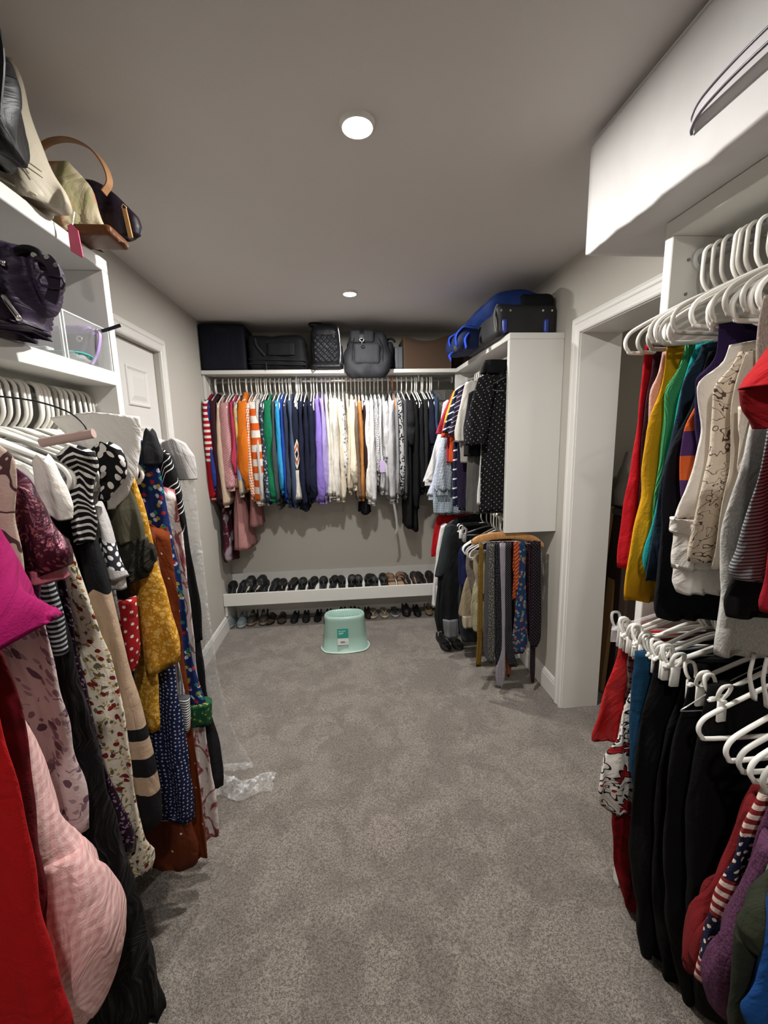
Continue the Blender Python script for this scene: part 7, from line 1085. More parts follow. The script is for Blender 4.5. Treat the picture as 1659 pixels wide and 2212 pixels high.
for i in range(n):
    for k in range(4): Fs.append((G_(0, i, k), G_(0, i+1, k), G_(0, i+1, k+1), G_(0, i, k+1))); Fs.append((G_(1, i, k), G_(1, i, k+1), G_(1, i+1, k+1), G_(1, i+1, k)))
    Fs.append((G_(0, i, 4), G_(0, i+1, 4), G_(1, i+1, 4), G_(1, i, 4)))
for i in (0, n):
    for k in range(4): Fs.append((G_(0, i, k), G_(0, i, k+1), G_(1, i, k+1), G_(1, i, k)))
mb = fabric('solid|#4a3a2e'); part('front_panel', mesh('front_panel', V, Fs), mb, t); m = MB(); m.box(-.185, -.179, -.139, .145, 0, .232); m.box(.179, .185, -.139, .145, 0, .24); m.box(-.179, .179, .139, .145, 0, .235); m.box(-.179, .179, -.139, .139, 0, .006); part('side_panels', m.me('side_panels'), mb, t)
t = thing('folded_blanket', 'dark brown folded blanket beside the fabric bin in the corner', 'blanket', (.95, 3.52, Z)); part('folds', rbox('folds', .20, .24, .20, .04, 14, None, 8, .006), fabric('solid|#241c18'), t)
# --- wheeled duffel on the far corner unit
t = thing('wheeled_duffel', 'blue and black wheeled duffel with rivets on the corner unit', 'bag', (.995, 2.62, 2.073))
part('base_shell', rbox('base_shell', .33, .62, .165, .03, 18, None, 1, .002), simple('black_shell', lin('#1a1a1c')[:3], .55), t)
def dome(V): V[:, 0] -= .02*V[:, 2]/.1; V[:, 2] *= 1-.25*np.clip((V[:, 0]+.02)/.16, -1, 1)**2
part('bag_body', rbox('bag_body', .335, .60, .16, .075, 22, dome, 5, .006), fabric('nylon|#17306a'), t, (-.005, .01, .095)); part('dark_end', rbox('dark_end', .22, .10, .12, .045, 14, None, 6, .004), fabric('nylon|#0f1013'), t, (.055, -.255, .105))
M_bluep = simple('blue_plastic', lin('#2a3f9a')[:3], .35)
for x in (-.125, .105): part('foot_rail', rbox('foot_rail', .026, .022, .07, .010, 12), M_bluep, t, (x, -.312, .012))
for x in (-.145, -.095, .085, .135): part('rivet', MB().cyl((0, 0, 0), .006, .006, 'y', 12).me('rivet'), M_silver, t, (x, -.314, .125))
tubeo('grey_piping', [(-.165, -.30, .02), (-.172, -.29, .08), (-.165, -.28, .14), (-.14, -.27, .185)], .005, fabric('nylon|#7e7c78'), t)
part('slumped_pocket', rbox('slumped_pocket', .16, .34, .13, .055, 18, None, 7, .010), fabric('nylon|#152247'), t, (-.205, .16, .002)); part('grey_pocket', rbox('grey_pocket', .09, .20, .09, .035, 14, None, 9, .008), fabric('nylon|#3d3d3f'), t, (-.235, .20, .004))
mbl = fabric('nylon|#1f43b8')
for pts in ([(-.20, -.02, .12), (-.25, -.0, .13), (-.29, .05, .09), (-.285, .08, .035)], [(-.24, -.02, .08), (-.262, -.04, .04), (-.258, -.05, -.01)], [(-.27, .18, .02), (-.305, .16, -.01), (-.30, .15, -.045)], [(-.21, .10, .135), (-.26, .14, .12), (-.30, .19, .10), (-.295, .20, .05)]): ribbon('strap', pts, .036, .003, mbl, t, (0, 1, .2))
# --- garment bag film, wire trouser hanger
t = thing('garment_bag', 'clear plastic garment bag hanging to the carpet beside the white door', 'garment bag', (-.785, 1.397, .004), 0)
part('film', cloth([(1.538, .105, .253, -.002), (1.496, .105, .296, .0), (1.353, .105, .293, .013), (1.16, .105, .289, .033), (.949, .105, .282, .063), (.708, .105, .272, .113), (.467, .105, .267, .183), (.263, .105, .293, .253), (.117, .105, .326, .303)], (.006, .010, .014, .018), 77, 60, 60, .004, 8, .02, wr=1, name='film'), film_mat(), t, (0, 0, -.004))
t2 = thing('blouse', 'white blouse with cuff inside the clear garment bag', 'blouse', (-.785, 1.40, 1.4), 0)
part('body', cloth([(1.534, .202, .282), (1.497, .219, .301), (1.453, .231, .305), (1.421, .247, .305)], (.014, .02, .02, .018), 5, 40, 30, .006, 9, .02, name='body'), fabric('solid|#a8a5a4'), t2, (0, 0, -1.4))
hanger('L', 1.392, 'tube', 'g', 'greyish plastic hanger inside the clear garment bag', 'hangers on the left rod')
def trail():
    n, k = 60, 16; V = []; rg = np.random.RandomState(4)
    for i in range(n):
        a = i/(n-1)
        for j in range(k):
            f = j/(k-1); x = .12+.285*a; y = .262+.11*f+.02*math.sin(9*a); env = math.sin(PI*min(1, f*1.02+.0))**.6*(1-.55*a)
            V.append((x+.006*rg.randn()*f, y, .004+env*(.030+.016*math.sin(31*a+4*f)+.010*math.sin(67*a-9*f))+.003*rg.rand()))
    return mesh('crumpled_hem', V, [(i*k+j, i*k+j+1, (i+1)*k+j+1, (i+1)*k+j) for i in range(n-1) for j in range(k-1)], None, False)
part('crumpled_hem', trail(), film_mat(), t, (0, 0, -.004))

t = thing('clothes_hanger', 'black wire hanger with a pinkish cardboard tube tilted out of the left row', 'hanger', (-.785, .86, 1.672))
mw = simple('black_wire', (.03, .03, .035), .4, .6)
tubeo('wire', [(0, 0, .020), (-.022, 0, .0), (0, 0, -.030), (.10, 0, -.040), (.20, 0, -.052), (.262, 0, -.072), (.290, 0, -.095), (.300, 0, -.118)], .0016, mw, t); tubeo('wire', [(0, 0, -.03), (-.10, 0, -.06), (-.20, 0, -.11), (.06, 0, -.150), (.12, -.01, -.155)], .0016, mw, t)
part('cardboard_tube', MB().cyl((.205, 0, 0), .0088, .095, 'x', 18).me('cardboard_tube', False), simple('pink_card', lin('#b39a93')[:3], .8), t, (.013, -.012, -.165), (0, -.165, .04))
# --- stool
t = thing('step_stool', 'mint green plastic step stool with ribbed top on the carpet', 'stool', (-.055, 2.985, 0))
M_mint = NT('mint_plastic', .38, 0, .45); M_mint.base(M_mint.mix(M_mint.noise(M_mint.ob(), 300., 2.), '#93b3a7', '#9ab9ad')); M_mint.bump(M_mint.noise(M_mint.ob(), 500., 2.), .1, .001); M_mint = M_mint.m
def stad(a, b, n=48):       # stadium outline, half length a, half depth b
    P = []
    for i in range(n):
        th = 2*PI*i/n; c, s_ = math.cos(th), math.sin(th); P.append(((a-b)*(1 if c > 0 else -1)*min(1, abs(c)*1.6)+b*c, b*s_))
    return P
rows_ = [(.178, .112, .0), (.180, .114, .006), (.176, .110, .011), (.166, .101, .014), (.158, .095, .12), (.150, .089, .235), (.151, .090, .252), (.147, .086, .264), (.138, .078, .2695), (.128, .069, .2695), (.126, .067, .2615), (.02, .01, .2615)]
V = []; Fs = []; n = 48
for a, b, z in rows_: V += [(x, y, z) for x, y in stad(a, b)]
for k in range(len(rows_)-1): Fs += [(k*n+i, k*n+(i+1) % n, (k+1)*n+(i+1) % n, (k+1)*n+i) for i in range(n)]
Fs.append(tuple((len(rows_)-1)*n+i for i in range(n))); part('stool_body', mesh('stool_body', V, Fs), M_mint, t)
M_rim = simple('pale_mint_plastic', lin('#c9dcd3')[:3], .35); V, Fs = tube_vf([(x, y, .006) for x, y in stad(.180, .114)], .0042, 8, True); part('base_rim', mesh('base_rim', V, Fs), M_rim, t)
for i in range(15):
    x = -.112+.016*i; d = math.sqrt(max(.0, 1-(max(0, abs(x)-.055)/.072)**2))*.057; part('tread_rib', MB().box(x-.0042, x+.0042, -d, d, .2605, .2700, .0012).me('tread_rib'), M_mint, t)
part('hand_slot', rbox('hand_slot', .004, .06, .02, .0018, 8), simple('slot_black', (.004, .004, .006), .9), t, (-.1525, 0, .20))
st = part('sticker', MB().box(-.040, .040, -.0008, 0, -.062, .062).me('sticker'), simple('sticker_white', (.72, .72, .70), .5), t, (-.015, -.0965, .125), (-.075, 0, .0))
part('teal_print', MB().box(-.040, .040, -.0014, -.0009, -.010, .062).me('teal_print'), simple('sticker_teal', lin('#2f8f80')[:3], .5), st)
m = MB()
for i in range(12): m.box(-.018+.0028*i, -.0168+.0028*i+(.0004 if i % 3 else .001), -.0016, -.0009, -.046, -.034)
part('bar_print', m.me('bar_print'), simple('ink', (.03, .03, .03), .6), st)
m = MB()
for (x0, w, z) in ((-.032, .018, .043), (-.010, .030, .043), (-.030, .036, .030), (-.030, .028, .022), (.012, .02, -.038), (.012, .016, -.043)): m.box(x0, x0+w, -.0019, -.0014, z-.002, z+.002)
part('text_print', m.me('text_print'), simple('print_pale', lin('#b9d8d0')[:3], .6), st)
# --- tie hanger and ties
t = thing('tie_hanger', 'curved light wood tie hanger with a chrome bar beside the doorway', 'hanger', (.905, 2.27, .985))
P = [(-.210, -.030), (-.175, -.008), (-.09, .008), (0, .010), (.09, .000), (.165, -.026), (.212, -.066)]; V = []; Fs = []
Pt = smooth_pts([(a, 0, b) for a, b in P], 6); npt = len(Pt)
for i, p in enumerate(Pt):
    q = i/(npt-1); hh = .024*(1-abs(2*q-1)**4*.45)
    for y in (-.011, .011): V += [(p[0], y, p[2]+.004), (p[0], y*.75, p[2]+.008), (p[0], y*.75, p[2]-hh*1.4), (p[0], y, p[2]-hh*1.2)]
for i in range(npt-1):
    a = i*8; b = a+8
    Fs += [(a, b, b+3, a+3), (a+4, a+7, b+7, b+4), (a+1, a+5, b+5, b+1), (a+2, b+2, b+6, a+6), (a, a+1, b+1, b), (a+3, b+3, b+2, a+2), (a+4, b+4, b+5, a+5), (a+7, a+6, b+6, b+7)]
Fs += [(0, 3, 2, 1), (4, 5, 6, 7), (0, 1, 5, 4), (2, 3, 7, 6)]
Nw = NT('light_wood', .4, 0, .4); Nw.base(Nw.mix(Nw.ss(Nw.noise(Nw.scale(Nw.ob(), 6, 6), 9.0, 4.0, 2.0), .35, .7), '#b98a58', '#a37443')); part('wooden_bar', mesh('wooden_bar', V, Fs), Nw.m, t)
tubeo('chrome_bar', [(-.175, -.012, -.040), (-.08, -.012, -.034), (.05, -.012, -.040), (.19, -.012, -.075)], .0035, M_silver, t)
for i in range(14):
    x = -.165+.0255*i; zz = -.037-.038*max(0, (x-.02)/.17)**1.3; tubeo('tie_peg', [(x, .012, zz-.004), (x, -.012, zz), (x, -.030, zz+.002), (x, -.034, zz+.010)], .0018, M_silver, t, 3)
tubeo('hook', [(-.004, 0, .012), (0, 0, .045), (.016, 0, .065), (.018, 0, .09), (.0, 0, .1), (-.018, 0, .088)], .0025, M_silver, t)
t = thing('necktie', 'narrow gold patterned tie at the left of the tie hanger', 'tie', (0.74, 2.236, 0.203), 0, 'neckties on the tie hanger'); part('blade', cloth([(.948, -.011, .011), (.661, -.012, .013), (.378, -.016, .015), (.262, -.022, .011), (.203, -.021, .012)], (.004, .005, .006), 3, 20, 30, .002, 20, name='blade', ex=.5), fabric('micro|#7a5e20|#3a2c12|0.007|0.35'), t, (0, 0, -0.203)); part('tail', cloth([(.947, -.01, .01), (.6, -.012, .012), (.36, -.014, .014), (.34, -.004, .004)], (.003, .004, .004), 40, 14, 20, .002, 20, name='tail', ex=.5), fabric('micro|#7a5e20|#3a2c12|0.007|0.35'), t, (0, .014, -0.203))
t = thing('necktie', 'plain steel grey tie beside the gold one', 'tie', (0.782, 2.232, 0.229), 0, 'neckties on the tie hanger'); part('blade', cloth([(.948, -.011, .01), (.661, -.022, .021), (.378, -.026, .033), (.266, -.018, .041), (.229, .013, .036)], (.004, .005, .006), 4, 20, 30, .002, 20, name='blade', ex=.5), fabric('solid|#4b4a4c'), t, (0, 0, -0.229)); part('tail', cloth([(.947, -.01, .01), (.6, -.012, .012), (.36, -.014, .014), (.34, -.004, .004)], (.003, .004, .004), 41, 14, 20, .002, 20, name='tail', ex=.5), fabric('solid|#4b4a4c'), t, (0, .014, -0.229))
t = thing('necktie', 'grey tie with small white dots', 'tie', (0.796, 2.228, 0.225), 0, 'neckties on the tie hanger'); part('blade', cloth([(.948, -.016, .016), (.716, -.012, .021), (.435, -.012, .03), (.29, -.009, .033), (.225, .004, .026)], (.004, .005, .006), 5, 20, 30, .002, 20, name='blade', ex=.5), fabric('rdots|#454542|#9a978f|0.011|0.20'), t, (0, 0, -0.225)); part('tail', cloth([(.947, -.01, .01), (.6, -.012, .012), (.36, -.014, .014), (.34, -.004, .004)], (.003, .004, .004), 42, 14, 20, .002, 20, name='tail', ex=.5), fabric('rdots|#454542|#9a978f|0.011|0.20'), t, (0, .014, -0.225))
t = thing('necktie', 'black tie with tiny dots right of the grey dotted one', 'tie', (0.831, 2.236, 0.205), 0, 'neckties on the tie hanger'); part('blade', cloth([(.948, -.016, .016), (.711, -.011, .024), (.429, -.008, .045), (.283, -.002, .049), (.205, .011, .04)], (.004, .005, .006), 6, 20, 30, .002, 20, name='blade', ex=.5), fabric('micro|#0c0c0f|#5a5a66|0.010|0.22'), t, (0, 0, -0.205)); part('tail', cloth([(.947, -.01, .01), (.6, -.012, .012), (.36, -.014, .014), (.34, -.004, .004)], (.003, .004, .004), 43, 14, 20, .002, 20, name='tail', ex=.5), fabric('micro|#0c0c0f|#5a5a66|0.010|0.22'), t, (0, .014, -0.205))
t = thing('necktie', 'long silver lavender tie reaching lowest', 'tie', (0.861, 2.232, 0.053), 0, 'neckties on the tie hanger'); part('blade', cloth([(.948, -.018, .019), (.766, -.009, .021), (.542, .005, .025), (.282, .012, .031), (.196, -.023, .034), (.107, -.024, .036), (.053, .0, .018)], (.004, .005, .006), 7, 20, 30, .002, 20, name='blade', ex=.5), fabric('satin|#89838c'), t, (0, 0, -0.053)); part('tail', cloth([(.947, -.01, .01), (.6, -.012, .012), (.36, -.014, .014), (.34, -.004, .004)], (.003, .004, .004), 44, 14, 20, .002, 20, name='tail', ex=.5), fabric('satin|#89838c'), t, (0, .014, -0.053))
t = thing('necktie', 'black tie with thin diagonal silver stripes', 'tie', (0.891, 2.228, 0.192), 0, 'neckties on the tie hanger'); part('blade', cloth([(.948, -.015, .015), (.711, -.011, .024), (.429, -.007, .038), (.283, .003, .053), (.192, .028, .079)], (.004, .005, .006), 8, 20, 30, .002, 20, name='blade', ex=.5), fabric('ds|#0e0d10|#6b6970|0.014|0.15'), t, (0, 0, -0.192)); part('tail', cloth([(.947, -.01, .01), (.6, -.012, .012), (.36, -.014, .014), (.34, -.004, .004)], (.003, .004, .004), 45, 14, 20, .002, 20, name='tail', ex=.5), fabric('ds|#0e0d10|#6b6970|0.014|0.15'), t, (0, .014, -0.192))
t = thing('necktie', 'very dark burgundy tie behind the orange one', 'tie', (0.929, 2.262, 0.291), 0, 'neckties on the tie hanger'); part('blade', cloth([(.948, -.009, .01), (.697, -.003, .019), (.41, .003, .031), (.291, .012, .035)], (.004, .005, .006), 9, 20, 30, .002, 20, name='blade', ex=.5), fabric('solid|#1a0b10'), t, (0, 0, -0.291)); part('tail', cloth([(.947, -.01, .01), (.6, -.012, .012), (.411, -.014, .014), (.391, -.004, .004)], (.003, .004, .004), 46, 14, 20, .002, 20, name='tail', ex=.5), fabric('solid|#1a0b10'), t, (0, .014, -0.291))
t = thing('necktie', 'orange tie with black diagonal stripes', 'tie', (0.942, 2.232, 0.664), 0, 'neckties on the tie hanger'); part('blade', cloth([(.948, -.018, .017), (.872, -.011, .019), (.762, -.002, .02), (.664, .003, .014)], (.004, .005, .006), 10, 20, 30, .002, 20, name='blade', ex=.5), fabric('ds|#b4522c|#17100e|0.022|0.25'), t, (0, 0, -0.664)); part('tail', cloth([(.947, -.01, .01), (.6, -.012, .012), (.784, -.014, .014), (.764, -.004, .004)], (.003, .004, .004), 47, 14, 20, .002, 20, name='tail', ex=.5), fabric('ds|#b4522c|#17100e|0.022|0.25'), t, (0, .014, -0.664))
t = thing('necktie', 'blue tie printed with colourful sea creatures', 'tie', (0.974, 2.228, 0.273), 0, 'neckties on the tie hanger'); part('blade', cloth([(.948, -.017, .016), (.762, -.017, .024), (.567, -.027, .037), (.397, -.041, .048), (.31, -.045, .052), (.273, -.024, .027)], (.004, .005, .006), 11, 20, 30, .002, 20, name='blade', ex=.5), fabric('snow|#1e3054|#6f8290|#8f4a38|#35706e|#8a6a40|0.045'), t, (0, 0, -0.273)); part('tail', cloth([(.947, -.01, .01), (.6, -.012, .012), (.393, -.014, .014), (.373, -.004, .004)], (.003, .004, .004), 48, 14, 20, .002, 20, name='tail', ex=.5), fabric('snow|#1e3054|#6f8290|#8f4a38|#35706e|#8a6a40|0.045'), t, (0, .014, -0.273))
t = thing('necktie', 'dark plum tie between the blue and the checked ones', 'tie', (1.03, 2.262, 0.328), 0, 'neckties on the tie hanger'); part('blade', cloth([(.948, -.014, .014), (.635, -.004, .03), (.403, .004, .044), (.328, .018, .041)], (.004, .005, .006), 12, 20, 30, .002, 20, name='blade', ex=.5), fabric('micro|#1c0f16|#5a3a48|0.014|0.25'), t, (0, 0, -0.328)); part('tail', cloth([(.947, -.01, .01), (.6, -.012, .012), (.448, -.014, .014), (.42800000000000005, -.004, .004)], (.003, .004, .004), 49, 14, 20, .002, 20, name='tail', ex=.5), fabric('micro|#1c0f16|#5a3a48|0.014|0.25'), t, (0, .014, -0.328))
t = thing('necktie', 'wide dark tie with silver squares at the right end', 'tie', (1.057, 2.232, 0.305), 0, 'neckties on the tie hanger'); part('blade', cloth([(.948, -.027, .027), (.729, -.015, .035), (.503, -.012, .048), (.344, -.023, .051), (.305, -.004, .03)], (.004, .005, .006), 13, 20, 30, .002, 20, name='blade', ex=.5), fabric('dots|#140c12|#565260|0.014|0.18'), t, (0, 0, -0.305)); part('tail', cloth([(.947, -.01, .01), (.6, -.012, .012), (.425, -.014, .014), (.405, -.004, .004)], (.003, .004, .004), 50, 14, 20, .002, 20, name='tail', ex=.5), fabric('dots|#140c12|#565260|0.014|0.18'), t, (0, .014, -0.305))
t = thing('necktie', 'narrow plum patterned tie hanging below the wide one', 'tie', (1.058, 2.254, 0.063), 0, 'neckties on the tie hanger'); part('blade', cloth([(.948, -.011, .012), (.579, -.008, .023), (.287, -.003, .031), (.137, .0, .034), (.063, .014, .031)], (.004, .005, .006), 14, 20, 30, .002, 20, name='blade', ex=.5), fabric('dots|#1c1016|#565260|0.012|0.18'), t, (0, 0, -0.063)); part('tail', cloth([(.947, -.01, .01), (.6, -.012, .012), (.36, -.014, .014), (.34, -.004, .004)], (.003, .004, .004), 51, 14, 20, .002, 20, name='tail', ex=.5), fabric('dots|#1c1016|#565260|0.012|0.18'), t, (0, .014, -0.063))
t = thing('necktie', 'rust brown tie tip showing low between darker ties', 'tie', (0.911, 2.262, 0.106), 0, 'neckties on the tie hanger'); part('blade', cloth([(.948, -.014, .013), (.499, -.007, .024), (.234, -.006, .034), (.159, -.001, .034), (.106, .012, .024)], (.004, .005, .006), 15, 20, 30, .002, 20, name='blade', ex=.5), fabric('solid|#6e3a24'), t, (0, 0, -0.106)); part('tail', cloth([(.947, -.01, .01), (.6, -.012, .012), (.36, -.014, .014), (.34, -.004, .004)], (.003, .004, .004), 52, 14, 20, .002, 20, name='tail', ex=.5), fabric('solid|#6e3a24'), t, (0, .014, -0.106))

t = thing('price_tag', 'small lilac card tag hanging on the pale grey raglan top', 'tag', (.274, 3.185, 1.295)); part('card', MB().box(-.019, .019, -.001, .001, 0, .088).me('card'), simple('lilac_card', lin('#b9a4cf')[:3], .6), t); part('loop', MB().tube([(0, 0, .085), (.004, .012, .12)], .0008, 6).me('loop'), simple('white_film', (.7, .7, .7), .3), t)
t = thing('wall_strap', 'light grey cord dangling from the grey sweaters toward the shoe shelf', 'cord', (.374, 3.24, .80)); ribbon('cord', [(-.02, 0, .28), (0, 0, .16), (.008, 0, .05), (-.006, 0, 0)], .016, .006, fabric('solid|#8f8f90'), t, (1, 0, 0))

# ------------------------------------------------------------------ shoes
SHM = {}
def shoe_meshes(kind):
    """toe points to +y, length about .25, heel at y = 0"""
    if kind in SHM: return SHM[kind]
    heel = {'flat': .010, 'pump': .055, 'stiletto': .065, 'wedge': .045, 'clog': .028, 'sandal': .014, 'sneaker': .026, 'flip': .020, 'slipper': .014}[kind]; L = .245
    nt = 26; out_u = MB(); T = np.linspace(0, 1, nt)
    def halfw(t): return .036*np.interp(t, [0, .06, .2, .45, .68, .85, .95, 1], [.35, .72, .84, .80, 1.08, .95, .62, .12])*(1.0 if kind not in ('clog', 'sneaker', 'sandal', 'flip') else 1.14)
    def zb(t): return heel*np.interp(t, [0, .2, .45, .68, 1], [1, .92, .5, .03, .12]) if heel > .04 else np.interp(t, [0, .7, 1], [0, 0, .006])
    th = .006 if heel > .04 else {'flat': .007, 'clog': .028, 'sandal': .016, 'sneaker': .026, 'flip': .022, 'slipper': .014}.get(kind, .008)
    # sole
    V = []
    for t in T:
        w = halfw(t); z = zb(t); y = L*t
        V += [(-w, y, z), (w, y, z), (w*1.02, y, z+th), (-w*1.02, y, z+th)]
    Fs = [(i*4+k, i*4+(k+1) % 4, (i+1)*4+(k+1) % 4, (i+1)*4+k) for i in range(nt-1) for k in range(4)]+[(3, 2, 1, 0), tuple((nt-1)*4+q for q in range(4))]
    res = [('sole', mesh('sole', V, Fs))]
    # insole
    V = []
    for t in T[1:-1]: w = halfw(t)*.92; V += [(-w, L*t, zb(t)+th+.0015), (w, L*t, zb(t)+th+.0015)]
    res.append(('insole', mesh('insole', V, [(i*2, i*2+1, i*2+3, i*2+2) for i in range(nt-3)])))
    na = 17
    if kind in ('flat', 'pump', 'stiletto', 'wedge', 'sneaker', 'slipper', 'clog'):
        op0 = {'clog': -.1, 'slipper': .0}.get(kind, .0); op1 = {'flat': .70, 'pump': .70, 'stiletto': .72, 'wedge': .66, 'sneaker': .52, 'slipper': .55, 'clog': .50}[kind]
        hs = {'sneaker': .058, 'clog': .030, 'slipper': .03}.get(kind, .042); ht = {'sneaker': .052, 'clog': .058, 'slipper': .04}.get(kind, .030)
        V = []
        for t in T:
            w = halfw(t)*1.03; z0 = zb(t)+th; 
            top = np.interp(t, [0, .12, .45, op1, .88, 1], [hs, hs*.92, hs*.62, ht, ht*.75, .008]); op = t < op1-.03; k = 0 if op else np.clip((t-(op1-.03))/.12, 0, 1)
            for j in range(na):
                a = -PI/2+PI*j/(na-1); s_ = math.sin(a)      # -1..1 across
                if op:
                    # wall up to the rim, then a thin fold inward
                    q = 1-abs(s_); up = min(1, q/.34); x = math.copysign(w*(1-.05*up), s_) if abs(s_) > .05 else 0
                    if q <= .34: V.append((x, L*t, z0+top*up**.8))
                    else:
                        dn = min(1, (q-.34)/.3); V.append((s_*w*.9, L*t, z0+top*(1-dn)+.001*dn))
                else:
                    arch = (1-abs(s_)**2.6)**.55; V.append((w*math.copysign(abs(s_)**.8, s_), L*t, z0+top*arch))
        Fs = [(i*na+j, i*na+j+1, (i+1)*na+j+1, (i+1)*na+j) for i in range(nt-1) for j in range(na-1)]
        res.append(('upper', mesh('upper', V, Fs)))
    if kind in ('sandal', 'flip', 'clog'):
        bands = {'sandal': [(.60, .09, .050), (.34, .07, .055)], 'flip': [], 'clog': []}[kind]
        for (tc, hw_, h) in bands:
            V = []
            for t in (tc-hw_, tc, tc+hw_):
                w = halfw(t)*1.05
                for j in range(13): a = PI*j/12; V.append((w*math.cos(a), L*t, zb(t)+th*.5+h*math.sin(a)**.8))
            res.append(('strap', mesh('strap', V, [(i*13+j, i*13+j+1, (i+1)*13+j+1, (i+1)*13+j) for i in range(2) for j in range(12)])))
        if kind == 'flip':
            for s_ in (-1, 1):
                V, Fs = tube_vf(smooth_pts([(s_*.036, L*.42, th), (s_*.026, L*.56, th+.028), (0, L*.78, th+.012), (0, L*.80, th)], 4), .006, 8, False, .6); res.append(('strap', mesh('strap', V, Fs)))
    if kind in ('pump', 'wedge'):
        m = MB(); b = .030 if kind == 'pump' else .09; V = [(-.024, .002, heel), (.024, .002, heel), (.026, b*1.6, heel*.86), (-.026, b*1.6, heel*.86), (-.019, .006, 0), (.019, .006, 0), (.019, b, 0), (-.019, b, 0)]
        res.append(('heel', mesh('heel', V, [(0, 3, 2, 1), (4, 5, 6, 7), (0, 1, 5, 4), (1, 2, 6, 5), (2, 3, 7, 6), (3, 0, 4, 7)], None, False)))
    if kind == 'stiletto':
        V = [(-.020, .002, heel), (.020, .002, heel), (.018, .045, heel*.9), (-.018, .045, heel*.9), (-.005, .006, 0), (.005, .006, 0), (.005, .014, 0), (-.005, .014, 0)]
        res.append(('heel', mesh('heel', V, [(0, 3, 2, 1), (4, 5, 6, 7), (0, 1, 5, 4), (1, 2, 6, 5), (2, 3, 7, 6), (3, 0, 4, 7)], None, False)))
    if kind == 'sneaker':
        m = MB()
        for i in range(4): m.tube([(-.018, L*(.50+.06*i), .080-.006*i), (0, L*(.52+.06*i), .086-.008*i), (.018, L*(.50+.06*i), .080-.006*i)], .0025, 6)
        res.append(('laces', m.me('laces', True)))
    SHM[kind] = res; return res
def shoe(kind, label, x, y, z, rz, cols, group, rx=0.0, sc=1.0):
    up, ins, so = cols; t = thing({'flat': 'flat_shoe', 'pump': 'pump_shoe', 'stiletto': 'stiletto_shoe', 'wedge': 'wedge_shoe', 'clog': 'clog', 'sandal': 'sandal', 'sneaker': 'sneaker', 'flip': 'flip_flop', 'slipper': 'slipper'}[kind], label, 'shoe', (x, y, z), 0, group)
    t.rotation_euler = (rx, 0, rz); t.scale = (sc, sc, sc)
    cm = {'sole': so, 'heel': so, 'insole': ins, 'upper': up, 'strap': up, 'laces': '#b9b5ad'}
    for nm, me in shoe_meshes(kind): part(nm, me, simple('shoe_'+nm, lin(cm[nm])[:3], .55 if nm != 'insole' else .8), t)
SHT = math.atan2(.053, .283)
def on_shelf(y): return .290+(y-3.36)*(.053/.283)
BK = '#121214'
SH = [ # x, kind, yaw jitter, upper, insole, sole, what
 (508, 'flat', .10, BK, '#2e2a2c', '#0c0c0c', 'black ballet flats at the far left of the shoe shelf'), (532, 'clog', -.08, '#17181a', '#b7ac90', '#0c0c0c', 'black slip on clogs with cream insoles'), (567, 'flat', .02, '#15161a', '#2a2d33', '#0c0c0c', 'plain black flats third from the left'),
 (601, 'wedge', .04, '#121214', '#8c5f5a', '#0d0d0d', 'black wedges with pink insoles'), (641, 'pump', .0, '#131315', '#2a2a2c', '#0d0d0d', 'black block heeled pumps with bow'), (693, 'stiletto', .0, '#101012', '#3a3a3c', '#2a2a2c', 'black stiletto heels in the middle of the shelf'),
 (735, 'pump', .02, '#101113', '#2a2a2c', '#1b1c1d', 'black rounded heel pumps right of the stilettos'), (776, 'pump', -.05, '#101012', '#2b2b2d', '#121213', 'black pumps leaning together'), (816, 'wedge', .03, '#141416', '#35353a', '#3a3c3c', 'black open wedge shoes with grey soles'),
 (850, 'sandal', .0, '#6d5240', '#a08468', '#3a2c22', 'bronze strappy sandals'), (885, 'flat', .04, '#2c2320', '#8c6c58', '#1b1512', 'dark brown flats with tan insoles'), (920, 'flat', .0, '#1e1216', '#3a2026', '#140c0e', 'dark plum flats at the right end')]
SHX = [-0.938, -0.818, -0.683, -0.527, -0.363, -0.186, -0.03, 0.107, 0.245, 0.393, 0.525, 0.654]
for i, (px, kind, jit, up, ins, so, lb) in enumerate(SH):
    for s_ in (-1, 1):
        gp = .037 if kind not in ('flat', 'clog') else .036
        y0 = 3.375+(.006 if s_ > 0 else 0)
        shoe(kind, ('left' if s_ < 0 else 'right')+' shoe of the '+lb, SHX[i]+s_*gp, y0, on_shelf(y0)+.004, -s_*.06+jit, (up, ins, so), 'pairs on the sloping shoe shelf', SHT, 1.0)
shoe('sneaker', 'left one of the pale blue grey sneakers under the shoe shelf', -1.031, 3.624, .001, PI+-0.05, ('#7f8e92', '#5b534c', '#a3adb0'), 'shoes on the carpet under the shelf', 0, .88)
shoe('sneaker', 'right one of the pale blue grey sneakers under the shoe shelf', -0.945, 3.624, .001, PI+0.05, ('#7f8e92', '#5b534c', '#a3adb0'), 'shoes on the carpet under the shelf', 0, .88)
shoe('sneaker', 'left one of the grey sneakers with tan toe soles under the shoe shelf', -0.854, 3.655, .001, PI+-0.05, ('#3b3430', '#4a4038', '#8d7b69'), 'shoes on the carpet under the shelf', 0, .88)
shoe('sneaker', 'right one of the grey sneakers with tan toe soles under the shoe shelf', -0.768, 3.655, .001, PI+0.05, ('#3b3430', '#4a4038', '#8d7b69'), 'shoes on the carpet under the shelf', 0, .88)
shoe('sandal', 'left one of the dark brown slide sandals under the shoe shelf', -0.699, 3.655, .001, PI+-0.05, ('#231c1a', '#5a4a40', '#17110f'), 'shoes on the carpet under the shelf', 0, .88)
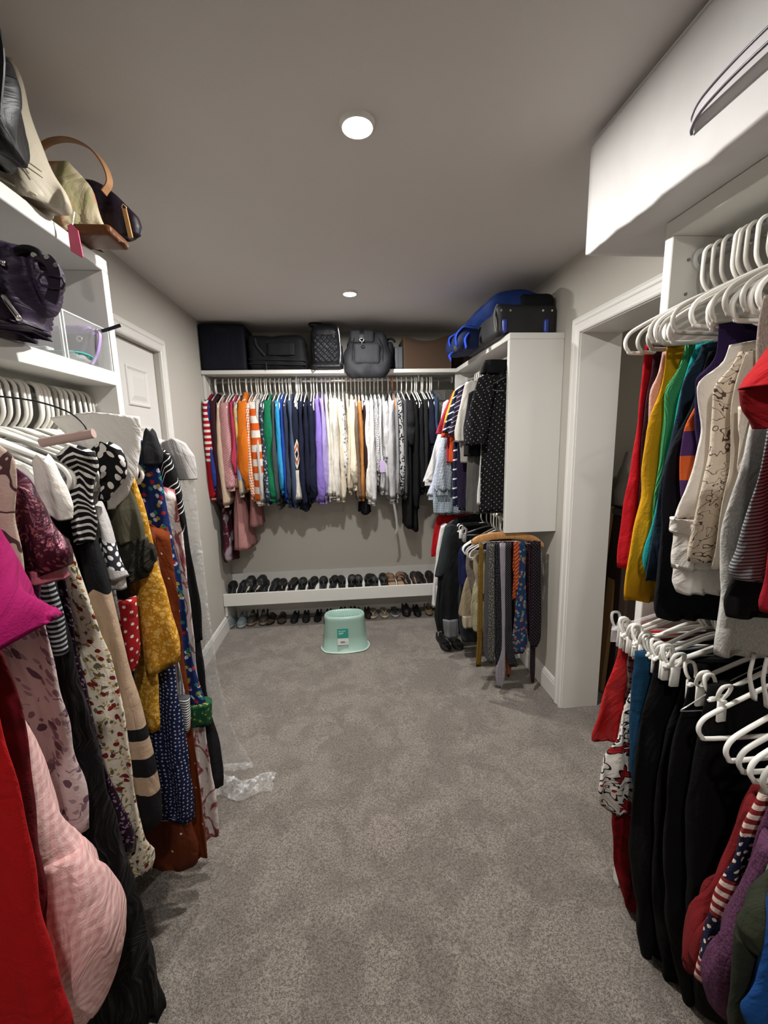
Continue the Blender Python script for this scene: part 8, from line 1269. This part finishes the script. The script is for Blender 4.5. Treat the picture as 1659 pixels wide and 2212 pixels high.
shoe('sandal', 'right one of the dark brown slide sandals under the shoe shelf', -0.613, 3.655, .001, PI+0.05, ('#231c1a', '#5a4a40', '#17110f'), 'shoes on the carpet under the shelf', 0, .88)
shoe('slipper', 'left one of the black padded slippers under the shoe shelf', -0.491, 3.655, .001, PI+-0.05, ('#15181c', '#101114', '#17191b'), 'shoes on the carpet under the shelf', 0, .88)
shoe('slipper', 'right one of the black padded slippers under the shoe shelf', -0.405, 3.655, .001, PI+0.05, ('#15181c', '#101114', '#17191b'), 'shoes on the carpet under the shelf', 0, .88)
shoe('flat', 'left one of the black flats half hidden by the stool under the shoe shelf', -0.290, 3.655, .001, PI+-0.05, ('#0e0e10', '#1a1a1c', '#0a0a0a'), 'shoes on the carpet under the shelf', 0, .88)
shoe('flat', 'right one of the black flats half hidden by the stool under the shoe shelf', -0.204, 3.655, .001, PI+0.05, ('#0e0e10', '#1a1a1c', '#0a0a0a'), 'shoes on the carpet under the shelf', 0, .88)
shoe('clog', 'left one of the dark plum clogs behind the stool under the shoe shelf', -0.076, 3.655, .001, PI+-0.05, ('#161014', '#1a1a1c', '#0a0a0a'), 'shoes on the carpet under the shelf', 0, .88)
shoe('clog', 'right one of the dark plum clogs behind the stool under the shoe shelf', 0.010, 3.655, .001, PI+0.05, ('#161014', '#1a1a1c', '#0a0a0a'), 'shoes on the carpet under the shelf', 0, .88)
shoe('slipper', 'left one of the dark burgundy slippers right of the stool under the shoe shelf', 0.052, 3.655, .001, PI+-0.05, ('#2a1717', '#1a1212', '#140c0c'), 'shoes on the carpet under the shelf', 0, .88)
shoe('slipper', 'right one of the dark burgundy slippers right of the stool under the shoe shelf', 0.138, 3.655, .001, PI+0.05, ('#2a1717', '#1a1212', '#140c0c'), 'shoes on the carpet under the shelf', 0, .88)
shoe('flip', 'left one of the cream platform flip flops under the shoe shelf', 0.195, 3.654, .001, PI+-0.05, ('#b0a390', '#8f887a', '#c9bda9'), 'shoes on the carpet under the shelf', 0, .88)
shoe('flip', 'right one of the cream platform flip flops under the shoe shelf', 0.281, 3.654, .001, PI+0.05, ('#b0a390', '#8f887a', '#c9bda9'), 'shoes on the carpet under the shelf', 0, .88)
shoe('flip', 'single dark flip flop with a white edge under the shoe shelf', 0.385, 3.655, .001, PI+0.00, ('#26282a', '#55575a', '#b5b5b3'), 'shoes on the carpet under the shelf', 0, .88)
shoe('clog', 'single dark brown clog under the shoe shelf', 0.485, 3.655, .001, PI+0.00, ('#17110f', '#1c1614', '#120d0b'), 'shoes on the carpet under the shelf', 0, .88)
shoe('slipper', 'single black slipper under the shoe shelf', 0.583, 3.645, .001, PI+0.00, ('#0e0e10', '#141416', '#0c0c0d'), 'shoes on the carpet under the shelf', 0, .88)
shoe('flat', 'single tan patterned flat under the shoe shelf', 0.689, 3.655, .001, PI+0.00, ('#8d7a60', '#3b342c', '#191512'), 'shoes on the carpet under the shelf', 0, .88)
for s_ in (-1, 1): shoe('flat', ('left' if s_ < 0 else 'right')+' black shoe of the pair below the black joggers', .715+s_*.045, 3.04, .001, PI+.1, (BK, '#1a1a1c', '#0a0a0a'), 'black shoes under the joggers')
